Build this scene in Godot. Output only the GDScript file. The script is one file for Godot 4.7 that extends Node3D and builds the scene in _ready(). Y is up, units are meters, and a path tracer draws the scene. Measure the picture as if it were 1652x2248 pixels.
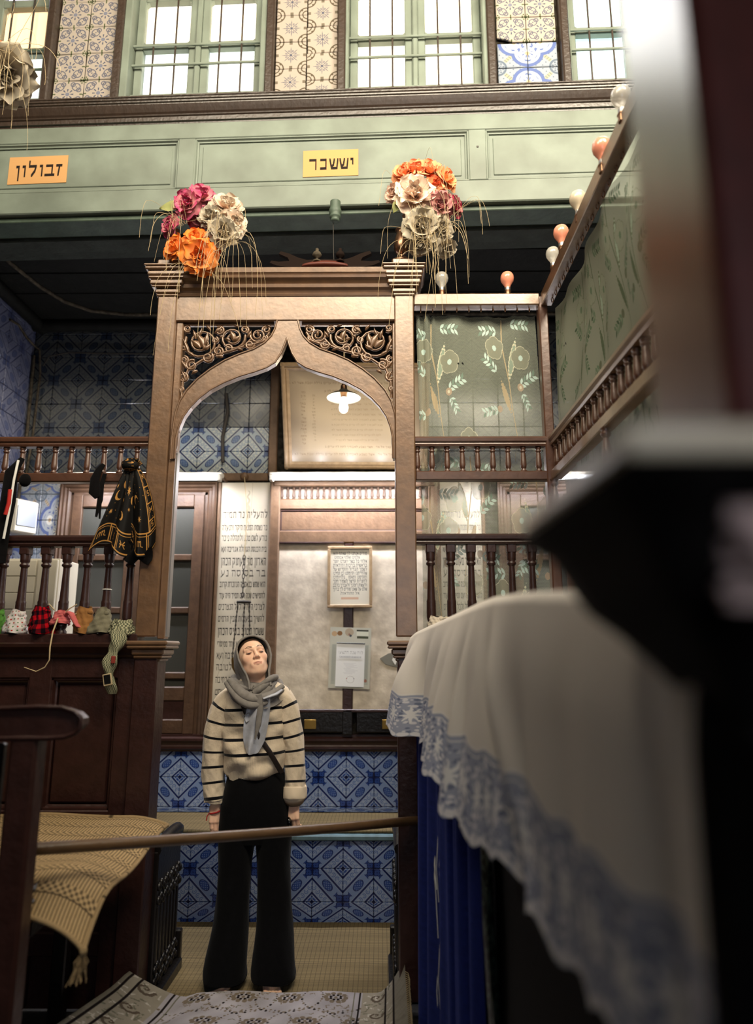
extends Node3D
# An old synagogue interior: a painted wooden arch screen below a clerestory, a tiled lit room behind it, a woman looking up.

const TAU_ = TAU
var M := {}          # materials
var taken := {}      # names already used, per parent
var rng := RandomNumberGenerator.new()

# ---------------------------------------------------------------- mesh collector
class G:
	var v := PackedVector3Array()
	var n := PackedVector3Array()
	var t := PackedVector2Array()
	var c := PackedColorArray()
	var ix := PackedInt32Array()
	var col := Color(1, 1, 1)

	func add(p: Vector3, nn: Vector3, uv := Vector2.ZERO) -> int:
		v.append(p); n.append(nn); t.append(uv); c.append(col)
		return v.size() - 1

	func tri(a: Vector3, b: Vector3, d: Vector3, ua := Vector2.ZERO, ub := Vector2.ZERO, ud := Vector2.ZERO) -> void:
		var nn := (b - a).cross(d - a)
		if nn.length_squared() < 1e-18: return
		nn = nn.normalized()
		var i := add(a, nn, ua); add(b, nn, ub); add(d, nn, ud)
		ix.append_array([i, i + 2, i + 1])

	func quad(a: Vector3, b: Vector3, d: Vector3, e: Vector3, ua := Vector2(0, 1), ub := Vector2(1, 1), ud := Vector2(1, 0), ue := Vector2.ZERO) -> void:
		var nn := (d - a).cross(e - b)
		if nn.length_squared() < 1e-18: return
		nn = nn.normalized()
		var i := add(a, nn, ua); add(b, nn, ub); add(d, nn, ud); add(e, nn, ue)
		ix.append_array([i, i + 2, i + 1, i, i + 3, i + 2])

	func away(pts: Array, ce: Vector3) -> void:   # a convex face, turned away from ce
		var m: Vector3 = Vector3.ZERO
		for p in pts: m += p
		m /= pts.size()
		var nn: Vector3 = (pts[1] - pts[0]).cross(pts[2] - pts[0])
		if nn.dot(m - ce) < 0: pts.reverse()
		if pts.size() == 3: tri(pts[0], pts[1], pts[2])
		else: quad(pts[0], pts[1], pts[2], pts[3])

	func box(ce: Vector3, s: Vector3, bev := 0.0, b := Basis()) -> void:
		var h := s * 0.5
		bev = minf(bev, minf(h.x, minf(h.y, h.z)) * 0.9)
		var f := func(ax: int, g: Array) -> Vector3:
			var p := Vector3.ZERO
			for k in 3: p[k] = g[k] * (h[k] - (0.0 if k == ax else bev))
			return ce + b * p
		for ax in 3:
			var o := (ax + 1) % 3; var q := (ax + 2) % 3
			for s1 in [-1, 1]:
				var pts := []
				for w in [[-1, -1], [1, -1], [1, 1], [-1, 1]]:
					var g := [0, 0, 0]; g[ax] = s1; g[o] = w[0]; g[q] = w[1]
					pts.append(f.call(ax, g))
				away(pts, ce)
			if bev > 0.0:
				for s1 in [-1, 1]:
					for s2 in [-1, 1]:
						var g1 := [0, 0, 0]; g1[ax] = s1; g1[o] = s2; g1[q] = -1
						var g2: Array = g1.duplicate(); g2[q] = 1
						away([f.call(ax, g1), f.call(ax, g2), f.call(o, g2), f.call(o, g1)], ce)
		if bev > 0.0:
			for sx in [-1, 1]:
				for sy in [-1, 1]:
					for sz in [-1, 1]:
						var g := [sx, sy, sz]
						away([f.call(0, g), f.call(1, g), f.call(2, g)], ce)

	# rows of points; every row is one ring (wrap) or one line; smooth normals
	func grid(P: Array, wrap := false, orient := true, caps := false, uvs := Vector2(1, 1)) -> void:
		var R := P.size(); var C: int = P[0].size()
		var N := []
		var total := 0.0
		for r in R:
			var row := PackedVector3Array()
			var ctr := Vector3.ZERO
			for p in P[r]: ctr += p
			ctr /= C
			for k in C:
				var k0 := (k - 1 + C) % C if wrap else maxi(k - 1, 0)
				var k1 := (k + 1) % C if wrap else mini(k + 1, C - 1)
				var du: Vector3 = P[r][k1] - P[r][k0]
				var dv: Vector3 = P[mini(r + 1, R - 1)][k] - P[maxi(r - 1, 0)][k]
				if du.length_squared() < 1e-12:
					var rr := r + 1 if r == 0 else r - 1
					du = P[rr][k1] - P[rr][k0]
				var nn := du.cross(dv)
				nn = nn.normalized() if nn.length_squared() > 1e-20 else Vector3.UP
				total += nn.dot(P[r][k] - ctr)
				row.append(nn)
			N.append(row)
		var flip := orient and total < 0.0
		var base := v.size()
		var CC := C + 1 if wrap else C
		for r in R:
			for k in CC:
				add(P[r][k % C], -N[r][k % C] if flip else N[r][k % C], Vector2(float(k) / (CC - 1) * uvs.x, float(r) / maxi(R - 1, 1) * uvs.y))
		for r in R - 1:
			for k in CC - 1:
				var a := base + r * CC + k
				var b := a + 1; var d := a + CC; var e := d + 1
				if flip: ix.append_array([a, b, d, b, e, d])
				else: ix.append_array([a, d, b, b, d, e])
		if caps and wrap:
			for r in [0, R - 1]:
				var ctr := Vector3.ZERO
				for p in P[r]: ctr += p
				ctr /= C
				var other := Vector3.ZERO
				var ro := 1 if r == 0 else R - 2
				for p in P[ro]: other += p
				other /= C
				for k in C: away([ctr, P[r][k], P[r][(k + 1) % C]], other if other.distance_to(ctr) > 1e-6 else ctr - Vector3(0, 1e-3, 0))

	func lathe(prof: Array, at := Vector3.ZERO, seg := 14, b := Basis()) -> void:   # prof: [radius, height] pairs
		var P := []
		for q in prof:
			var row := []
			for k in seg:
				var a := TAU * k / seg
				row.append(at + b * Vector3(cos(a) * maxf(q[0], 1e-4), q[1], sin(a) * maxf(q[0], 1e-4)))
			P.append(row)
		grid(P, true, true, true)

	func tube(path: Array, rad, sides := 8, flat := 1.0, upv := Vector3.UP) -> void:   # rad: number or array; flat squashes along the second axis
		var P := []
		var last := Vector3.ZERO
		for i in path.size():
			var d: Vector3 = (path[mini(i + 1, path.size() - 1)] - path[maxi(i - 1, 0)]).normalized()
			var u: Vector3
			if i == 0:
				u = upv.cross(d)
				if u.length() < 0.05: u = Vector3.RIGHT.cross(d)
				if u.length() < 0.05: u = Vector3.BACK.cross(d)
			else: u = last - d * last.dot(d)
			u = u.normalized(); last = u
			var w := d.cross(u)
			var r: float = rad[i] if rad is Array else rad
			var row := []
			for k in sides:
				var a := TAU * k / sides
				row.append(path[i] + u * cos(a) * r + w * sin(a) * r * flat)
			P.append(row)
		grid(P, true, true, true)

	func prism(poly: PackedVector2Array, z0: float, z1: float, xf := Transform3D()) -> void:
		if Geometry2D.is_polygon_clockwise(poly): poly.reverse()
		if z1 < z0:
			var w := z0; z0 = z1; z1 = w
		var neg := xf.basis.determinant() < 0
		var at := func(p: Vector2, z: float) -> Vector3: return xf * Vector3(p.x, p.y, z)
		var ids := Geometry2D.triangulate_polygon(poly)
		for k in range(0, ids.size(), 3):
			var a := poly[ids[k]]; var b := poly[ids[k + 1]]; var d := poly[ids[k + 2]]
			if (b - a).cross(d - a) < 0:
				var w := b; b = d; d = w
			if neg:
				tri(at.call(a, z1), at.call(d, z1), at.call(b, z1)); tri(at.call(a, z0), at.call(b, z0), at.call(d, z0))
			else:
				tri(at.call(a, z1), at.call(b, z1), at.call(d, z1), a, b, d); tri(at.call(a, z0), at.call(d, z0), at.call(b, z0), a, d, b)
		for k in poly.size():
			var a := poly[k]; var b := poly[(k + 1) % poly.size()]
			if neg: quad(at.call(b, z0), at.call(a, z0), at.call(a, z1), at.call(b, z1))
			else: quad(at.call(a, z0), at.call(b, z0), at.call(b, z1), at.call(a, z1))

	# a moulding: profile (out, up) swept from a to b
	func run(prof: Array, a: Vector3, b: Vector3, out: Vector3, up := Vector3.UP) -> void:
		var poly := PackedVector2Array()
		for q in prof: poly.append(Vector2(q[0], q[1]))
		var d := b - a
		prism(poly, 0.0, d.length(), Transform3D(Basis(out, up, d.normalized()), a))

	func ball(ce: Vector3, r: Vector3, seg := 12, b := Basis()) -> void:
		var P := []
		var rows := maxi(5, int(seg * 0.6))
		for i in rows + 1:
			var f := PI * i / rows
			var row := []
			for k in seg:
				var a := TAU * k / seg
				row.append(ce + b * Vector3(sin(f) * cos(a) * r.x, cos(f) * r.y, sin(f) * sin(a) * r.z))
			P.append(row)
		grid(P, true, true)

	func mesh() -> ArrayMesh:
		var a := []
		a.resize(Mesh.ARRAY_MAX)
		a[Mesh.ARRAY_VERTEX] = v; a[Mesh.ARRAY_NORMAL] = n; a[Mesh.ARRAY_TEX_UV] = t; a[Mesh.ARRAY_COLOR] = c; a[Mesh.ARRAY_INDEX] = ix
		var m := ArrayMesh.new()
		m.add_surface_from_arrays(Mesh.PRIMITIVE_TRIANGLES, a)
		return m

# ---------------------------------------------------------------- distance field, meshed as surface nets
class Field:
	var o: Vector3; var h: float; var nx: int; var ny: int; var nz: int
	var d := PackedFloat32Array()
	func _init(lo: Vector3, hi: Vector3, cell: float) -> void:
		o = lo; h = cell
		nx = int((hi.x - lo.x) / cell) + 2; ny = int((hi.y - lo.y) / cell) + 2; nz = int((hi.z - lo.z) / cell) + 2
		d.resize(nx * ny * nz); d.fill(1.0)
	func blend(lo: Vector3, hi: Vector3, k: float, cut: bool, fn: Callable) -> void:
		var m := 2.5 * h + k
		var a := ((lo - o - Vector3.ONE * m) / h).floor(); var b := ((hi - o + Vector3.ONE * m) / h).ceil()
		for z in range(maxi(0, int(a.z)), mini(nz, int(b.z) + 1)):
			for y in range(maxi(0, int(a.y)), mini(ny, int(b.y) + 1)):
				var i := (z * ny + y) * nx
				for x in range(maxi(0, int(a.x)), mini(nx, int(b.x) + 1)):
					var q: float = fn.call(o + Vector3(x, y, z) * h)
					var e := d[i + x]
					if cut:
						var w := maxf(k - absf(e + q), 0.0) / k
						d[i + x] = maxf(e, -q) + w * w * k * 0.25
					else:
						var w := maxf(k - absf(e - q), 0.0) / k
						d[i + x] = minf(e, q) - w * w * k * 0.25
	func cap(a: Vector3, b: Vector3, ra: float, rb: float, k := 0.02, cut := false) -> void:
		var r := maxf(ra, rb); var ab := b - a; var l := maxf(ab.length_squared(), 1e-9)
		blend(a.min(b) - Vector3.ONE * r, a.max(b) + Vector3.ONE * r, k, cut, func(p: Vector3) -> float:
			var u := clampf((p - a).dot(ab) / l, 0.0, 1.0)
			return p.distance_to(a + ab * u) - lerpf(ra, rb, u))
	func ell(ce: Vector3, r: Vector3, k := 0.02, cut := false) -> void:
		var mn := minf(r.x, minf(r.y, r.z))
		blend(ce - r, ce + r, k, cut, func(p: Vector3) -> float:
			var q := p - ce
			var k0 := (q / r).length(); var k1 := (q / (r * r)).length()
			return k0 * (k0 - 1.0) / k1 if k1 > 1e-6 else -mn)
	func into(g: G, xf := Transform3D(), tint = null) -> void:
		var id := PackedInt32Array(); id.resize(nx * ny * nz); id.fill(-1)
		var sx := 1; var sy := nx; var sz := nx * ny
		var offs := [0, sx, sy, sx + sy, sz, sx + sz, sy + sz, sx + sy + sz]
		var edges := [[0, 1], [2, 3], [4, 5], [6, 7], [0, 2], [1, 3], [4, 6], [5, 7], [0, 4], [1, 5], [2, 6], [3, 7]]
		var base := g.v.size()
		for z in nz - 1:
			for y in ny - 1:
				for x in nx - 1:
					var i := (z * ny + y) * nx + x
					var neg := 0
					for q in offs:
						if d[i + q] < 0.0: neg += 1
					if neg == 0 or neg == 8: continue
					var s := Vector3.ZERO; var cnt := 0
					for e in edges:
						var a: float = d[i + offs[e[0]]]; var b: float = d[i + offs[e[1]]]
						if (a < 0.0) != (b < 0.0):
							var u := a / (a - b)
							var pa := Vector3(e[0] & 1, (e[0] >> 1) & 1, e[0] >> 2); var pb := Vector3(e[1] & 1, (e[1] >> 1) & 1, e[1] >> 2)
							s += pa.lerp(pb, u); cnt += 1
					s /= cnt
					var gr := Vector3(d[i + 1] - d[i] + d[i + 1 + sy + sz] - d[i + sy + sz], d[i + sy] - d[i] + d[i + sx + sy + sz] - d[i + sx + sz], d[i + sz] - d[i] + d[i + sx + sy + sz] - d[i + sx + sy]).normalized()
					var p := o + (Vector3(x, y, z) + s) * h
					if tint != null: g.col = tint.call(p)
					id[i] = g.add(xf * p, (xf.basis * gr).normalized())
		g.col = Color.WHITE
		for z in range(1, nz - 1):
			for y in range(1, ny - 1):
				for x in range(1, nx - 1):
					var i := (z * ny + y) * nx + x
					var s0 := d[i] < 0.0
					if s0 != (d[i + sx] < 0.0): _q(g, id[i - sy - sz], id[i - sz], id[i], id[i - sy], s0)
					if s0 != (d[i + sy] < 0.0): _q(g, id[i - sx - sz], id[i - sx], id[i], id[i - sz], s0)
					if s0 != (d[i + sz] < 0.0): _q(g, id[i - sx - sy], id[i - sy], id[i], id[i - sx], s0)
	func _q(g: G, a: int, b: int, c: int, e: int, s: bool) -> void:
		if a < 0 or b < 0 or c < 0 or e < 0: return
		if s: g.ix.append_array([a, c, b, a, e, c])
		else: g.ix.append_array([a, b, c, a, c, e])

# ---------------------------------------------------------------- naming and placing
func nm(called: String, parent: Node) -> String:
	var key := "%d/%s" % [parent.get_instance_id(), called]
	taken[key] = taken.get(key, -1) + 1
	return called if taken[key] == 0 else "%s_%03d" % [called, taken[key]]

func part(called: String, g, mat: Material, parent: Node = self, xf := Transform3D()) -> MeshInstance3D:
	var o := MeshInstance3D.new()
	o.name = nm(called, parent)
	o.mesh = g.mesh() if g is G else g
	o.material_override = mat
	o.transform = xf
	parent.add_child(o, true)
	return o

func thing(called: String, label: String, category: String, at := Vector3.ZERO, group := "", turn := 0.0) -> Node3D:
	var o := Node3D.new()
	o.name = nm(called, self)
	add_child(o, true)
	o.position = at; o.rotation.y = turn
	tag(o, label, category, group)
	return o

func tag(o: Node, label: String, category := "", group := "", kind := "") -> Node:
	if label: o.set_meta("label", label)
	if category: o.set_meta("category", category)
	if group: o.set_meta("group", group)
	if kind: o.set_meta("kind", kind)
	return o

func struct(called: String, label := "", at := Transform3D()) -> Node3D:
	var o := Node3D.new()
	o.name = nm(called, self)
	add_child(o, true)
	o.transform = at
	o.set_meta("kind", "structure")
	tag(o, label if label else called.replace("_", " ") + " of the old hall", "structure")
	return o

func bx(ce: Vector3, s: Vector3, bev := 0.003) -> G:
	var g := G.new(); g.box(ce, s, bev); return g

# ---------------------------------------------------------------- materials
func noise_tex(freq: float, lo: Color, hi: Color, size := 512, as_normal := false, bump := 4.0, stretch := 1, sd := 1) -> NoiseTexture2D:
	var n := FastNoiseLite.new()
	n.seed = sd; n.frequency = freq; n.fractal_octaves = 5
	if stretch > 1: n.noise_type = FastNoiseLite.TYPE_SIMPLEX
	var tx := NoiseTexture2D.new()
	tx.noise = n; tx.width = size; tx.height = maxi(64, size / stretch); tx.seamless = true
	if as_normal: tx.as_normal_map = true; tx.bump_strength = bump
	else:
		var gr := Gradient.new()
		gr.set_color(0, lo); gr.set_color(1, hi)
		tx.color_ramp = gr
	return tx

var NB: NoiseTexture2D   # shared fine relief
var NC: NoiseTexture2D   # shared coarse relief
func mat(called: String, c: Color, rough := 0.6, spec := 0.5, vary := 0.0, scale := 1.0, relief := 0.0, metal := 0.0) -> StandardMaterial3D:
	var m := StandardMaterial3D.new()
	m.resource_name = called
	m.albedo_color = c; m.roughness = rough; m.metallic_specular = spec; m.metallic = metal
	m.cull_mode = BaseMaterial3D.CULL_DISABLED
	if vary > 0.0:
		m.albedo_texture = M.var_tex if vary < 0.5 else M.var_tex2
		m.uv1_triplanar = true; m.uv1_world_triplanar = true
		m.uv1_scale = Vector3.ONE * scale
	if relief > 0.0:
		m.normal_enabled = true; m.normal_texture = NB; m.normal_scale = relief
		m.uv1_triplanar = true; m.uv1_world_triplanar = true
		m.uv1_scale = Vector3.ONE * scale
	M[called] = m
	return m

func img_mat(called: String, im: Image, rough := 0.7, spec := 0.4, alpha := false) -> StandardMaterial3D:
	var m := StandardMaterial3D.new()
	m.resource_name = called
	m.albedo_texture = ImageTexture.create_from_image(im)
	m.roughness = rough; m.metallic_specular = spec
	m.cull_mode = BaseMaterial3D.CULL_DISABLED
	if alpha: m.transparency = BaseMaterial3D.TRANSPARENCY_ALPHA
	M[called] = m
	return m

# ---------------------------------------------------------------- pictures
func paint(w: int, h: int, fn: Callable) -> Image:
	var b := PackedByteArray(); b.resize(w * h * 3)
	var i := 0
	for y in h:
		for x in w:
			var c: Color = fn.call((x + 0.5) / w, (y + 0.5) / h)
			b[i] = int(clampf(c.r, 0, 1) * 255); b[i + 1] = int(clampf(c.g, 0, 1) * 255); b[i + 2] = int(clampf(c.b, 0, 1) * 255)
			i += 3
	return Image.create_from_data(w, h, false, Image.FORMAT_RGB8, b)

func disc(im: Image, x: float, y: float, r: float, c: Color, ry := -1.0) -> void:
	if ry < 0: ry = r
	for j in range(int(floor(-ry)), int(ceil(ry)) + 1):
		var q := 1.0 - j * j / (ry * ry + 0.01)
		if q <= 0: continue
		var w := r * sqrt(q)
		im.fill_rect(Rect2i(int(x - w), int(y + j), maxi(1, int(2 * w)), 1), c)

func stroke(im: Image, pts: Array, nw: float, nh: float, c: Color) -> void:
	for k in pts.size() - 1:
		var a: Vector2 = pts[k]; var b: Vector2 = pts[k + 1]
		var steps := maxi(1, int(a.distance_to(b) / maxf(0.6, minf(nw, nh) * 0.5)))
		for s in steps + 1:
			var p := a.lerp(b, float(s) / steps)
			im.fill_rect(Rect2i(int(p.x - nw / 2), int(p.y - nh / 2), maxi(1, int(nw)), maxi(1, int(nh))), c)

func dstroke(im: Image, pts: Array, r0: float, r1: float, c: Color) -> void:
	for k in pts.size() - 1:
		var a: Vector2 = pts[k]; var b: Vector2 = pts[k + 1]
		var steps := maxi(1, int(a.distance_to(b) / 2.0))
		for s in steps + 1:
			var u := (k + float(s) / steps) / (pts.size() - 1)
			var p := a.lerp(b, float(s) / steps)
			disc(im, p.x, p.y, lerpf(r0, r1, u), c)

const HEB := {"א": "1,10 9,0;8,10 8,7 6,5;2,0 2,3 4,6", "ב": "1,10 7,10 7,0;0,0 9,0", "ג": "2,10 5,10 5,3 7,0;5,3 1,0", "ד": "0,10 9,10;7,10 7,0", "ה": "0,10 8,10 8,0;2,6 2,0", "ו": "1,10 3,10 3,0", "ז": "0,10 5,10;3,10 2,0", "ח": "0,10 8,10 8,0;1,10 1,0", "ט": "2,10 1,8 1,0 8,0 8,10 5,9", "י": "1,10 3,10 3,5", "כ": "1,10 7,10 7,0 1,0", "ך": "0,10 7,10 7,-4", "ל": "1,15 1,10 8,10 7,5 4,0", "מ": "1,10 2,0;1,8 4,10 8,10 8,0 5,0", "ם": "1,10 8,10 8,0 1,0 1,10", "נ": "2,10 5,10 5,0 1,0", "ן": "1,10 3,10 3,-4", "ס": "0,10 8,10 8,3 5,0 3,0 1,3 1,10", "ע": "1,10 2,5 4,1;8,10 7,4 0,-2", "פ": "3,5 1,6 1,10 7,10 7,0 1,0", "צ": "1,10 6,3;8,10 5,5;7,2 7,0 0,0", "ק": "0,10 8,10 8,5 5,1;1,6 1,-4", "ר": "0,10 7,10 7,0", "ש": "0,10 2,0 8,0 9,10;5,10 4,4 2,2", "ת": "1,10 8,10 8,0;2,10 2,1 0,0"}
const HEBW := {"ו": 4, "ז": 6, "י": 4, "ן": 4, "ג": 8, "נ": 6}

func heb_width(s: String) -> float:
	var w := 0.0
	for ch in s: w += 5.0 if ch == " " else float(HEBW.get(ch, 9)) + 2.6
	return w / 10.0

# written right to left, its right end at x, its baseline at y
func heb(im: Image, s: String, x: float, y: float, size: float, c: Color, nib := 0.2, thin := 0.11, sx := 1.0) -> void:
	for ch in s:
		if ch == " ":
			x -= size * 0.5 * sx
			continue
		var w: float = HEBW.get(ch, 9) / 10.0 * size * sx
		x -= w
		if HEB.has(ch):
			for st in HEB[ch].split(";"):
				var pts := []
				for q in st.split(" "):
					var e: PackedStringArray = q.split(",")
					pts.append(Vector2(x + float(e[0]) / 10.0 * size * sx, y - float(e[1]) / 10.0 * size))
				stroke(im, pts, maxf(1, size * thin), maxf(1, size * nib), c)
		x -= 0.26 * size * sx

func heb_mid(im: Image, s: String, cx: float, y: float, size: float, c: Color, nib := 0.2, thin := 0.11, sx := 1.0) -> void:
	heb(im, s, cx + heb_width(s) * size * sx / 2, y, size, c, nib, thin, sx)

# ---------------------------------------------------------------- tile patterns
func tile_diamond(x: float, y: float) -> Color:      # diamonds at two opposite corners, crosses at the others
	var white := Color(0.68, 0.72, 0.78); var pale := Color(0.52, 0.6, 0.74); var mid := Color(0.2, 0.31, 0.56); var dark := Color(0.09, 0.15, 0.36)
	var d := minf(x + y, 2.0 - x - y)
	var e := absf(x - y)
	var s := x + y - 1.0
	if d < 0.07: return dark
	if d < 0.1: return white
	if d < 0.19: return mid if sin(e * 46.0) > -0.3 else pale
	if d < 0.23: return white
	if d < 0.31: return dark
	if d < 0.355: return white
	if d < 0.63:
		var q := fposmod(e, 0.24) - 0.12; var w := d - 0.49
		var r := sqrt(q * q + w * w)
		if absf(r - 0.085) < 0.017 and not (q > 0.02 and w > 0.0): return pale.lerp(mid, 0.45)
		if r < 0.03: return pale.lerp(mid, 0.3)
		if absf(w) > 0.11: return pale.lerp(white, 0.4)
		return white
	if d < 0.66: return white
	if d < 0.74: return dark
	if d < 0.77: return white
	var ov := sqrt(pow((x - y) / 0.3, 2) + pow(s / 0.185, 2))
	if ov < 1.0:
		if ov > 0.86: return dark
		var gx := sin((x - y) * 42.0) * sin(s * 52.0)
		return pale if gx > 0.35 else mid
	if e > 0.52 and absf(s) < 0.2:
		var wv := 0.13 + 0.06 * sin(e * 18.0)
		if absf(s) < wv - 0.035: return dark if e > 0.9 or sin(e * 34.0) * cos(s * 40.0) > 0.5 else mid
		if absf(s) < wv: return dark
	return pale.lerp(white, 0.25)

func tile_scroll(x: float, y: float) -> Color:       # pale tile, grey-blue rosette with four scrolls, green corner sprigs
	var bg := Color(0.63, 0.59, 0.55); var blue := Color(0.3, 0.31, 0.38); var green := Color(0.3, 0.33, 0.22)
	var u := x - 0.5; var w := y - 0.5
	var r := sqrt(u * u + w * w)
	if r < 0.07: return blue.lightened(0.2)
	if r < 0.1: return bg
	if r < 0.2 and absf(absf(atan2(w, u) * 4.0 / PI - roundf(atan2(w, u) * 4.0 / PI))) < 0.16: return blue
	var a := absf(u); var b := absf(w)
	for q in [[0.27, 0.27, 0.13], [0.36, 0.16, 0.07], [0.16, 0.36, 0.07]]:
		var k := sqrt(pow(a - q[0], 2) + pow(b - q[1], 2))
		if absf(k - q[2]) < 0.018 and a + b > 0.34: return blue.lerp(bg, 0.2)
		if k < 0.022: return blue
	var cx := 0.5 - a; var cy := 0.5 - b
	var cr := sqrt(cx * cx + cy * cy)
	if absf(cr - 0.1) < 0.022 and sin(atan2(cy, cx) * 8.0) > -0.4: return green
	if cr < 0.05: return green.lightened(0.1)
	if minf(a, b) < 0.02 and maxf(a, b) > 0.4: return green
	return bg

func tile_star(x: float, y: float) -> Color:         # pale tile with an eight-pointed flower
	var bg := Color(0.62, 0.58, 0.54); var blue := Color(0.3, 0.31, 0.37); var brown := Color(0.34, 0.3, 0.25)
	var u := x - 0.5; var w := y - 0.5
	var r := sqrt(u * u + w * w); var an := atan2(w, u)
	if r < 0.04: return blue
	var ray := absf(sin(an * 4.0))
	if r < 0.3 and ray < 0.5 * (0.32 - r) / 0.3: return blue
	if r > 0.12 and r < 0.2 and ray > 0.75: return bg.lerp(blue, 0.5)
	var a := absf(u); var b := absf(w)
	var k := sqrt(pow(a - 0.5, 2) + pow(b - 0.5, 2))
	if absf(k - 0.26) < 0.022 or absf(k - 0.14) < 0.02: return brown
	k = sqrt(pow(a - 0.33, 2) + pow(b - 0.33, 2))
	if k < 0.04: return brown
	if maxf(a, b) > 0.4 and minf(a, b) < 0.05: return brown.lightened(0.1)
	return bg

func tile_arcs(x: float, y: float) -> Color:         # big blue lobes, orange diagonal straps and daisies (two tiles wide)
	var bg := Color(0.55, 0.58, 0.62); var blue := Color(0.33, 0.39, 0.58); var orange := Color(0.7, 0.61, 0.49); var grey := Color(0.36, 0.4, 0.46)
	var u := absf(x - 0.5); var w := absf(y - 0.5)
	var k := sqrt(pow(u - 0.5, 2) + pow(w - 0.28, 2)); var k2 := sqrt(pow(u - 0.28, 2) + pow(w - 0.5, 2))
	var q := minf(k, k2)
	if sqrt(u * u + w * w) < 0.16:
		var rr := sqrt(u * u + w * w)
		return grey if absf(rr - 0.13) < 0.018 or (rr < 0.11 and sin(atan2(w, u) * 8.0) * sin(rr * 90.0) > 0.2) else bg
	if absf(q - 0.245) < 0.03: return blue
	if q < 0.215:
		if q < 0.035: return orange
		if q < 0.09: return Color(0.8, 0.8, 0.78) if sin(atan2(w - 0.3, u - 0.5) * 8.0) > -0.5 else blue
		if absf(q - 0.15) < 0.014 and sin(u * 60.0 + w * 31.0) > 0.0: return blue
		return bg.lightened(0.15)
	if absf(u - w) < 0.045 or absf(u + w - 0.62) < 0.04: return orange if sin((u + w) * 90.0) > -0.7 else grey
	if sin(u * 55.0) * sin(w * 55.0) > 0.8: return grey
	return bg

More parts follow.
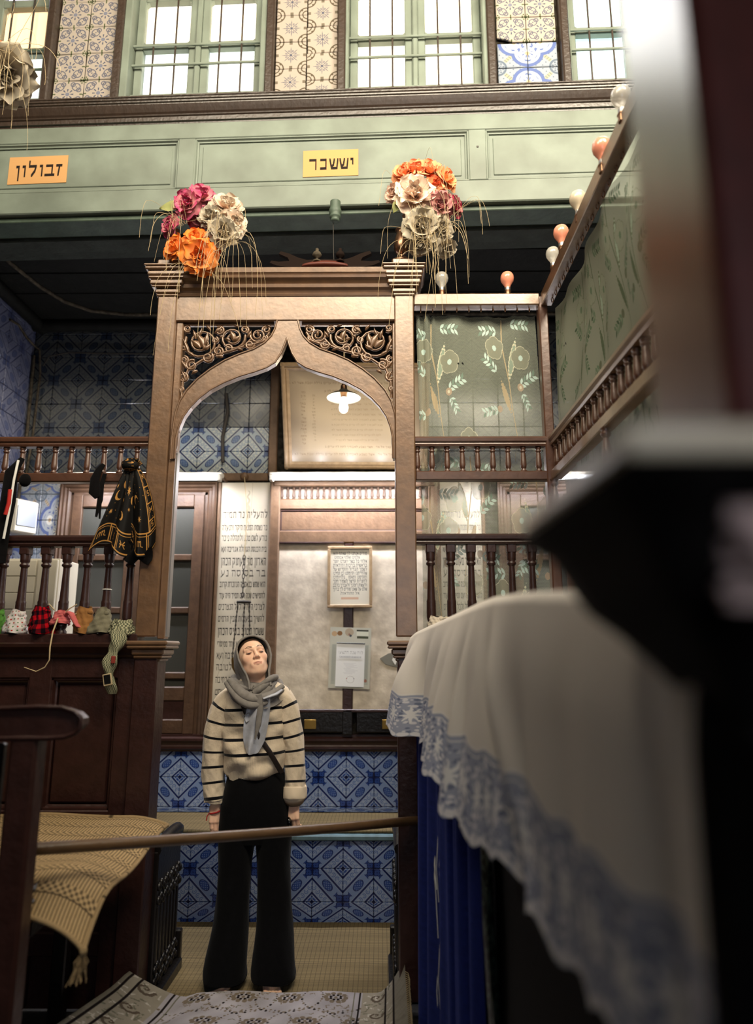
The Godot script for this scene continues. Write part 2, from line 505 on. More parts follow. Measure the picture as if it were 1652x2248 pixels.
func make_materials() -> void:
	NB = noise_tex(0.03, Color.BLACK, Color.WHITE, 512, true, 5.0)
	M.var_tex = noise_tex(0.012, Color(0.8, 0.79, 0.78), Color(1, 1, 1), 512)
	M.var_tex2 = noise_tex(0.02, Color(0.35, 0.33, 0.3), Color(1, 1, 1), 512, false, 1.0, 1, 5)
	var wd := mat("wood", Color(0.495, 0.355, 0.225), 0.42, 0.85, 0.2, 1.6, 0.15, 0.3)
	wd.clearcoat_enabled = true; wd.clearcoat = 1.0; wd.clearcoat_roughness = 0.33
	var wm := mat("wood_shaded", Color(0.37, 0.225, 0.15), 0.38, 0.7, 0.2, 1.6, 0.15, 0.15)  # same paint as wood, with the railings' shade put into its colour
	wm.clearcoat_enabled = true; wm.clearcoat = 0.6; wm.clearcoat_roughness = 0.3
	mat("wood_dark", Color(0.225, 0.125, 0.105), 0.38, 0.55, 0.2, 1.6, 0.2, 0.1)
	mat("wood_black", Color(0.075, 0.06, 0.055), 0.34, 0.5, 0.2, 2.0, 0.25)
	mat("ledge_black", Color(0.045, 0.035, 0.032), 0.75, 0.25)
	mat("wood_brown", Color(0.44, 0.34, 0.255), 0.5, 0.4, 0.2, 2.0, 0.2)
	mat("door_brown", Color(0.32, 0.235, 0.175), 0.45, 0.4, 0.2, 2.0, 0.2)
	mat("cornice", Color(0.22, 0.165, 0.13), 0.4, 0.65, 0.2, 2.0, 0.3)
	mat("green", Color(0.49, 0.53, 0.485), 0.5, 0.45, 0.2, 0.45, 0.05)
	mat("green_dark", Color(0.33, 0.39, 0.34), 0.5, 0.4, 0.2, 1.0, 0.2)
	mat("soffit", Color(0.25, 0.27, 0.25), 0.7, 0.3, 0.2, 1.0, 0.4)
	mat("ceiling_paint", Color(0.11, 0.11, 0.1), 0.7, 0.3, 0.2, 1.2, 0.3)
	mat("trim_pale", Color(0.42, 0.38, 0.32), 0.7, 0.3, 0.6, 2.0)
	mat("mortar", Color(0.31, 0.29, 0.26), 0.95, 0.2, 0.6, 1.5, 0.6)
	mat("plaster", Color(0.5, 0.46, 0.4), 0.95, 0.2, 0.6, 0.8, 0.4)
	mat("cream", Color(0.88, 0.83, 0.755), 0.7, 0.3, 0.2, 1.4, 0.1)
	mat("brass", Color(0.62, 0.5, 0.26), 0.4, 0.5, 0.0, 1, 0.0, 0.9)
	mat("copper", Color(0.55, 0.42, 0.33), 0.3, 0.5, 0.0, 1, 0.0, 0.95)
	mat("steel", Color(0.6, 0.59, 0.58), 0.4, 0.5, 0.0, 1, 0.0, 0.8)
	mat("iron", Color(0.2, 0.18, 0.16), 0.6, 0.4)
	mat("white_plastic", Color(0.78, 0.76, 0.71), 0.45, 0.4)
	mat("grey_plastic", Color(0.5, 0.53, 0.58), 0.2, 0.5)
	mat("white_wood", Color(0.82, 0.79, 0.72), 0.6, 0.4)
	mat("bench_blue", Color(0.42, 0.53, 0.58), 0.5, 0.4, 0.2, 2.0)
	mat("floor_stone", Color(0.2, 0.19, 0.18), 0.7, 0.4, 0.6, 1.0, 0.3)
	mat("dark_glass", Color(0.22, 0.22, 0.205), 0.25, 0.6)
	mat("black", Color(0.045, 0.042, 0.045), 0.85, 0.25)
	mat("enamel", Color(0.6, 0.6, 0.57), 0.3, 0.5)
	mat("raffia", Color(0.72, 0.64, 0.5), 0.8, 0.3)
	mat("gilt", Color(0.68, 0.57, 0.43), 0.5, 0.5, 0.2, 3.0, 0.3)
	mat("leaf", Color(0.56, 0.57, 0.36), 0.7, 0.3)
	mat("tape", Color(0.88, 0.87, 0.84), 0.5, 0.4)
	var gl := mat("pane", Color(0.97, 0.97, 0.94, 0.12), 0.05, 0.5); gl.transparency = BaseMaterial3D.TRANSPARENCY_ALPHA
	# coloured church glass; its glow stands in for daylight passing through
	for q in [["pane_cream", Color(1.0, 0.97, 0.9), 1.3], ["pane_orange", Color(1.0, 0.83, 0.66), 0.8], ["pane_lilac", Color(0.87, 0.85, 1.0), 0.85], ["pane_aqua", Color(0.85, 0.97, 1.0), 1.0], ["pane_white", Color(0.97, 1.0, 0.98), 1.2]]:
		var m := mat(q[0], Color(q[1].r, q[1].g, q[1].b), 0.6, 0.3)
		m.emission_enabled = true; m.emission = q[1]; m.emission_energy_multiplier = q[2]   # daylight standing in a frosted pane
	var tb := mat("tube_glow", Color(0.95, 0.97, 1.0), 0.4); tb.emission_enabled = true; tb.emission = Color(0.97, 0.98, 1.0); tb.emission_energy_multiplier = 3.0
	var bg := mat("bulb_glow", Color(1, 0.97, 0.9), 0.4); bg.emission_enabled = true; bg.emission = Color(1.0, 0.97, 0.88); bg.emission_energy_multiplier = 2.2
	var cb := mat("bulb_clear", Color(0.86, 0.84, 0.8, 0.5), 0.1, 0.6); cb.transparency = BaseMaterial3D.TRANSPARENCY_ALPHA
	mat("bulb_pink", Color(0.9, 0.58, 0.47), 0.18, 0.6)
	mat("bulb_pearl", Color(0.8, 0.74, 0.64), 0.25, 0.6)
	# tile glazes
	var kinds := {"tile_blue": tile_diamond, "tile_pale": tile_scroll, "tile_flower": tile_star}
	for k in kinds:
		var f: Callable = kinds[k]
		img_mat(k, paint(192, 192, func(x: float, y: float) -> Color: return f.call(x, y)), 0.22, 0.55)
	img_mat("tile_lobes", paint(256, 256, func(x: float, y: float) -> Color: return tile_arcs(x, y)), 0.3, 0.5)
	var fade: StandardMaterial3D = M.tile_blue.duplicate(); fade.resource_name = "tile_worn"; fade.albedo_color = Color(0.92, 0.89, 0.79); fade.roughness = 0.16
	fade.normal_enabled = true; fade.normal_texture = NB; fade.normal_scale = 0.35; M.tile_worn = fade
	var grim := img_mat("tile_shaded", paint(128, 128, func(x: float, y: float) -> Color: return tile_diamond(x, y).lerp(Color(0.34, 0.35, 0.37), 0.42)), 0.22, 0.5)
	grim.albedo_color = Color(0.66, 0.63, 0.56)  # darker, flatter copy: shade under the ceiling put into the tile colour
	var lil := img_mat("tile_lilac", paint(128, 128, func(x: float, y: float) -> Color: return tile_diamond(x, y).lerp(Color(0.52, 0.52, 0.6), 0.55)), 0.3, 0.5)
	lil.albedo_color = Color(0.72, 0.71, 0.74)
	M.tile_blue.albedo_color = Color(0.84, 0.88, 0.98)

# ---------------------------------------------------------------- camera, sky, light (first of all)
func camera_and_light() -> void:
	var cam := Camera3D.new()
	cam.name = "camera"
	add_child(cam)
	cam.position = Vector3(0, 1.6, 0)
	cam.rotation = Vector3(deg_to_rad(11.52), deg_to_rad(0.45), 0)
	cam.fov = 73.7
	cam.near = 0.02
	var at := CameraAttributesPhysical.new()
	at.frustum_focal_length = 23.4
	at.exposure_aperture = 1.1
	at.frustum_focus_distance = 3.62
	at.exposure_multiplier = 1.0
	cam.attributes = at
	cam.fov = 73.7
	cam.current = true
	var sky := ProceduralSkyMaterial.new()
	sky.sky_top_color = Color(0.8, 0.86, 0.92); sky.sky_horizon_color = Color(0.95, 0.95, 0.93)
	sky.ground_bottom_color = Color(0.5, 0.48, 0.44); sky.ground_horizon_color = Color(0.8, 0.78, 0.74)
	sky.sky_energy_multiplier = 1.6; sky.ground_energy_multiplier = 0.8
	var env := Environment.new()
	env.background_mode = Environment.BG_SKY
	env.sky = Sky.new(); env.sky.sky_material = sky
	env.tonemap_mode = Environment.TONE_MAPPER_LINEAR
	env.tonemap_exposure = 1.06
	env.sdfgi_enabled = true; env.ssao_enabled = true; env.ssil_enabled = true
	var we := WorldEnvironment.new(); we.name = "world"; we.environment = env
	add_child(we)
	# daylight through the facing clerestory, above and behind the camera: one soft source in each of its windows
	for k in 3:
		var a := AreaLight3D.new()
		a.name = "daylight_window_light"
		a.area_size = Vector2(1.15, 1.4)
		a.light_color = Color(1.0, 0.95, 0.85)
		a.light_energy = [9.0, 13.0, 20.0][k]
		a.area_range = 14.0; a.shadow_enabled = true
		add_child(a, true)
		a.position = Vector3(-1.5 + k * 1.55, 5.55, -0.72)
		a.rotation = Vector3(deg_to_rad(-12), 0, 0)
	# fill light added behind the viewer, set before an added window
	var lw := AreaLight3D.new()
	lw.name = "rear_fill_light"
	lw.area_size = Vector2(1.5, 1.6); lw.light_color = Color(0.93, 0.95, 1.0); lw.light_energy = 2.4; lw.area_range = 14.0; lw.shadow_enabled = true
	add_child(lw, true)
	lw.position = Vector3(0.2, 2.6, 2.95)
	# daylight from the visible clerestory into the hall
	for k in 4:
		var a := AreaLight3D.new()
		a.name = "daylight_window_light"
		a.area_size = Vector2(0.8, 1.0)
		a.light_color = Color(0.97, 0.98, 1.0)
		a.light_energy = 1.0
		a.area_range = 14.0; a.shadow_enabled = true
		add_child(a, true)
		a.transform = NAVE * Transform3D(Basis(Vector3.UP, PI), Vector3(-2.76 + k * 1.33, 5.55, 0.08))

# ---------------------------------------------------------------- the room
const NAVE := Transform3D(Basis(Vector3(0.99939, 0, 0.0349), Vector3(0, 1, 0), Vector3(-0.0349, 0, 0.99939)), Vector3(0.3, 0, -3.5))   # the nave wall, turned two degrees

var tile_cache := {}
func tile_mesh(w: float, h: float, flip: bool, sub: int, chip: int) -> ArrayMesh:   # one glazed tile, eased edges; sub picks a quarter of a four-tile design
	var key := "%0.3f %0.3f %s %d %d" % [w, h, flip, sub, chip]
	if tile_cache.has(key): return tile_cache[key]
	var g := G.new()
	var q := PackedVector2Array()
	var a := w / 2; var b := h / 2
	match chip:
		1: q = PackedVector2Array([Vector2(-a, -b + h * 0.18), Vector2(-a + w * 0.3, -b + h * 0.1), Vector2(-a + w * 0.55, -b), Vector2(a, -b), Vector2(a, b), Vector2(-a, b)])
		2: q = PackedVector2Array([Vector2(-a, -b), Vector2(a - w * 0.2, -b), Vector2(a, -b + h * 0.2), Vector2(a, b), Vector2(-a + w * 0.12, b), Vector2(-a, b - h * 0.14)])
		_: q = PackedVector2Array([Vector2(-a, -b), Vector2(a, -b), Vector2(a, b), Vector2(-a, b)])
	var uv := func(p: Vector2) -> Vector2:
		var u := Vector2(p.x / w + 0.5, 0.5 - p.y / h)
		if flip: u.x = 1.0 - u.x
		if sub >= 0: u = u * 0.5 + Vector2(0.5 * (sub % 2), 0.5 * (sub / 2))
		return u
	var ease := 0.0035; var th := 0.011
	var inner := PackedVector2Array()
	for p in q: inner.append(p * Vector2(1.0 - 2 * ease / w, 1.0 - 2 * ease / h))
	for k in range(1, q.size() - 1):
		g.tri(Vector3(inner[0].x, inner[0].y, th), Vector3(inner[k].x, inner[k].y, th), Vector3(inner[k + 1].x, inner[k + 1].y, th), uv.call(inner[0]), uv.call(inner[k]), uv.call(inner[k + 1]))
	for k in q.size():
		var e := (k + 1) % q.size()
		g.quad(Vector3(q[k].x, q[k].y, th - ease), Vector3(q[e].x, q[e].y, th - ease), Vector3(inner[e].x, inner[e].y, th), Vector3(inner[k].x, inner[k].y, th), uv.call(q[k]), uv.call(q[e]), uv.call(inner[e]), uv.call(inner[k]))
		g.quad(Vector3(q[k].x, q[k].y, 0), Vector3(q[e].x, q[e].y, 0), Vector3(q[e].x, q[e].y, th - ease), Vector3(q[k].x, q[k].y, th - ease), uv.call(q[k]), uv.call(q[e]), uv.call(q[e]), uv.call(q[k]))
	tile_cache[key] = g.mesh()
	return tile_cache[key]

# a field of tiles on a parent; xf maps (x along, y up, z out) into the parent; clipped to the given rectangle
func tiles(parent: Node, xf: Transform3D, x0: float, x1: float, y0: float, y1: float, s: float, gx: float, gy: float, mt: Material, quarter := false, rough := 0.0, pick = null) -> void:
	var joint := 0.0032
	for j in range(floori((y0 - gy) / s), ceili((y1 - gy) / s)):
		for i in range(floori((x0 - gx) / s), ceili((x1 - gx) / s)):
			var a := maxf(x0, gx + i * s) + joint / 2; var b := minf(x1, gx + (i + 1) * s) - joint / 2
			var c := maxf(y0, gy + j * s) + joint / 2; var d := minf(y1, gy + (j + 1) * s) - joint / 2
			if b - a < 0.02 or d - c < 0.02: continue
			var full := b - a > s - joint - 0.001 and d - c > s - joint - 0.001
			var chip := 0
			if rough > 0.0 and rng.randf() < rough and full: chip = 1 + rng.randi() % 2
			var w := snappedf(b - a, 0.002); var h := snappedf(d - c, 0.002)
			var odd := posmod(i + j, 2) == 1
			var m := tile_mesh(w, h, odd and not quarter, (posmod(i, 2) + 2 * posmod(j + 1, 2)) if quarter else -1, chip)
			var t := Transform3D(Basis(Vector3.BACK, rng.randfn(0, 0.006 + rough * 0.03)) * Basis(Vector3.RIGHT, rng.randfn(0, 0.006)) * Basis(Vector3.UP, rng.randfn(0, 0.006)), Vector3((a + b) / 2, (c + d) / 2, rng.randf() * 0.003))
			part("tile", m, pick.call((a + b) / 2, (c + d) / 2) if pick != null else mt, parent, xf * t)

func panel_frame(parent: Node, x0: float, x1: float, y0: float, y1: float, z: float, m: Material, w := 0.016, d := 0.014) -> void:
	var g := G.new()
	var pr := [[0, 0], [d, 0], [d, w * 0.35], [d * 0.5, w * 0.6], [d * 0.4, w], [0, w]]
	g.run(pr, Vector3(x1, y0, z), Vector3(x0, y0, z), Vector3.BACK, Vector3.UP)
	g.run(pr, Vector3(x0, y1, z), Vector3(x1, y1, z), Vector3.BACK, Vector3.DOWN)
	g.run(pr, Vector3(x0, y0, z), Vector3(x0, y1, z), Vector3.BACK, Vector3.RIGHT)
	g.run(pr, Vector3(x1, y1, z), Vector3(x1, y0, z), Vector3.BACK, Vector3.LEFT)
	part("moulding", g, m, parent)

func room() -> void:
	# floor, side walls, roof, far wall behind the camera
	var o: Node3D = struct("floor", "dark stone floor of the hall")
	part("slab", bx(Vector3(0.1, -0.06, -1.0), Vector3(6.2, 0.12, 8.4), 0.0), M.floor_stone, o)
	o = struct("wall_left", "left wall faced with lilac-blue patterned tiles below the dark ceiling")
	part("masonry", bx(Vector3(-2.84, 3.6, -0.9), Vector3(0.2, 7.2, 8.2), 0.0), M.mortar, o)
	var lx := Transform3D(Basis(Vector3(0, 0, -1), Vector3.UP, Vector3(1, 0, 0)), Vector3(-2.738, 0, 0))
	tiles(o, lx, 3.66, 4.985, 1.9, 4.12, 0.186, 5.0, 2.93, M.tile_lilac)
	o = struct("wall_right", "plain right wall of the hall")
	part("masonry", bx(Vector3(2.9, 3.6, -0.9), Vector3(0.2, 7.2, 8.2), 0.0), M.plaster, o)
	o = struct("ceiling", "plain plaster ceiling above the clerestory")
	part("slab", bx(Vector3(0.1, 7.1, -1.0), Vector3(6.2, 0.12, 8.4), 0.0), M.plaster, o)
	o = struct("wall_front", "plain wall with one added window behind the viewer")
	part("masonry", bx(Vector3(-1.75, 3.6, 3.1), Vector3(2.3, 7.2, 0.2), 0.0), M.plaster, o)
	part("masonry", bx(Vector3(2.05, 3.6, 3.1), Vector3(2.1, 7.2, 0.2), 0.0), M.plaster, o)
	part("masonry", bx(Vector3(0.2, 0.85, 3.1), Vector3(1.6, 1.7, 0.2), 0.0), M.plaster, o)
	part("masonry", bx(Vector3(0.2, 5.35, 3.1), Vector3(1.6, 3.7, 0.2), 0.0), M.plaster, o)
	part("added_window_pane", bx(Vector3(0.2, 2.6, 3.1), Vector3(1.6, 1.8, 0.01), 0.0), M.pane, o)  # opening added to go with the rear fill light
	# the facing clerestory above the viewer: piers between three open windows
	o = struct("wall_opposite", "plain clerestory wall above the viewer with three windows")
	part("beam", bx(Vector3(0.05, 4.5, -0.5), Vector3(5.5, 0.7, 0.3), 0.0), M.green, o)
	part("lintel", bx(Vector3(0.05, 6.65, -0.5), Vector3(5.5, 0.8, 0.3), 0.0), M.plaster, o)
	for x in [-2.37, -0.7, 0.8, 2.4]:
		part("pier", bx(Vector3(x, 5.55, -0.5), Vector3(0.4 if absf(x) < 1 else 0.72, 1.4, 0.3), 0.0), M.plaster, o)
	o = struct("aisle_ceiling", "plain ceiling above the viewer")
	part("slab", bx(Vector3(0.1, 4.2, 1.3), Vector3(5.7, 0.1, 3.4), 0.0), M.plaster, o)
	nave_wall()
	back_room()

func nave_wall() -> void:
	# painted fascia below the clerestory
	var o := struct("trim_1", "long green panelled board under the windows", NAVE)
	var X0 := -3.1; var X1 := 2.6
	part("backing", bx(Vector3((X0 + X1) / 2, 4.4, -0.17), Vector3(X1 - X0, 0.6, 0.3), 0.0), M.green_dark, o)
	part("bottom_rail", bx(Vector3((X0 + X1) / 2, 4.183, 0.0), Vector3(X1 - X0, 0.142, 0.05), 0.006), M.green, o)
	part("top_rail", bx(Vector3((X0 + X1) / 2, 4.648, 0.0), Vector3(X1 - X0, 0.125, 0.05), 0.004), M.green, o)
	var st := [-3.16, -1.452, 0.259, 1.97]
	for x in st: part("stile", bx(Vector3(x, 4.42, 0.0), Vector3(0.1, 0.332, 0.049), 0.004), M.green, o)
	for k in 3:
		var a: float = st[k] + 0.05; var b: float = st[k + 1] - 0.05
		part("panel", bx(Vector3((a + b) / 2, 4.42, -0.012), Vector3(b - a, 0.33, 0.02), 0.0), M.green, o)
		panel_frame(o, a, b, 4.255, 4.585, -0.002, M.green, 0.02, 0.022)
		part("field", bx(Vector3((a + b) / 2, 4.42, 0.0), Vector3(b - a - 0.085, 0.245, 0.008), 0.005), M.green, o)
	part("knot", bx(Vector3(0.26, 4.47, 0.026), Vector3(0.012, 0.012, 0.004), 0.002), M.cornice, o)
	tribe_sign("זבולון", "pale orange paper sign lettered in Hebrew on the green board, at the left edge", -2.53, -2.172, 4.325, 4.51, 0.012)
	tribe_sign("יששכר", "pale orange paper sign lettered in Hebrew on the green board, above the arch", -0.759, -0.434, 4.317, 4.492, 0.006)
	# the underside: a bead, two boards and the pendant boss
	o = struct("trim_2", "dark green boards on the underside of the long beam", NAVE)
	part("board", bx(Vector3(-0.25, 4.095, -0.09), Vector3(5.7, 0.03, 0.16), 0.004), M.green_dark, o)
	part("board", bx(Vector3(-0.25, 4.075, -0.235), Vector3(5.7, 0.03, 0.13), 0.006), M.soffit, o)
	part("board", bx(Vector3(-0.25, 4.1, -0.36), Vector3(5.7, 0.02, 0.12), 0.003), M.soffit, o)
	o = struct("trim_3", "dark brown moulded cornice under the clerestory windows", NAVE)
	var g := G.new()
	var pr := [[-0.05, 0], [0.026, 0], [0.028, 0.008], [0.04, 0.01], [0.042, 0.034], [0.05, 0.038], [0.053, 0.044], [0.062, 0.052], [0.074, 0.07], [0.084, 0.086], [0.085, 0.092], [0.093, 0.095], [0.095, 0.103], [0.102, 0.106], [0.103, 0.116], [0.108, 0.118], [0.108, 0.126], [-0.05, 0.126]]
	g.run(pr, Vector3(X1, 4.69, 0), Vector3(X0, 4.69, 0), Vector3.BACK)
	part("cornice", g, M.cornice, o)
	# clerestory: piers with tiles, windows between
	var wl := struct("wall_clerestory", "clerestory wall of old tiled piers between the windows", NAVE)
	part("sill", bx(Vector3(-0.25, 4.83, -0.22), Vector3(5.7, 0.28, 0.28), 0.0), M.mortar, wl)
	part("head", bx(Vector3(-0.25, 6.75, -0.2), Vector3(5.7, 0.9, 0.26), 0.0), M.mortar, wl)
	var piers := [-2.16, -0.765, 0.591, 1.935]
	for k in 4:
		var x: float = piers[k]
		part("pier", bx(Vector3(x, 5.65, -0.22), Vector3(0.46, 1.6, 0.28), 0.0), M.mortar, wl)
		var xf := Transform3D(Basis(), Vector3(0, 0, -0.068))
		var mt: Material = M.tile_pale if k != 1 else M.tile_flower
		if k == 2 or k == 3:
			tiles(wl, xf, x - 0.182, x + 0.182, 4.895, 5.255, 0.182, x, 4.895, M.tile_lobes, true, 0.15)
			tiles(wl, xf, x - 0.182, x + 0.182, 5.262, 6.3, 0.182, x, 5.262, mt, false, 0.15)
		else:
			tiles(wl, xf, x - 0.194, x, 4.9, 6.3, 0.197, x, 5.098 + 0.03 * k, mt, false, 0.5 if k == 1 else 0.4)
			tiles(wl, xf, x + 0.003, x + 0.194, 4.9, 6.3, 0.197, x + 0.003, 5.1 - 0.06 * k, mt, false, 0.3)
		for s in [-1, 1]:
			part("frame_post", bx(Vector3(x + s * 0.222, 5.65, -0.05), Vector3(0.05, 1.6, 0.1), 0.008), M.cornice, wl)
	var wc := [-2.83, -1.461, -0.091, 1.26, 2.6]
	for k in 5: clerestory_window(k, wc[k])

func clerestory_window(k: int, x: float) -> void:
	var o := struct("window_%d" % (k + 1), ["green window with an orange pane, leftmost in the clerestory", "green barred window left of centre in the clerestory", "green barred window right of centre in the clerestory", "green barred window with pale aqua panes beside the blurred pillar", "green barred window hidden behind the blurred pillar"][k], NAVE * Transform3D(Basis(), Vector3(x, 0, -0.1)))
	var w := 0.86
	var fr := G.new()
	for s in [-1, 1]:
		fr.box(Vector3(s * (w / 2 + 0.005), 5.65, 0.02), Vector3(0.05, 1.6, 0.12), 0.006)
		fr.box(Vector3(s * (w / 2 - 0.03), 5.65, -0.06), Vector3(0.06, 1.6, 0.05), 0.006)
	fr.box(Vector3(0, 4.98, -0.03), Vector3(w, 0.05, 0.1), 0.004)
	fr.box(Vector3(0, 6.43, 0.0), Vector3(w, 0.06, 0.12), 0.004)
	part("frame", fr, M.green, o)
	for s in [-1, 1]:
		var cx: float = s * 0.211
		var ca := G.new()
		ca.box(Vector3(cx - 0.172, 5.72, -0.02), Vector3(0.05, 1.42, 0.04), 0.006)
		ca.box(Vector3(cx + 0.172, 5.72, -0.02), Vector3(0.05, 1.42, 0.04), 0.006)
		ca.box(Vector3(cx, 5.372, -0.018), Vector3(0.3, 0.05, 0.044), 0.005)
		ca.box(Vector3(cx, 5.745, -0.018), Vector3(0.3, 0.055, 0.044), 0.005)
		for c in [[-1, -1], [1, -1], [-1, 1], [1, 1]]:      # the eased corners of the upper light
			var px: float = cx + c[0] * 0.15; var py: float = 5.557 + c[1] * 0.162
			ca.prism(PackedVector2Array([Vector2(px, py), Vector2(px - c[0] * 0.022, py), Vector2(px, py - c[1] * 0.022)]), -0.035, -0.005)
		part("casement", ca, M.green, o)
		var low: Material = [M.pane_white, M.pane_white, M.pane_cream, M.pane_aqua, M.pane_aqua][k]
		var up: Material = [M.pane_orange, M.pane_cream, M.pane_cream, M.pane_aqua, M.pane_aqua][k]
		part("pane", bx(Vector3(cx, 5.18, -0.06), Vector3(0.305, 0.38, 0.006), 0.0), low, o)
		part("pane", bx(Vector3(cx, 5.557, -0.045), Vector3(0.3, 0.33, 0.006), 0.0), up, o)
		part("pane", bx(Vector3(cx, 6.09, -0.045), Vector3(0.3, 0.66, 0.006), 0.0), M.pane_lilac if k != 2 else M.pane_cream, o)
		for q in [-1, 1]:
			part("bar", bx(Vector3(cx + q * 0.07, 5.7, 0.022), Vector3(0.011, 1.45, 0.011), 0.003), M.iron if k == 0 else M.cornice, o)
	for y in [5.352, 5.208]:
		part("crossbar", bx(Vector3(0, y, 0.025), Vector3(w - 0.02, 0.016, 0.014), 0.003), M.green if k > 0 else M.green_dark, o)
	part("meeting_stile", bx(Vector3(0, 5.72, 0.006), Vector3(0.036, 1.46, 0.03), 0.008), M.green, o)

func tribe_sign(text: String, label: String, x0: float, x1: float, y0: float, y1: float, tilt: float) -> void:
	var W := 384; var H := 184
	var im := Image.create_empty(W, H, false, Image.FORMAT_RGB8); im.fill(Color(0.76, 0.58, 0.38))
	for k in 24: im.fill_rect(Rect2i(0, k * 8, W, 3), Color(0.75, 0.57, 0.37))
	var sz := minf(92.0, 320.0 / heb_width(text))
	heb_mid(im, text, W / 2.0, 130, sz, Color(0.13, 0.1, 0.09), 0.3, 0.15)
	var o := thing("name_sign", label, "sign", NAVE * Vector3((x0 + x1) / 2, (y0 + y1) / 2, 0.0135))
	o.transform = NAVE * Transform3D(Basis(Vector3.BACK, tilt), Vector3((x0 + x1) / 2, (y0 + y1) / 2, 0.0055))
	flat_sheet("paper", x1 - x0, y1 - y0, 0.002, img_mat("sign_" + str(int(x0 * 100)), im, 0.8, 0.3), o)

func back_room() -> void:
	var ZB := -5.0
	var wb := struct("wall_back", "back wall of patterned blue tiles, lit by two tube lamps")
	part("masonry", bx(Vector3(0.0, 2.1, -5.11), Vector3(5.7, 4.2, 0.2), 0.0), M.mortar, wb)
	var xf := Transform3D(Basis(), Vector3(0, 0, -5.01))
	tiles(wb, xf, -2.735, -0.86, 2.905, 4.12, 0.1923, -2.557, 3.2837, M.tile_blue, false, 0.0, func(x: float, y: float) -> Material: return M.tile_worn if x > -1.7 and y < 3.35 else M.tile_shaded)
	tiles(wb, xf, 0.3, 2.78, 2.93, 4.12, 0.1923, 0.32, 3.2837, M.tile_shaded)
	tiles(wb, xf, -2.735, -2.42, 1.9, 2.87, 0.2, -2.76, 2.56, M.tile_lobes, true)
	tiles(wb, xf, -2.735, 2.6, 0.515, 0.92, 0.1923, -0.249, 0.5527, M.tile_blue)
	# ceiling of the back room
	var o := struct("ceiling_aisle", "dark boarded ceiling with a pale rounded moulding line")
	part("boards", bx(Vector3(0, 4.2, -4.35), Vector3(5.6, 0.12, 1.5), 0.0), M.ceiling_paint, o)
	for z in [-3.98, -4.25, -4.52]: part("batten", bx(Vector3(0.0, 4.137, z), Vector3(5.4, 0.012, 0.02), 0.003), M.ceiling_paint, o)
	var g := G.new()
	var path := []
	for q in [[2.4, -4.83], [-1.2, -4.83], [-1.95, -4.82], [-2.2, -4.76], [-2.34, -4.62], [-2.42, -4.4], [-2.47, -4.1], [-2.46, -3.97], [-2.4, -3.9], [-2.28, -3.88], [2.4, -3.84]]: path.append(Vector3(q[0], 4.132, q[1]))
	g.tube(path, 0.014, 6)
	part("moulding", g, M.trim_pale, o)
	g = G.new()
	for q in [[Vector3(-2.74, 4.1, -4.94), Vector3(2.6, 4.1, -4.94)], [Vector3(-2.68, 4.1, -3.7), Vector3(-2.68, 4.1, -5.0)]]: g.tube(q, 0.045, 8)
	part("cove", g, M.ceiling_paint, o)
	# wooden sill course above the tile dado
	o = struct("trim_4", "dark brown wooden sill course above the lower tiles")
	g = G.new()
	g.run([[0, 0], [0.03, 0], [0.035, 0.012], [0.05, 0.02], [0.05, 0.035], [0.042, 0.045], [0.05, 0.06], [0.065, 0.075], [0.065, 0.09], [0.04, 0.1], [0.04, 0.115], [0, 0.115]], Vector3(2.4, 0.918, ZB), Vector3(-2.45, 0.918, ZB), Vector3.BACK)
	part("moulding", g, M.wood_dark, o)
	# masonry bench along the wall
	o = thing("tiled_bench", "long masonry bench faced with blue diamond tiles along the back wall", "bench")
	part("core", bx(Vector3(0, 0.25, -4.75), Vector3(5.4, 0.48, 0.48), 0.0), M.mortar, o)
	part("edge_board", bx(Vector3(0, 0.484, -4.5), Vector3(5.4, 0.034, 0.06), 0.008), M.bench_blue, o)
	tiles(o, Transform3D(Basis(), Vector3(0, 0, -4.512)), -2.7, 2.6, 0.002, 0.464, 0.1865, -0.239, 0.1185, M.tile_blue)
	mat_sheet("straw_mat", "straw mat laid along the top of the tiled bench", Vector3(-2.65, 0.507, -4.985), Vector3(5.3, 0, 0), Vector3(0, 0, 0.475), 0.012)
	mat_sheet("straw_mat", "straw mats covering the floor in front of the tiled bench", Vector3(-2.6, 0.004, -4.49), Vector3(5.2, 0, 0), Vector3(0, 0, 0.93), 0.008)
	# glazed double doors
	glazed_door(1, "brown glazed door with dark panes left of the marble inscription", -2.402, -1.226)
	glazed_door(2, "brown glazed door with dark panes behind the embroidered veil", 0.86, 2.0)
	marble_slab("marble_plaque", "tall marble slab of Hebrew lettering left of the cupboard, behind the woman", -1.21, -0.822, true)
	marble_slab("marble_plaque", "tall marble slab of Hebrew lettering seen through the veil", 0.42, 0.75, false)
	cupboard()
	# post beside the framed picture
	tag(part("wall_post", bx(Vector3(-0.822, 3.49, -4.985), Vector3(0.065, 1.2, 0.06), 0.008), M.wood_brown), "narrow brown upright between the worn tiles and the framed picture", "post")
	framed_picture()
	tube_lamp(-2.3, -1.15, "white tube lamp over the glazed door, left of the arch opening")
	tube_lamp(-0.812, 0.34, "white tube lamp over the cupboard, right of the wall junction box")
	tube_lamp(0.62, 1.76, "white tube lamp seen through the veil at the right")
	pendant_lamp()
	hanging_lamp()
	white_cabinet()
	wires()

func straw_image() -> Image:
	var r := RandomNumberGenerator.new(); r.seed = 7
	var rows := []
	for k in 128: rows.append(r.randf())
	return paint(256, 256, func(x: float, y: float) -> Color:
		var k := int(y * 128.0) % 128
		var f = 0.72 + 0.2 * rows[k] + 0.12 * sin(x * TAU * 32.0 + (k % 2) * PI)
		var warp := 0.75 if fposmod(x * 16.0, 1.0) < 0.12 else 1.0
		return Color(0.52, 0.455, 0.33) * (f * warp))

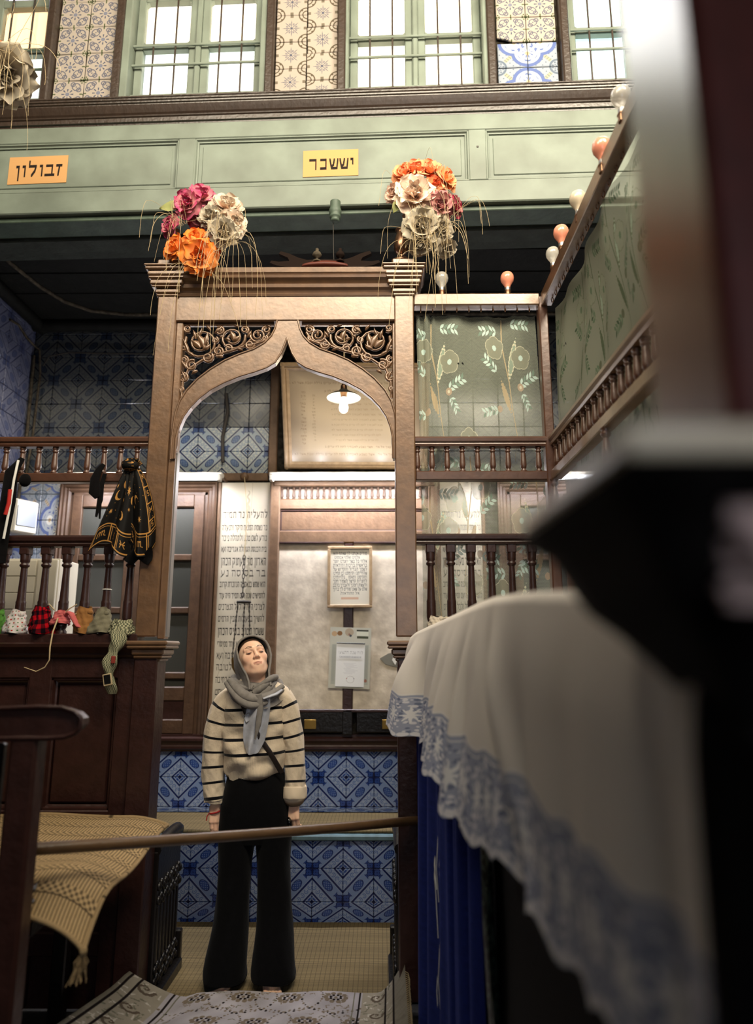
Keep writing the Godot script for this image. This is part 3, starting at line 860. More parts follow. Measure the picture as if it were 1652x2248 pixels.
func mat_sheet(called: String, label: String, a: Vector3, u: Vector3, w: Vector3, th: float) -> void:
	if not M.has("straw"):
		img_mat("straw", straw_image(), 0.85, 0.25)
		M.straw.uv1_triplanar = true; M.straw.uv1_world_triplanar = true; M.straw.uv1_scale = Vector3.ONE * 2.6
	var g := G.new()
	var P := []
	for j in 9:
		var row := []
		for i in 41: row.append(a + u * (i / 40.0) + w * (j / 8.0) + Vector3.UP * (th + 0.0035 * sin(i * 1.7 + j) * sin(j * 0.9)))
		P.append(row)
	g.grid(P, false, false)
	var n := w.cross(u).normalized() * th
	g.box(a + u / 2 + w * 1.0 + Vector3.UP * th / 2, Vector3(u.x, th, 0.006), 0.002)
	var o: Node3D = part(called, g, M.straw)
	tag(o, label, "mat")

func glazed_door(k: int, label: String, x0: float, x1: float) -> void:
	var o := struct("door_%d" % k, label)
	var y0 := 1.033; var y1 := 2.842; var z := -5.0
	var g := G.new()
	var pr := [[0, 0], [0.05, 0], [0.055, 0.012], [0.042, 0.02], [0.045, 0.035], [0.03, 0.045], [0.034, 0.06], [0.02, 0.075], [0.02, 0.095], [0, 0.095]]
	g.run(pr, Vector3(x0, y0, z), Vector3(x0, y1, z), Vector3.BACK, Vector3.RIGHT)
	g.run(pr, Vector3(x1, y1, z), Vector3(x1, y0, z), Vector3.BACK, Vector3.LEFT)
	g.run(pr, Vector3(x0, y1, z), Vector3(x1, y1, z), Vector3.BACK, Vector3.DOWN)
	part("door_frame", g, M.door_brown, o)
	var mid := (x0 + x1) / 2
	for s in [0, 1]:
		var a := (x0 + 0.095) if s == 0 else mid + 0.003; var b := (mid - 0.003) if s == 0 else x1 - 0.095
		var lf := G.new()
		var sw := 0.075
		for x in [a + sw / 2, b - sw / 2]: lf.box(Vector3(x, (y0 + y1 - 0.095) / 2, z + 0.015), Vector3(sw, y1 - 0.095 - y0, 0.04), 0.004)
		for y in [y0 + 0.05, 1.305, 1.43, 1.89, 2.275, y1 - 0.14]:
			lf.box(Vector3((a + b) / 2, y, z + 0.014), Vector3(b - a - 2 * sw + 0.004, 0.05 if y > 1.4 and y < 2.6 else 0.1, 0.036), 0.008)
		part("leaf", lf, M.door_brown, o)
		for q in [[1.33, 1.41], [1.45, 1.87], [1.91, 2.255], [2.295, 2.66]]:
			part("pane", bx(Vector3((a + b) / 2, (q[0] + q[1]) / 2, z + 0.006), Vector3(b - a - 2 * sw + 0.004, q[1] - q[0] + 0.01, 0.006), 0.0), M.dark_glass, o)
		part("lower_panel", bx(Vector3((a + b) / 2, 1.19, z + 0.01), Vector3(b - a - 2 * sw + 0.004, 0.2, 0.02), 0.006), M.wood_dark, o)

func marble_slab(called: String, label: String, x0: float, x1: float, near: bool) -> void:
	var W := 400; var H := 1720
	var im := paint(W / 4, H / 4, func(x: float, y: float) -> Color:
		var f := 0.93 + 0.05 * sin(x * 7.0 + y * 13.0) * sin(y * 31.0 - x * 5.0)
		return Color(0.8, 0.76, 0.68) * f)
	im.resize(W, H, Image.INTERPOLATE_CUBIC)
	var ink := Color(0.13, 0.115, 0.1)
	var st := Color(0.55, 0.51, 0.44)
	if near:   # painted shadow of the hanging lamp, and cracks down the stone
		for q in [[225, 60, 300, 24], [215, 300, 540, 16], [245, 520, 700, 30], [250, 690, 860, 44]]:
			for k in 40:
				var f := k / 39.0
				disc(im, q[0] + 8 * sin(k * 0.7), lerpf(q[1], q[2], f), q[3] * 0.5 * (1.0 - absf(f - 0.6)), Color(0.66, 0.62, 0.54))
		stroke(im, [Vector2(255, 0), Vector2(248, 240), Vector2(262, 520), Vector2(285, 690)], 2, 2, st)
		stroke(im, [Vector2(290, 850), Vector2(310, 960), Vector2(296, 1060)], 2, 2, st)
		stroke(im, [Vector2(40, 1080), Vector2(90, 1180), Vector2(30, 1330)], 2, 2, st)
	var L := [["להעליה נר תמיד", 250, 40], ["נר נשמת המנוח היקר והנעלה", 338, 33], ["נודע לשם טוב ולתהלה ניכר", 412, 34], ["בית הכנסת הגדולה אגריבה ועא", 488, 32], ["הארון מר מעתוק הכהן", 580, 46], ["בר בסיסה נע", 656, 38], ["הוא שמש בנאמנה הנזכרת קרוב", 730, 33], ["לחמישים שנה ועם תמיד היה עוד", 806, 32], ["לצרכי הקהל ולכל הנצרכים", 884, 36], ["להשיך בפעולות אבין הרמים", 962, 34], ["ששמו הטוב בכיס הכהן", 1050, 43], ["נודע בשערים שהוא אחד ממיסרי", 1128, 31], ["בית הכנסת אגריבה ועא", 1206, 35], ["זכרו אלקים לטובה", 1282, 36], ["לזכרון עולם ולבה בחיבה", 1362, 34], ["נפטר ביום שש ותשסט", 1440, 34], ["שנת קרוב לשם", 1515, 34], ["תנצבה מקום מנוע כבוד", 1592, 34], ["אמן", 1668, 36]]
	for q in L: heb_mid(im, q[0], W / 2.0, q[1], q[2] * 0.95, ink, 0.2, 0.11, minf(0.95, 0.92 * W / (heb_width(q[0]) * q[2] * 0.95)))
	var mt := img_mat("marble_" + str(near), im, 0.45, 0.45)
	var o := thing(called, label, "plaque", Vector3((x0 + x1) / 2, 1.92, -4.995))
	var w := x1 - x0; var h := 1.84
	var g := G.new()
	g.quad(Vector3(-w / 2 + 0.012, -h / 2, 0.022), Vector3(w / 2 - 0.012, -h / 2, 0.022), Vector3(w / 2 - 0.012, h / 2, 0.022), Vector3(-w / 2 + 0.012, h / 2, 0.022))
	part("inscribed_face", g, mt, o)
	part("slab", bx(Vector3(0, 0, 0.01), Vector3(w - 0.02, h, 0.0235), 0.002), M.cream, o)
	for s in [-1, 1]: part("edge_strip", bx(Vector3(s * (w / 2), 0, 0.018), Vector3(0.026, h, 0.036), 0.006), M.wood_brown, o)

func turned(prof: Array, y0: float, y1: float, r: float, seg := 12) -> G:    # a turned baluster: profile heights 0..1
	var g := G.new()
	var q := []
	for p in prof: q.append([p[0] * r, lerpf(y0, y1, p[1])])
	g.lathe(q, Vector3.ZERO, seg)
	return g

const SMALL_BAL := [[0.7, 0.0], [1.0, 0.02], [1.0, 0.07], [0.6, 0.11], [0.75, 0.14], [0.95, 0.2], [1.0, 0.26], [0.92, 0.4], [0.68, 0.74], [0.62, 0.76], [0.92, 0.8], [0.95, 0.83], [0.62, 0.86], [0.95, 0.9], [1.0, 0.95], [0.7, 1.0]]
const BIG_BAL := [[1.1, 0.0], [1.1, 0.03], [0.8, 0.05], [1.05, 0.08], [1.05, 0.11], [0.7, 0.13], [0.9, 0.15], [1.05, 0.19], [1.02, 0.34], [1.05, 0.36], [0.9, 0.38], [0.78, 0.55], [0.68, 0.74], [0.68, 0.755], [1.02, 0.77], [1.02, 0.79], [0.7, 0.805], [1.0, 0.82], [1.0, 0.85], [1.05, 0.88], [1.05, 0.905]]

func cupboard() -> void:
	var o := thing("cupboard", "brown wall cupboard with a small gallery and cream doors right of the marble slab", "cupboard", Vector3(0, 0, -5.0))
	var x0 := -0.815; var x1 := 0.41
	var fr := G.new()
	fr.box(Vector3(x0 + 0.03, 1.94, 0.045), Vector3(0.075, 1.81, 0.1), 0.008)
	fr.box(Vector3(x1 - 0.03, 1.94, 0.045), Vector3(0.075, 1.81, 0.1), 0.008)
	fr.box(Vector3(-0.2, 2.665, 0.035), Vector3(1.18, 0.085, 0.07), 0.01)
	fr.box(Vector3(-0.2, 2.42, 0.04), Vector3(1.18, 0.09, 0.08), 0.008)
	fr.box(Vector3(-0.2, 2.815, 0.05), Vector3(1.2, 0.04, 0.11), 0.008)
	part("carcass", fr, M.wood_brown, o)
	part("gallery_back", bx(Vector3(-0.2, 2.755, 0.01), Vector3(1.15, 0.09, 0.01), 0.0), M.cream, o)
	var b := turned(SMALL_BAL, 2.706, 2.796, 0.0125, 8).mesh()
	for k in 25: part("gallery_baluster", b, M.door_brown, o, Transform3D(Basis(), Vector3(-0.742 + k * 0.0447, 0, 0.055)))
	part("frieze_panel", bx(Vector3(-0.2, 2.542, 0.03), Vector3(1.1, 0.15, 0.05), 0.01), M.wood_brown, o)
	panel_frame(o, -0.75, 0.35, 2.462, 2.622, 0.05, M.wood_dark, 0.014, 0.012)
	for s in [0, 1]:
		var a := -0.752 if s == 0 else -0.205; var e := -0.275 if s == 0 else 0.345
		part("door", bx(Vector3((a + e) / 2, 1.785, 0.05), Vector3(e - a, 1.175, 0.03), 0.004), M.cream, o)
	part("stile", bx(Vector3(-0.24, 1.785, 0.052), Vector3(0.068, 1.175, 0.05), 0.006), M.wood_dark, o)
	part("top_bead", bx(Vector3(-0.51, 2.375, 0.075), Vector3(0.47, 0.012, 0.02), 0.003), M.wood_dark, o)
	part("top_bead", bx(Vector3(0.07, 2.375, 0.075), Vector3(0.55, 0.012, 0.02), 0.003), M.wood_dark, o)
	for s in [0, 1]:
		var cx := -0.5 if s == 0 else 0.07
		var dr := part("drawer", bx(Vector3(cx, 1.12, 0.055), Vector3(0.5, 0.14, 0.04), 0.006), M.wood_black, o)
		var px := -0.497 if s == 0 else 0.042
		part("brass_plate", bx(Vector3(px, 1.105, 0.079), Vector3(0.082, 0.062, 0.006), 0.002), M.brass, dr)
	part("rail", bx(Vector3(-0.2, 1.195, 0.055), Vector3(1.18, 0.02, 0.06), 0.004), M.wood_dark, o)
	part("drop_stile", bx(Vector3(-0.24, 1.12, 0.06), Vector3(0.07, 0.17, 0.05), 0.006), M.wood_black, o)
	# framed prayer notice, printed poster, torn label on the doors
	var im := Image.create_empty(320, 440, false, Image.FORMAT_RGB8); im.fill(Color(0.87, 0.84, 0.77))
	var ink := Color(0.15, 0.13, 0.12)
	var T := ["מודים אנחנו לך שאתה הוא", "אלהינו ואלהי אבותינו", "אלהי כל בשר יוצרנו יוצר", "בראשית ברכות והודאות", "לשמך הגדול והקדוש על", "שהחייתנו וקימתנו כן תחינו", "ותקימנו ותאסוף גלויותינו", "לחצרות קדשך לשמור חקך", "ולעשות רצונך ולעבדך בלבב", "שלם על שאנו מודים לך ברוך", "אל ההודאות"]
	for k in T.size():
		var wd := heb_width(T[k])
		var sx := minf(1.0, 275.0 / (wd * 19.0))
		if k == 1: heb(im, T[k], 240, 79, 18, ink, 0.22, 0.13, sx * 0.8)
		elif k == 10: heb_mid(im, T[k], 160, 48 + k * 31, 17, ink, 0.22, 0.13, 0.9)
		else: heb(im, T[k], 298, 48 + k * 31, 19, ink, 0.22, 0.13, sx)
	im.fill_rect(Rect2i(90, 378, 140, 18), Color(0.8, 0.66, 0.56))
	var n := thing("framed_notice", "framed Hebrew prayer sheet hung high on the cupboard doors", "notice", Vector3(-0.23, 2.125, -4.915))
	n.rotation = Vector3(0.03, 0, 0.004)
	flat_sheet("sheet", 0.285, 0.405, 0.012, img_mat("notice", im, 0.3, 0.5), n)
	var fg := G.new()
	for q in [[0, 0.21, 0.32, 0.022], [0, -0.21, 0.32, 0.022]]: fg.box(Vector3(q[0], q[1], 0.008), Vector3(q[2], q[3], 0.028), 0.004)
	for s in [-1, 1]: fg.box(Vector3(s * 0.15, 0, 0.008), Vector3(0.022, 0.4, 0.028), 0.004)
	part("frame", fg, M.gilt, n)
	part("backing", bx(Vector3(0, 0, 0.002), Vector3(0.3, 0.42, 0.012), 0.0), M.wood_brown, n)
	im = Image.create_empty(320, 460, false, Image.FORMAT_RGB8); im.fill(Color(0.74, 0.73, 0.68))
	im.fill_rect(Rect2i(18, 130, 34, 300), Color(0.66, 0.67, 0.63)); im.fill_rect(Rect2i(268, 130, 36, 300), Color(0.66, 0.67, 0.63))
	for k in 46:
		im.fill_rect(Rect2i(272, 136 + k * 6, 26, 1), Color(0.45, 0.45, 0.44)); im.fill_rect(Rect2i(22, 136 + k * 6, 26, 1), Color(0.52, 0.52, 0.5))
	for q in [[34, 50, 22, Color(0.72, 0.6, 0.47)], [76, 46, 20, Color(0.5, 0.36, 0.22)], [150, 36, 34, Color(0.66, 0.6, 0.52)], [160, 62, 10, Color(0.25, 0.27, 0.3)], [150, 52, 8, Color(0.55, 0.4, 0.35)]]: disc(im, q[0], q[1], q[2], q[3], q[2] * 0.9)
	im.fill_rect(Rect2i(206, 16, 92, 12), Color(0.2, 0.21, 0.17)); im.fill_rect(Rect2i(206, 28, 92, 34), Color(0.82, 0.82, 0.76)); im.fill_rect(Rect2i(210, 64, 88, 18), Color(0.28, 0.29, 0.22))
	disc(im, 286, 400, 12, Color(0.6, 0.42, 0.36))
	n = thing("calendar_poster", "printed grey calendar poster taped low on the cupboard, tilted slightly", "poster", Vector3(-0.226, 1.555, -4.915))
	n.rotation = Vector3(0.02, 0, -0.03)
	flat_sheet("backing_sheet", 0.29, 0.42, 0.002, img_mat("poster", im, 0.4, 0.4), n)
	im = Image.create_empty(240, 330, false, Image.FORMAT_RGB8); im.fill(Color(0.9, 0.9, 0.9))
	heb_mid(im, "לוח שנת התשעו", 120, 78, 17, Color(0.5, 0.5, 0.52))
	for k in 11: im.fill_rect(Rect2i(60 + (k * 37) % 30, 150 + k * 8, 110 - (k * 29) % 50, 2), Color(0.76, 0.76, 0.78))
	for k in 40:
		var a := TAU * k / 40
		disc(im, 125 + cos(a) * 32, 275 + sin(a) * 26, 1.6, Color(0.55, 0.5, 0.48))
	disc(im, 95, 268, 4, Color(0.6, 0.3, 0.25)); disc(im, 156, 268, 4, Color(0.3, 0.3, 0.35))
	var pg := flat_sheet("white_page", 0.2, 0.295, 0.006, img_mat("page", im, 0.35, 0.45), n, Vector3(0.004, -0.05, 0.003))
	part("binding_strip", bx(Vector3(0, 0.15, 0.006), Vector3(0.2, 0.008, 0.006), 0.002), M.wood_black, pg)
	var tm := TextMesh.new(); tm.text = "CALENDRIER HEBRAIQUE"; tm.font = sysfont("Droid Sans"); tm.font_size = 16; tm.pixel_size = 0.00085; tm.depth = 0.0008
	part("heading", tm, mat("grey_ink", Color(0.45, 0.45, 0.47), 0.6), pg, Transform3D(Basis(), Vector3(0, 0.055, 0.0078)))
	var sg := G.new()
	sg.prism(PackedVector2Array([Vector2(-0.09, 0.01), Vector2(-0.03, 0.045), Vector2(0.07, 0.06), Vector2(0.075, -0.02), Vector2(0.03, -0.05), Vector2(-0.05, -0.03)]), 0, 0.002)
	n = thing("torn_label", "torn grey paper label stuck to the right cream door", "label", Vector3(0.075, 1.54, -4.933))
	part("paper", sg, mat("label_grey", Color(0.48, 0.47, 0.43), 0.8), n)
	sg = G.new(); sg.prism(PackedVector2Array([Vector2(-0.005, 0.0), Vector2(0.015, 0.04), Vector2(0.035, 0.0), Vector2(0.018, -0.035)]), 0.002, 0.004)
	part("patch", sg, M.tape, n)

func sysfont(nme: String) -> SystemFont:
	var f := SystemFont.new(); f.font_names = PackedStringArray([nme]); return f

func flat_sheet(called: String, w: float, h: float, th: float, mt: Material, parent: Node, at := Vector3.ZERO) -> MeshInstance3D:
	var g := G.new()
	g.quad(Vector3(-w / 2, -h / 2, th), Vector3(w / 2, -h / 2, th), Vector3(w / 2, h / 2, th), Vector3(-w / 2, h / 2, th))
	g.quad(Vector3(w / 2, -h / 2, 0), Vector3(-w / 2, -h / 2, 0), Vector3(-w / 2, h / 2, 0), Vector3(w / 2, h / 2, 0), Vector2(0.01, 0.01), Vector2(0.01, 0.01), Vector2(0.01, 0.02), Vector2(0.02, 0.02))
	for q in [[-1, -1, 1, -1], [1, -1, 1, 1], [1, 1, -1, 1], [-1, 1, -1, -1]]:
		g.quad(Vector3(q[0] * w / 2, q[1] * h / 2, 0), Vector3(q[2] * w / 2, q[3] * h / 2, 0), Vector3(q[2] * w / 2, q[3] * h / 2, th), Vector3(q[0] * w / 2, q[1] * h / 2, th), Vector2(0.01, 0.01), Vector2(0.01, 0.01), Vector2(0.01, 0.02), Vector2(0.02, 0.02))
	return part(called, g, mt, parent, Transform3D(Basis(), at))

func framed_picture() -> void:
	var o := thing("framed_picture", "large framed parchment of faded Hebrew text leaning out above the cupboard", "picture", Vector3(-0.19, 2.935, -4.93))
	o.rotation = Vector3(deg_to_rad(31), 0, deg_to_rad(-0.5))
	var W := 1.06; var H := 0.78
	var im := paint(128, 102, func(x: float, y: float) -> Color:
		var f := 0.82 + 0.16 * sin(x * 9.0 + 3.0 * sin(y * 5.0)) * sin(y * 8.0 + x * 3.0)
		var edge := minf(minf(x, 1 - x), minf(y, 1 - y))
		return Color(0.78, 0.7, 0.58).lerp(Color(0.5, 0.44, 0.37), clampf(1.0 - edge * 7.0, 0, 1) * 0.6 + (1.0 - f) * 0.8))
	im.resize(768, 612, Image.INTERPOLATE_CUBIC)
	var ink := Color(0.44, 0.36, 0.26)
	var words := "והיה כי יבאך אל ארץ אשר נשבע לאבתיך לתת לה ערים גדלת וטבת אשר לא בנית"
	heb(im, words, 690, 90, 11, ink); heb(im, words, 690, 560, 11, ink)
	heb(im, words.substr(0, 44), 620, 140, 10, ink); heb(im, words.substr(5, 44), 620, 508, 10, ink)
	for k in 15:
		heb(im, words.substr(k * 3, 3), 95, 150 + k * 24, 10, ink); heb(im, words.substr(k * 2, 3), 700, 150 + k * 24, 10, ink)
		heb(im, words.substr(k * 4, 2), 150, 170 + k * 21, 9, ink)
	for k in 9: heb_mid(im, words.substr(k * 5, 34), 390, 190 + k * 34, 9, Color(0.55, 0.46, 0.34))
	flat_sheet("parchment", W - 0.1, H - 0.1, 0.004, img_mat("parchment", im, 0.35, 0.5), o, Vector3(0, H / 2, 0.014))
	part("backing", bx(Vector3(0, H / 2, 0.003), Vector3(W - 0.04, H - 0.04, 0.02), 0.002), M.wood_brown, o)
	var g := G.new()
	var pr := [[0, 0], [0.022, 0], [0.034, 0.01], [0.034, 0.022], [0.024, 0.03], [0.028, 0.04], [0.02, 0.056], [0.012, 0.062], [0, 0.062]]
	g.run(pr, Vector3(W / 2, 0, 0), Vector3(-W / 2, 0, 0), Vector3.BACK, Vector3.UP)
	g.run(pr, Vector3(-W / 2, H, 0), Vector3(W / 2, H, 0), Vector3.BACK, Vector3.DOWN)
	g.run(pr, Vector3(-W / 2, 0, 0), Vector3(-W / 2, H, 0), Vector3.BACK, Vector3.RIGHT)
	g.run(pr, Vector3(W / 2, H, 0), Vector3(W / 2, 0, 0), Vector3.BACK, Vector3.LEFT)
	part("frame", g, M.gilt, o)
	for s in [-1, 1]:
		var w := G.new(); w.tube([Vector3(s * 0.4, H - 0.02, 0), Vector3(s * 0.4, H * cos(0.54) * 1.25, -0.27)], 0.003, 5)
		part("hanging_wire", w, M.iron, o)

func tube_lamp(x0: float, x1: float, label: String) -> void:
	var o := thing("tube_lamp", label, "lamp", Vector3(0, 2.824, -4.765), "fluorescent tubes along the back wall")
	part("batten", bx(Vector3((x0 + x1) / 2, 0.03, -0.035), Vector3(x1 - x0, 0.03, 0.07), 0.006), M.white_plastic, o)
	for x in [x0 + 0.02, x1 - 0.02]:
		part("end_cap", bx(Vector3(x, 0, -0.005), Vector3(0.03, 0.05, 0.055), 0.006), M.white_plastic, o)
		part("bracket", bx(Vector3(x, 0.03, -0.15), Vector3(0.02, 0.02, 0.18), 0.003), M.wood_brown, o)
	var g := G.new(); g.tube([Vector3(x0 + 0.035, 0, 0.005), Vector3(x1 - 0.035, 0, 0.005)], 0.019, 12)
	part("tube", g, M.tube_glow, o)
	var l := AreaLight3D.new(); l.name = "tube_light"
	l.area_size = Vector2(x1 - x0 - 0.1, 0.035)
	l.light_color = Color(0.97, 0.97, 1.0); l.light_energy = LAMP * 2.2; l.area_range = 12.0; l.shadow_enabled = true
	o.add_child(l, true)
	l.position = Vector3((x0 + x1) / 2, -0.022, 0.005)
	l.basis = Basis.looking_at(Vector3(0, -0.97, -0.24), Vector3(0, -0.24, 0.97))
	for k in 5:
		var w := OmniLight3D.new(); w.name = "tube_light"
		w.light_color = Color(0.97, 0.97, 1.0); w.light_energy = LAMP * 0.05; w.omni_range = 12.0; w.omni_attenuation = 2.0; w.light_size = 0.02; w.shadow_enabled = true
		o.add_child(w, true)
		w.position = Vector3(lerpf(x0, x1, (k + 0.5) / 5.0), 0.0, 0.05)

const LAMP := 1.0
func pendant_lamp() -> void:
	var at := Vector3(-0.24, 3.155, -4.1)
	var o := thing("pendant_lamp", "white enamel pendant lamp with a bare lit bulb hanging inside the arch", "lamp", at)
	var g := G.new()
	g.lathe([[0.02, 0.075], [0.03, 0.07], [0.04, 0.055], [0.09, 0.035], [0.108, 0.022], [0.11, 0.018], [0.106, 0.02], [0.088, 0.031], [0.038, 0.05], [0.026, 0.06]], Vector3.ZERO, 28)
	part("shade", g, M.enamel, o)
	g = G.new(); g.lathe([[0.014, 0.11], [0.02, 0.1], [0.022, 0.07], [0.02, 0.03], [0.016, 0.025]], Vector3.ZERO, 12)
	part("holder", g, M.copper, o)
	g = G.new(); g.tube([Vector3(0, 0.1, 0), Vector3(0.0, 0.5, 0.0), Vector3(0.0, 0.98, 0.0)], 0.004, 6)
	part("cord", g, M.raffia, o)
	g = G.new(); g.lathe([[0.013, 0.025], [0.015, 0.005], [0.026, -0.02], [0.031, -0.045], [0.027, -0.067], [0.015, -0.08], [0.0, -0.084]], Vector3.ZERO, 16)
	part("bulb", g, M.bulb_glow, o)
	var l := OmniLight3D.new(); l.name = "bulb_light"
	l.light_color = Color(1.0, 0.93, 0.8); l.light_energy = LAMP * 0.09; l.omni_range = 10.0; l.omni_attenuation = 2.0; l.light_size = 0.025; l.shadow_enabled = true
	o.add_child(l)
	l.position = Vector3(0, -0.045, 0)

func hanging_lamp() -> void:
	var o := thing("hanging_oil_lamp", "iron oil lamp on a chain before the marble slab, mostly behind the woman", "lamp", Vector3(-0.965, 2.88, -4.8))
	var g := G.new(); g.tube([Vector3(-0.065, 0.005, -0.165), Vector3(-0.04, -0.05, -0.06), Vector3(0, -0.3, 0), Vector3(-0.01, -0.62, 0)], 0.003, 5)
	part("cord", g, M.raffia, o)
	g = G.new()
	for k in 9:
		var y := -0.63 - k * 0.033
		var ring := []
		for q in 9: ring.append(Vector3(-0.01 + cos(TAU * q / 8) * (0.009 if k % 2 == 0 else 0.003), y + sin(TAU * q / 8) * 0.02, cos(TAU * q / 8) * (0.003 if k % 2 == 0 else 0.009)))
		g.tube(ring, 0.003, 5)
	part("chain", g, M.iron, o)
	g = G.new(); g.lathe([[0.0, -0.93], [0.05, -0.935], [0.052, -0.95], [0.0, -0.955]], Vector3.ZERO, 16)
	part("top_disc", g, M.iron, o)
	for k in 3:
		g = G.new()
		var a := TAU * k / 3 + 0.4
		var p := []
		for q in 25: p.append(Vector3(cos(a) * lerpf(0.045, 0.07, q / 24.0), -0.95 - q * 0.0155, sin(a) * lerpf(0.045, 0.07, q / 24.0)))
		var rr := []
		for q in 25: rr.append(0.006 if q % 2 == 0 else 0.003)
		g.tube(p, rr, 6)
		part("chain", g, M.iron, o)
	g = G.new(); g.lathe([[0.068, -1.32], [0.07, -1.34], [0.064, -1.39], [0.035, -1.44], [0.01, -1.46], [0.0, -1.48]], Vector3.ZERO, 20)
	part("bowl", g, M.brass, o)

func white_cabinet() -> void:
	var o := thing("white_cabinet", "white planked cabinet standing behind the lower left balusters", "cabinet", Vector3(-2.31, 0, -4.3))
	part("body", bx(Vector3(0, 1.1, 0.0), Vector3(0.66, 2.12, 0.26), 0.004), M.white_wood, o)
	for k in 8: part("plank", bx(Vector3(-0.07, 2.1 - k * 0.1, 0.136), Vector3(0.52, 0.097 if k != 3 else 0.094, 0.012), 0.003), M.white_wood, o)
	part("side_board", bx(Vector3(0.265, 1.15, 0.142), Vector3(0.12, 2.0, 0.024), 0.004), M.white_wood, o)
	part("slot", bx(Vector3(-0.105, 1.675, 0.144), Vector3(0.12, 0.06, 0.01), 0.002), M.black, o)
	part("slot_lip", bx(Vector3(-0.105, 1.722, 0.148), Vector3(0.13, 0.03, 0.02), 0.004), M.white_plastic, o)

func wires() -> void:
	# electricity box on the left wall, cables, junction box
	var o := thing("fuse_box", "white plastic fuse box in the corner above the lower left railing", "fuse box", Vector3(-2.6, 2.53, -4.76), "", deg_to_rad(62))
	o.scale = Vector3(0.9, 0.9, 0.9)
	part("body", bx(Vector3(0, 0, 0.03), Vector3(0.2, 0.27, 0.15), 0.014), M.white_plastic, o)
	part("cover", bx(Vector3(0.0, 0, 0.112), Vector3(0.19, 0.255, 0.02), 0.008), M.white_plastic, o)
	part("smoked_window", bx(Vector3(0.0, 0.0, 0.122), Vector3(0.165, 0.16, 0.012), 0.004), M.grey_plastic, o)
	var g := G.new()
	g.tube([Vector3(-2.7, 2.58, -4.93), Vector3(-2.7, 3.2, -4.96), Vector3(-2.71, 3.86, -4.96)], 0.012, 8)
	tag(part("conduit", g, M.trim_pale), "pale vertical conduit running up the corner of the tiled room", "pipe")
	g = G.new()
	g.tube([Vector3(-2.72, 3.98, -4.6), Vector3(-2.72, 4.0, -4.72), Vector3(-2.71, 3.95, -4.83), Vector3(-2.7, 3.93, -4.92), Vector3(-2.665, 3.9, -4.95), Vector3(-2.65, 3.7, -4.965), Vector3(-2.66, 3.2, -4.97), Vector3(-2.68, 2.9, -4.97)], 0.009, 8)
	tag(part("cable", g, M.trim_pale), "pale cable bending round the upper corner of the tiled wall", "cable")
	g = G.new()
	g.tube([Vector3(-2.64, 3.78, -4.975), Vector3(-2.6, 3.86, -4.975), Vector3(-2.45, 3.895, -4.98), Vector3(-2.1, 3.885, -4.98), Vector3(-1.2, 3.88, -4.98), Vector3(-0.86, 3.885, -4.98)], 0.006, 6)
	tag(part("cable", g, M.iron), "thin dark cable crossing the upper tiles", "cable")
	o = thing("junction_box", "round brown junction box between the two tube lamps", "junction box", Vector3(-1.03, 2.885, -4.985))
	g = G.new(); g.lathe([[0.0, 0.045], [0.02, 0.045], [0.03, 0.03], [0.034, 0.0]], Vector3.ZERO, 16, Basis(Vector3.RIGHT, PI / 2))
	part("cover", g, M.wood_brown, o)
	part("strip", bx(Vector3(0, 0, 0.005), Vector3(0.35, 0.06, 0.02), 0.004), M.wood_brown, o)
	g = G.new(); g.tube([Vector3(-1.2, 3.0, -4.975), Vector3(-1.21, 3.2, -4.975), Vector3(-1.18, 3.4, -4.975), Vector3(-1.2, 3.55, -4.975)], 0.014, 6)
	tag(part("cable", g, M.iron), "blackened cable stub on the worn tiles under the arch", "cable")

# ---------------------------------------------------------------- the wooden arch screen and its railings
const ZA := -3.45
func cap_block(parent: Node, called: String, cx: float, z: float, y0: float, w: float, d: float, steps: Array, m: Material) -> void:   # stacked mouldings round a post; steps: [spread, height]
	var g := G.new()
	var y := y0
	for s in steps:
		var gp: float = s[2] if s.size() > 2 else 0.0
		y += gp
		g.box(Vector3(cx, y + s[1] / 2, z), Vector3(w + 2 * s[0], s[1], d + 2 * s[0]), minf(0.007, s[1] * 0.35))
		y += s[1]
	part(called, g, m, parent)

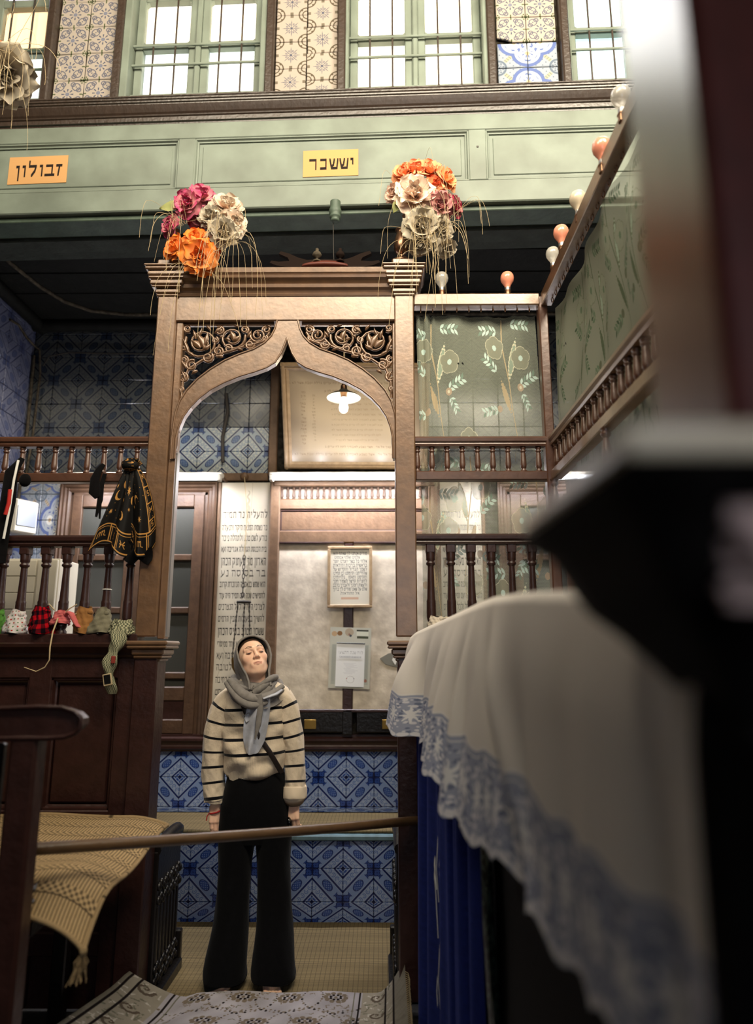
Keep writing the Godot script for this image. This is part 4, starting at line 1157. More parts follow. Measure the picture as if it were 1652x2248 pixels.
func arch_screen() -> void:
	var o := thing("arch_screen", "brown painted wooden screen with a pointed keel arch and carved scroll corners", "archway")
	var L := -1.1635; var R := 0.122
	for x in [L, R]:
		part("post", bx(Vector3(x, 2.59, ZA), Vector3(0.105, 1.84, 0.1), 0.006), M.wood, o)
		cap_block(o, "post_capital", x, ZA, 3.49, 0.105, 0.1, [[0.008, 0.016], [0.014, 0.028], [0.03, 0.012], [0.038, 0.03], [0.046, 0.018], [0.05, 0.028], [0.062, 0.02], [0.066, 0.012]], M.wood)
		part("vase_block", bx(Vector3(x, 3.685, ZA), Vector3(0.13, 0.05, 0.13), 0.008), M.wood, o)
	# lower pilasters with moulded caps
	part("pilaster", bx(Vector3(-1.145, 0.83, ZA), Vector3(0.115, 1.5, 0.14), 0.006), M.wood_dark, o)
	part("pilaster", bx(Vector3(0.125, 0.83, ZA), Vector3(0.1, 1.5, 0.14), 0.006), M.wood_dark, o)
	for x in [-1.135, 0.125]:
		cap_block(o, "pilaster_cap", x, ZA, 1.552, 0.11, 0.13, [[0.004, 0.014], [0.016, 0.016], [0.024, 0.03], [0.042, 0.016], [0.046, 0.022]], M.wood)
	# jambs carrying the arch, the steel edge strip on the left one
	part("jamb", bx(Vector3(-1.094, 2.52, ZA - 0.01), Vector3(0.036, 1.72, 0.07), 0.004), M.wood, o)
	part("steel_edge", bx(Vector3(-1.078, 2.15, ZA - 0.02), Vector3(0.014, 0.96, 0.05), 0.002), M.steel, o)
	part("jamb", bx(Vector3(0.068, 3.04, ZA - 0.01), Vector3(0.02, 0.7, 0.06), 0.004), M.wood, o)
	part("lintel", bx(Vector3(-0.52, 3.425, ZA), Vector3(1.2, 0.145, 0.08), 0.006), M.wood, o)
	var g := G.new()
	g.run([[-0.04, 0], [0.045, 0], [0.05, 0.012], [0.044, 0.018], [0.05, 0.03], [0.066, 0.04], [0.07, 0.058], [0.062, 0.062], [0.075, 0.075], [0.09, 0.085], [0.094, 0.098], [0.085, 0.102], [0.098, 0.112], [0.102, 0.138], [0.094, 0.142], [-0.04, 0.142]], Vector3(0.07, 3.495, ZA), Vector3(-1.11, 3.495, ZA), Vector3.BACK)
	part("cornice", g, M.wood, o)
	# the keel arch: half outline, mirrored
	var CX := -0.5085
	var inn := [Vector2(0.567, -0.53), Vector2(0.567, -0.42), Vector2(0.556, -0.36), Vector2(0.535, -0.3), Vector2(0.5, -0.245), Vector2(0.455, -0.195), Vector2(0.4, -0.15), Vector2(0.33, -0.11), Vector2(0.25, -0.075), Vector2(0.17, -0.05), Vector2(0.105, -0.025), Vector2(0.06, 0.005), Vector2(0.03, 0.055), Vector2(0.012, 0.105), Vector2(0.0, 0.145)]
	var outr := [Vector2(0.06, 0.25), Vector2(0.072, 0.2), Vector2(0.09, 0.16), Vector2(0.125, 0.12), Vector2(0.18, 0.085), Vector2(0.26, 0.055), Vector2(0.335, 0.02), Vector2(0.41, -0.03), Vector2(0.475, -0.085), Vector2(0.53, -0.15), Vector2(0.563, -0.21), Vector2(0.582, -0.28), Vector2(0.592, -0.4), Vector2(0.592, -0.53)]
	var poly := PackedVector2Array()
	for p in inn: poly.append(Vector2(CX + p.x, 3.11 + p.y))
	for k in range(inn.size() - 2, -1, -1): poly.append(Vector2(CX - inn[k].x, 3.11 + inn[k].y))
	for k in range(outr.size() - 1, -1, -1): poly.append(Vector2(CX - outr[k].x, 3.11 + outr[k].y))
	for k in outr.size(): poly.append(Vector2(CX + outr[k].x, 3.11 + outr[k].y))
	g = G.new(); g.prism(poly, ZA - 0.015, ZA + 0.035)
	part("keel_arch", g, M.wood, o)
	g = G.new()
	for s in [-1, 1]:      # raised beads along both edges of the arch
		var pa := []
		for p in inn: pa.append(Vector3(CX + s * p.x, 3.11 + p.y, ZA + 0.035))
		g.tube(pa, 0.006, 6)
		pa = []
		for p in outr: pa.append(Vector3(CX + s * (p.x - 0.004), 3.11 + p.y - 0.004, ZA + 0.036))
		g.tube(pa, 0.005, 6)
	part("arch_bead", g, M.wood, o)
	for s in [-1, 1]:
		g = G.new()
		var f := [Vector2(0.565, 0.235), Vector2(0.085, 0.235)]
		g.tube([Vector3(CX + s * 0.075, 3.345, ZA + 0.01), Vector3(CX + s * 0.575, 3.345, ZA + 0.01)], 0.008, 6)
		g.tube([Vector3(CX + s * 0.573, 3.345, ZA + 0.01), Vector3(CX + s * 0.573, 2.9, ZA + 0.01)], 0.008, 6)
		part("spandrel_edge", g, M.wood, o)
		part("carved_scrollwork", scrollwork(CX, s), M.wood, o)
		g = G.new()
		g.lathe([[0.0, -0.055], [0.012, -0.05], [0.016, -0.035], [0.008, -0.024], [0.014, -0.018], [0.018, 0.0], [0.018, 0.06], [0.022, 0.065], [0.022, 0.075], [0.0, 0.075]], Vector3(CX + s * 0.578, 2.66, ZA + 0.01), 12)
		part("drop_finial", g, M.wood, o)
	carved_crest()
	# panelled parapet left of the opening
	left_parapet()
	right_railing()
	side_railing()

func spiral(ce: Vector2, r0: float, r1: float, a0: float, turns: float, s: int, z: float, cx: float) -> Array:
	var p := []
	for k in 26:
		var u := k / 25.0
		var a := a0 + turns * TAU * u
		var r := lerpf(r0, r1, u)
		p.append(Vector3(cx + s * (ce.x + cos(a) * r), 3.11 + ce.y + sin(a) * r, z + 0.004 * u))
	return p

func leafy(g: G, a: Vector2, b: Vector2, w: float, s: int, z: float, cx: float) -> void:
	var P := []
	var d := (b - a).normalized(); var nn := Vector2(-d.y, d.x)
	for k in 7:
		var u := k / 6.0
		var ww := w * sin(PI * clampf(u * 0.92 + 0.08, 0, 1)) * (1.0 - 0.3 * u)
		var c := a.lerp(b, u) + nn * sin(u * 2.6) * w * 0.35
		var row := []
		for q in 5:
			var e := (q - 2) / 2.0
			var p := c + nn * ww * e
			row.append(Vector3(cx + s * p.x, 3.11 + p.y, z + 0.012 - 0.01 * absf(e) + 0.006 * sin(u * PI)))
		P.append(row)
	g.grid(P, false, false)

func scrollwork(cx: float, s: int) -> G:
	var g := G.new()
	var z := ZA + 0.004
	# thick vine: the big roundel by the post, the middle one, the small one beside the point
	var rr := []
	for k in 26: rr.append(lerpf(0.0085, 0.005, k / 25.0))
	for q in [[0.468, 0.13, 0.092, 0.03, 0.4, -1.75], [0.3, 0.158, 0.07, 0.022, 2.9, 1.7], [0.163, 0.172, 0.042, 0.014, 0.2, -1.6], [0.205, 0.118, 0.026, 0.008, 3.2, 1.4], [0.373, 0.2, 0.026, 0.008, 1.0, 1.5], [0.375, 0.08, 0.03, 0.01, 5.0, -1.5], [0.555, 0.03, 0.022, 0.008, 1.6, 1.4], [0.515, 0.0, 0.032, 0.01, 2.0, -1.5], [0.556, -0.07, 0.026, 0.008, 1.7, 1.6], [0.562, -0.135, 0.018, 0.006, 1.4, -1.4], [0.43, 0.045, 0.03, 0.009, 2.4, 1.5], [0.548, 0.212, 0.02, 0.007, 4.0, 1.4], [0.236, 0.205, 0.022, 0.008, 4.2, -1.4], [0.118, 0.205, 0.022, 0.008, 0.0, 1.3], [0.32, 0.095, 0.024, 0.008, 0.6, 1.4], [0.125, 0.155, 0.016, 0.006, 2.0, 1.3], [0.562, 0.1, 0.016, 0.006, 2.0, 1.3], [0.395, 0.145, 0.018, 0.006, 2.0, 1.3]]:
		g.tube(spiral(Vector2(q[0], q[1]), q[2], q[3], q[4], q[5], s, z, cx), rr, 6, 1.3, Vector3.BACK)
	for w in [[[0.56, -0.19], [0.558, -0.1], [0.53, -0.02], [0.46, 0.03], [0.39, 0.06], [0.37, 0.12]], [[0.39, 0.06], [0.3, 0.085], [0.235, 0.11], [0.2, 0.15]], [[0.235, 0.11], [0.17, 0.125], [0.13, 0.14], [0.1, 0.19]]]:
		var p := []
		for q in w: p.append(Vector3(cx + s * q[0], 3.11 + q[1], z))
		g.tube(p, 0.008, 6, 1.3, Vector3.BACK)
	# leaves and tulip inside the roundels
	for q in [[0.45, 0.1, 0.5, 0.18, 0.022], [0.455, 0.11, 0.44, 0.19, 0.018], [0.47, 0.1, 0.53, 0.14, 0.02], [0.46, 0.09, 0.42, 0.12, 0.016], [0.49, 0.16, 0.47, 0.215, 0.012], [0.5, 0.15, 0.52, 0.205, 0.012], [0.29, 0.14, 0.32, 0.2, 0.018], [0.3, 0.14, 0.26, 0.175, 0.016], [0.31, 0.14, 0.345, 0.15, 0.014], [0.16, 0.165, 0.17, 0.2, 0.01], [0.53, 0.06, 0.575, 0.16, 0.012], [0.5, 0.05, 0.55, 0.075, 0.012], [0.54, -0.02, 0.575, 0.02, 0.012], [0.54, -0.09, 0.57, -0.03, 0.01], [0.4, 0.185, 0.36, 0.225, 0.012], [0.345, 0.05, 0.38, 0.04, 0.012], [0.24, 0.085, 0.28, 0.09, 0.01], [0.42, 0.2, 0.45, 0.228, 0.01], [0.22, 0.16, 0.2, 0.2, 0.011], [0.265, 0.22, 0.3, 0.228, 0.008], [0.48, -0.03, 0.51, -0.055, 0.012], [0.56, -0.17, 0.575, -0.12, 0.008], [0.09, 0.215, 0.12, 0.226, 0.008], [0.35, 0.17, 0.37, 0.15, 0.01]]:
		leafy(g, Vector2(q[0], q[1]), Vector2(q[2], q[3]), q[4], s, z, cx)
	return g

func carved_crest() -> void:
	var o := thing("carved_crest", "dark carved crest of scrolls and two finials on the arch cornice", "carving", Vector3(-0.315, 3.7, -3.47))
	part("plinth", bx(Vector3(0, -0.032, -0.005), Vector3(0.5, 0.064, 0.03), 0.004), mat("crest_brown", Color(0.12, 0.085, 0.07), 0.85, 0.2), o)
	var g := G.new()
	for s in [-1, 1]:
		g.prism(PackedVector2Array([Vector2(0, 0), Vector2(s * 0.2, 0), Vector2(s * 0.27, 0.012), Vector2(s * 0.31, 0.03), Vector2(s * 0.3, 0.042), Vector2(s * 0.26, 0.035), Vector2(s * 0.2, 0.04), Vector2(s * 0.21, 0.06), Vector2(s * 0.26, 0.085), Vector2(s * 0.25, 0.1), Vector2(s * 0.2, 0.085), Vector2(s * 0.15, 0.06), Vector2(s * 0.1, 0.045), Vector2(0, 0.05)]), -0.02, 0.01)
	part("scroll_board", g, M.crest_brown, o)
	g = G.new()
	var row := []
	for q in [[0.0, 0], [0.14, 0.0], [0.13, 0.02], [0.08, 0.036], [0.0, 0.042]]: row.append([q[0], q[1]])
	g.lathe(row, Vector3(0.0, 0, 0), 20, Basis(Vector3(1, 0, 0), Vector3(0, 1, 0), Vector3(0, 0, 0.25)))
	part("mound", g, mat("wood_red", Color(0.34, 0.16, 0.12), 0.5, 0.4), o)
	for x in [-0.045, 0.085]:
		g = G.new(); g.lathe([[0.022, 0.03], [0.024, 0.036], [0.007, 0.045], [0.007, 0.055], [0.022, 0.062], [0.026, 0.075], [0.02, 0.088], [0.009, 0.098], [0.01, 0.11], [0.0, 0.118]], Vector3(x, 0, 0.012), 14)
		part("finial", g, M.trim_pale if x < 0 else M.crest_brown, o)
	# turned boss above, with its cord
	o = thing("ceiling_boss", "turned green boss with a cord under the middle of the long beam", "boss", Vector3(-0.262, 3.985, -3.47))
	g = G.new(); g.lathe([[0.0, 0.0], [0.018, 0.002], [0.022, 0.008], [0.026, 0.014], [0.022, 0.024], [0.03, 0.028], [0.033, 0.038], [0.028, 0.048], [0.034, 0.055], [0.036, 0.075], [0.03, 0.09], [0.03, 0.13]], Vector3.ZERO, 18)
	part("boss", g, M.green_dark, o)
	g = G.new(); g.tube([Vector3(-0.012, 0.01, -0.01), Vector3(-0.008, -0.15, 0.0), Vector3(0.0, -0.34, 0.0)], 0.0025, 5)
	part("cord", g, M.iron, o)

func rail(o: Node, called: String, x0: float, x1: float, y0: float, y1: float, z: float, d: float, m: Material) -> void:
	var g := G.new()
	var h := y1 - y0
	for s in [1, -1]:
		g.run([[0, 0], [d * 0.42, 0], [d * 0.5, h * 0.2], [d * 0.45, h * 0.35], [d * 0.6, h * 0.5], [d * 0.62, h * 0.8], [d * 0.5, h], [0, h]], Vector3(x0, y0, z), Vector3(x1, y0, z), Vector3(0, 0, s))
	part(called, g, m, o)

func left_parapet() -> void:
	var o := thing("left_railing", "brown wooden parapet with two rows of turned balusters left of the arch", "railing")
	var x0 := -2.72; var x1 := -1.216
	rail(o, "top_rail", x0, x1, 2.652, 2.704, ZA, 0.055, M.wood_shaded)
	part("lower_rail", bx(Vector3((x0 + x1) / 2, 2.485, ZA), Vector3(x1 - x0, 0.05, 0.05), 0.006), M.wood_shaded, o)
	var b := turned(SMALL_BAL, 2.509, 2.655, 0.017, 14).mesh()
	for k in 17: part("small_baluster", b, M.wood_shaded, o, Transform3D(Basis(Vector3.UP, 0.3 * k), Vector3(-1.285 - k * 0.0863, 0, ZA)))
	rail(o, "hand_rail", x0, x1, 2.122, 2.178, ZA, 0.07, M.wood_dark)
	b = turned(BIG_BAL, 1.684, 2.125, 0.0235, 16).mesh()
	var tx := [-1.277, -1.387, -1.496, -1.602, -1.708, -1.818, -1.925, -2.032, -2.14, -2.247, -2.354]
	for k in tx.size():
		var q := part("baluster", b, M.wood_dark, o, Transform3D(Basis(), Vector3(tx[k], 0, ZA)))
		part("square_head", bx(Vector3(0, 2.105, 0), Vector3(0.05, 0.05, 0.05), 0.005), M.wood_dark, q)
	part("base_plinth", bx(Vector3((x0 - 1.2) / 2, 1.66, ZA), Vector3(1.52, 0.05, 0.11), 0.006), M.wood_dark, o)
	var g := G.new()
	g.run([[0, 0], [0.06, 0], [0.07, 0.012], [0.066, 0.022], [0.08, 0.035], [0.1, 0.05], [0.104, 0.065], [0.09, 0.072], [0, 0.072]], Vector3(-1.19, 1.57, ZA), Vector3(x0, 1.57, ZA), Vector3.BACK)
	part("moulded_ledge", g, M.wood_dark, o)
	part("backing_board", bx(Vector3(-1.95, 0.8, ZA - 0.02), Vector3(1.5, 1.56, 0.03), 0.0), M.wood_dark, o)
	for x in [-1.235, -1.66, -2.1]: part("panel_stile", bx(Vector3(x, 0.8, ZA + 0.02), Vector3(0.1 if x > -1.3 else 0.11, 1.54, 0.06), 0.005), M.wood_dark, o)
	for q in [[1.52, 0.1], [0.83, 0.08], [0.3, 0.1]]: part("panel_rail", bx(Vector3(-1.95, q[0], ZA + 0.019), Vector3(1.52, q[1], 0.058), 0.006), M.wood_dark, o)
	for q in [[-1.605, -1.285], [-2.045, -1.715], [-2.5, -2.155]]:
		part("panel", bx(Vector3((q[0] + q[1]) / 2, 1.17, ZA + 0.008), Vector3(q[1] - q[0] - 0.05, 0.55, 0.02), 0.008), M.wood_dark, o)
		panel_frame(o, q[0], q[1], 0.87, 1.47, ZA + 0.0, M.wood_dark, 0.02, 0.04)
	# carved bench ends inside the opening
	for s in [[-1.085, -3.52, -3.9, "black carved wooden bench end inside the arch at the left", 1], [0.085, -3.55, -3.95, "black carved wooden bench end inside the arch at the right", -1]]:
		bench_end(s[0], s[1], s[2], s[3], s[4])

func bench_end(x: float, z0: float, z1: float, label: String, s: int) -> void:
	var o := thing("carved_bench_end", label, "bench end", Vector3(x, 0, 0))
	var len := z0 - z1
	part("board", bx(Vector3(0, 0.33, (z0 + z1) / 2), Vector3(0.035, 0.66, len), 0.006), M.wood_black, o)
	var g := G.new()
	var p := []
	for k in 9: p.append(Vector3(0, 0.665 + 0.02 * sin(k * 0.35), lerpf(z0, z1 - 0.03, k / 8.0)))
	g.tube(p, [0.028, 0.03, 0.03, 0.03, 0.03, 0.032, 0.034, 0.034, 0.02], 10)
	part("arm_rest", g, M.wood_black, o)
	for y in [0.5, 0.44, 0.14, 0.09]:
		g = G.new()
		for k in 12:
			var z := lerpf(z0 - 0.02, z1 + 0.02, k / 11.0)
			g.ball(Vector3(s * 0.022, y + 0.012 * sin(k * 2.1), z), Vector3(0.013, 0.02, 0.017), 8)
		part("carved_band", g, M.wood_black, o)
	for k in 7:
		part("flute", bx(Vector3(s * 0.018, 0.29, lerpf(z0 - 0.03, z1 + 0.04, k / 6.0)), Vector3(0.012, 0.25, 0.026), 0.005), M.wood_black, o)
	g = G.new(); g.box(Vector3(s * 0.03, 0.03, (z0 + z1) / 2), Vector3(0.05, 0.06, len), 0.008, Basis())
	part("foot", g, M.wood_black, o)
	part("foot_panel", bx(Vector3(s * 0.0, 0.06, z1 + 0.0), Vector3(0.09, 0.26, 0.04), 0.006), M.wood_black, o)

func right_railing() -> void:
	var o := thing("right_railing", "brown wooden frame with two rails of turned balusters right of the arch", "railing")
	var x0 := 0.175; var x1 := 0.86
	part("top_beam", bx(Vector3((x0 + x1) / 2, 3.479, ZA), Vector3(x1 - x0, 0.07, 0.07), 0.006), M.wood, o)
	part("corner_post", bx(Vector3(0.8775, 2.4, ZA), Vector3(0.05, 2.2, 0.06), 0.006), M.wood_shaded, o)
	rail(o, "top_rail", x0, x1, 2.649, 2.7, ZA, 0.055, M.wood_shaded)
	part("lower_rail", bx(Vector3((x0 + x1) / 2, 2.491, ZA), Vector3(x1 - x0, 0.05, 0.05), 0.006), M.wood_shaded, o)
	var b := turned(SMALL_BAL, 2.513, 2.652, 0.017, 14).mesh()
	for k in 9: part("small_baluster", b, M.wood_shaded, o, Transform3D(Basis(Vector3.UP, 0.4 * k), Vector3(0.183 + k * 0.0795 + (0.0 if k else 0.003), 0, ZA)))
	rail(o, "hand_rail", x0, x1, 2.132, 2.184, ZA, 0.065, M.wood_dark)
	b = turned(BIG_BAL, 1.684, 2.135, 0.0225, 16).mesh()
	for k in 6:
		var q := part("baluster", b, M.wood_dark, o, Transform3D(Basis(), Vector3(0.247 + k * 0.1025, 0, ZA)))
		part("square_head", bx(Vector3(0, 2.112, 0), Vector3(0.048, 0.048, 0.048), 0.005), M.wood_dark, q)
	part("base_plinth", bx(Vector3(0.52, 1.655, ZA), Vector3(0.7, 0.06, 0.1), 0.006), M.wood_dark, o)
	part("panel", bx(Vector3(0.52, 0.81, ZA), Vector3(0.7, 1.62, 0.05), 0.0), M.wood_dark, o)
	var g := G.new()
	for k in 10:
		var hx := 0.215 + k * 0.066
		var p := []
		for q in 9: p.append(Vector3(hx, 3.432 + 0.011 * cos(PI * (q / 8.0) * 1.5 + 1.2), ZA + 0.0 + 0.011 * sin(PI * (q / 8.0) * 1.5 + 1.2)))
		g = G.new(); g.tube(p, 0.0028, 6)
		part("hook", g, M.copper, o)
	# wiring along the beam
	g = G.new()
	var p := []
	for k in 19: p.append(Vector3(0.2 + k * 0.037, 3.522 + 0.008 * absf(sin(k * 1.3)), ZA - 0.01 + 0.006 * sin(k)))
	g.tube(p, 0.005, 6)
	tag(part("festoon_cable", g, M.trim_pale), "pale loose cable lying along the top beam of the right frame", "cable")

func side_railing() -> void:
	var o := thing("side_railing", "brown wooden frame of close turned balusters running towards the viewer at the right", "railing")
	var z0 := -3.42; var z1 := -1.2; var x := 0.9
	var zc := (z0 + z1) / 2; var zl := z1 - z0
	var g := G.new()
	g.box(Vector3(x - 0.004, 3.475, zc), Vector3(0.058, 0.075, zl), 0.004)
	part("top_beam", g, M.wood, o)
	g = G.new()
	for s in [1, -1]: g.run([[0, 0], [0.022, 0], [0.026, 0.012], [0.022, 0.02], [0.032, 0.03], [0.033, 0.043], [0.026, 0.052], [0, 0.052]], Vector3(x, 2.65, z0), Vector3(x, 2.65, z1), Vector3(s, 0, 0))
	part("top_rail", g, M.wood, o)
	part("lower_rail", bx(Vector3(x, 2.491, zc), Vector3(0.055, 0.052, zl), 0.005), M.wood, o)
	var b := turned(SMALL_BAL, 2.515, 2.652, 0.0185, 14).mesh()
	for k in 27: part("small_baluster", b, M.wood_shaded, o, Transform3D(Basis(Vector3.UP, 0.5 * k), Vector3(x, 0, z0 + 0.035 + k * 0.0805)))
	for k in 22:
		var p := []
		for q in 9: p.append(Vector3(x + 0.004 + 0.006 * sin(PI * q / 8.0), 3.43 + 0.013 * cos(TAU * q / 9.0), z0 + 0.08 + k * 0.075 + (0.03 if k > 5 else 0.0) + 0.013 * sin(TAU * q / 9.0)))
		g = G.new(); g.tube(p, 0.0026, 6)
		part("ring_hook", g, M.copper, o)
	for z in [-3.42, -2.6]:
		g = G.new(); g.lathe([[0.0, 2.33], [0.016, 2.33], [0.02, 2.345], [0.019, 2.35], [0.0215, 2.355], [0.02, 2.37], [0.012, 2.425], [0.011, 2.43], [0.019, 2.437], [0.021, 2.447], [0.016, 2.457], [0.022, 2.463], [0.022, 2.468]], Vector3(x - 0.012, 0, z), 14)
		part("turned_drop", g, M.wood_shaded, o)
	for q in [[-3.42, "pearl globe bulb hanging from the turned drop nearest the corner post"], [-2.6, "pearl globe bulb hanging from the nearer turned drop of the side rail"]]:
		var l := thing("globe_bulb", q[1], "bulb", Vector3(x - 0.012, 2.31, q[0]), "globe bulbs under the side rail")
		g = G.new(); g.lathe([[0.016, 0.022], [0.017, 0.0], [0.0165, -0.005]], Vector3.ZERO, 12)
		part("holder", g, M.copper, l)
		g = G.new(); g.lathe([[0.015, 0.0], [0.018, -0.008], [0.031, -0.02], [0.037, -0.04], [0.031, -0.06], [0.016, -0.073], [0.0, -0.077]], Vector3.ZERO, 18)
		part("globe", g, M.bulb_pearl, l)

func bulb(label: String, at: Vector3, m: Material, s := 1.0) -> void:
	var o := thing("light_bulb", label, "bulb", at, "coloured bulbs along the top beam")
	var g := G.new()
	g.lathe([[0.019 * s, 0.0], [0.019 * s, 0.03 * s], [0.022 * s, 0.032 * s], [0.022 * s, 0.037 * s], [0.018 * s, 0.038 * s], [0.018 * s, 0.042 * s]], Vector3.ZERO, 14)
	part("socket", g, M.copper, o)
	g = G.new(); g.lathe([[0.017 * s, 0.042 * s], [0.0175 * s, 0.06 * s], [0.016 * s, 0.062 * s]], Vector3.ZERO, 14)
	part("cap", g, M.steel, o)
	g = G.new()
	g.lathe([[0.0165 * s, 0.06 * s], [0.019 * s, 0.074 * s], [0.029 * s, 0.09 * s], [0.0385 * s, 0.106 * s], [0.042 * s, 0.124 * s], [0.0395 * s, 0.143 * s], [0.031 * s, 0.158 * s], [0.017 * s, 0.167 * s], [0.0, 0.17 * s]], Vector3.ZERO, 22)
	part("glass", g, m, o)
	if m == M.bulb_clear:
		g = G.new(); g.tube([Vector3(0, 0.06, 0) * s, Vector3(0, 0.095, 0) * s, Vector3(0.012, 0.11, 0) * s, Vector3(-0.012, 0.112, 0) * s], 0.003, 5)
		part("filament_stem", g, M.tape, o)

func bulbs() -> void:
	var c: Material = M.bulb_clear; var p: Material = M.bulb_pink
	bulb("clear bulb standing on the front beam beside the right bouquet", Vector3(0.333, 3.51, ZA), c, 0.88)
	bulb("salmon pink bulb standing on the front beam near the corner", Vector3(0.695, 3.51, ZA), p, 0.88)
	bulb("clear bulb on the side beam, half hidden behind a pink one by the corner", Vector3(0.885, 3.505, -3.2), c, 0.85)
	bulb("salmon pink bulb on the side beam nearest the corner", Vector3(0.882, 3.5, -3.02), p, 0.9)
	bulb("milky bulb on the side beam between the two pink ones", Vector3(0.88, 3.47, -2.725), M.bulb_pearl, 0.9)
	bulb("large salmon pink bulb on the side beam nearest the blurred pillar", Vector3(0.876, 3.45, -2.38), p, 0.9)
	bulb("clear bulb at the near end of the side beam, half hidden by the pillar", Vector3(0.875, 3.48, -2.15), c, 0.85)

# ---------------------------------------------------------------- veils, flowers, scarves, cloths
func veil_image(dark: bool) -> Image:
	var W := 512; var H := 1024
	var im := Image.create_empty(W, H, false, Image.FORMAT_RGBA8)
	im.fill(Color(0.67, 0.68, 0.6, 0.55) if dark else Color(0.6, 0.62, 0.56, 0.5))
	var net := Color(0.64, 0.66, 0.6, 0.62)
	for y in range(0, H, 4):
		for x in range(0, W, 4): im.set_pixel(x + (2 if y % 8 == 0 else 0), y, net)
	var pale := Color(0.78, 0.86, 0.82, 0.9); var cream := Color(0.84, 0.82, 0.72, 0.92); var dk := Color(0.5, 0.58, 0.52, 0.9); var gold := Color(0.74, 0.67, 0.54, 0.85); var pink := Color(0.72, 0.64, 0.55, 0.85)
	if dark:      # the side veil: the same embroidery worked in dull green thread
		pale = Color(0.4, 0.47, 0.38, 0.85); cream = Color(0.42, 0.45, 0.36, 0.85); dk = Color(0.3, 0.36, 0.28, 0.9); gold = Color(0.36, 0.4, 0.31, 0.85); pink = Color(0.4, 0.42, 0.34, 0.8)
	var S := W / 275.0
	var flower := func(x: float, y: float, r: float) -> void:
		for k in 5:
			var a := TAU * k / 5 - PI / 2
			disc(im, x + cos(a) * r * 0.58, y + sin(a) * r * 0.58, r * 0.46, Color(0.64, 0.66, 0.58, 0.62) if dark else Color(0.62, 0.63, 0.55, 0.7))
		for k in 60:
			var a := TAU * k / 60
			var rr := r * (0.86 + 0.16 * absf(cos(a * 2.5 + PI / 4)))
			disc(im, x + cos(a) * rr, y + sin(a) * rr, 1.5, cream)
		for k in 5:
			var a := TAU * k / 5 - PI / 2
			dstroke(im, [Vector2(x, y), Vector2(x + cos(a) * r * 0.55, y + sin(a) * r * 0.55)], 0.8, 0.6, gold)
		disc(im, x, y, r * 0.24, pale)
	var leaf := func(x: float, y: float, a: float, l: float, w: float, c: Color) -> void:
		for k in 12:
			var u := k / 11.0
			disc(im, x + cos(a) * l * u, y + sin(a) * l * u, maxf(1.0, w * sin(PI * u)), c)
	var sprig := func(x: float, y: float, a: float, l: float) -> void:
		dstroke(im, [Vector2(x, y), Vector2(x + cos(a) * l, y + sin(a) * l)], 0.8, 0.6, dk)
		for k in 5:
			var u := 0.15 + k * 0.2
			for s in [-1, 1]: leaf.call(x + cos(a) * l * u, y + sin(a) * l * u, a + s * 0.8, l * 0.32, l * 0.07, pale if (k + s) % 3 else dk)
	var branch := func(ox: float, oy: float, m: int) -> void:
		var X := func(q: float) -> float: return ox + m * q * S
		dstroke(im, [Vector2(X.call(0), oy), Vector2(X.call(-2), oy + 45 * S), Vector2(X.call(10), oy + 110 * S), Vector2(X.call(14), oy + 160 * S), Vector2(X.call(20), oy + 205 * S), Vector2(X.call(12), oy + 250 * S)], 3.2, 1.2, gold)
		dstroke(im, [Vector2(X.call(8), oy + 100 * S), Vector2(X.call(22), oy + 60 * S), Vector2(X.call(36), oy + 70 * S)], 2, 1.5, gold)
		leaf.call(X.call(10), oy + 110 * S, -PI / 2 + m * 0.25, 78 * S, 8 * S, cream)
		leaf.call(X.call(11), oy + 106 * S, -PI / 2 + m * 0.25, 70 * S, 6 * S, Color(0.62, 0.68, 0.6, 0.8))
		leaf.call(X.call(12), oy + 170 * S, -PI / 2 - m * 0.3, 70 * S, 6 * S, gold)
		flower.call(X.call(-20), oy + 50 * S, 21 * S)
		flower.call(X.call(38), oy + 70 * S, 21 * S)
		sprig.call(X.call(-8), oy + 20 * S, PI if m > 0 else 0.0, 40 * S)
		sprig.call(X.call(14), oy + 8 * S, 0.1 if m > 0 else PI, 40 * S)
		sprig.call(X.call(-14), oy + 95 * S, PI + 0.7 if m > 0 else -0.7, 38 * S)
		sprig.call(X.call(30), oy + 120 * S, -0.5 if m > 0 else PI + 0.5, 40 * S)
		sprig.call(X.call(-14), oy + 160 * S, PI - 0.2 if m > 0 else 0.2, 36 * S)
		disc(im, X.call(34), oy + 122 * S, 7 * S, pink); disc(im, X.call(34), oy + 122 * S, 3 * S, cream)
		disc(im, X.call(-14), oy + 158 * S, 6 * S, pink)
		sprig.call(X.call(36), oy + 130 * S, 1.1 if m > 0 else PI - 1.1, 30 * S)
	branch.call(198 * S, 6 * S, 1)
	branch.call(35 * S, 14 * S, 1)
	branch.call(110 * S, 250 * S, -1)
	branch.call(255 * S, 285 * S, -1)
	branch.call(20 * S, 300 * S, 1)
	flower.call(110 * S, 218 * S, 19 * S)
	flower.call(30 * S, 240 * S, 20 * S)
	flower.call(108 * S, 455 * S, 20 * S)
	branch.call(190 * S, 420 * S, 1)
	dstroke(im, [Vector2(102 * S, 86 * S), Vector2(104 * S, 88 * S)], 3, 3, Color(0.1, 0.1, 0.1, 1)); dstroke(im, [Vector2(92 * S, 88 * S), Vector2(93 * S, 88 * S)], 3, 3, Color(0.1, 0.1, 0.1, 1))
	return im

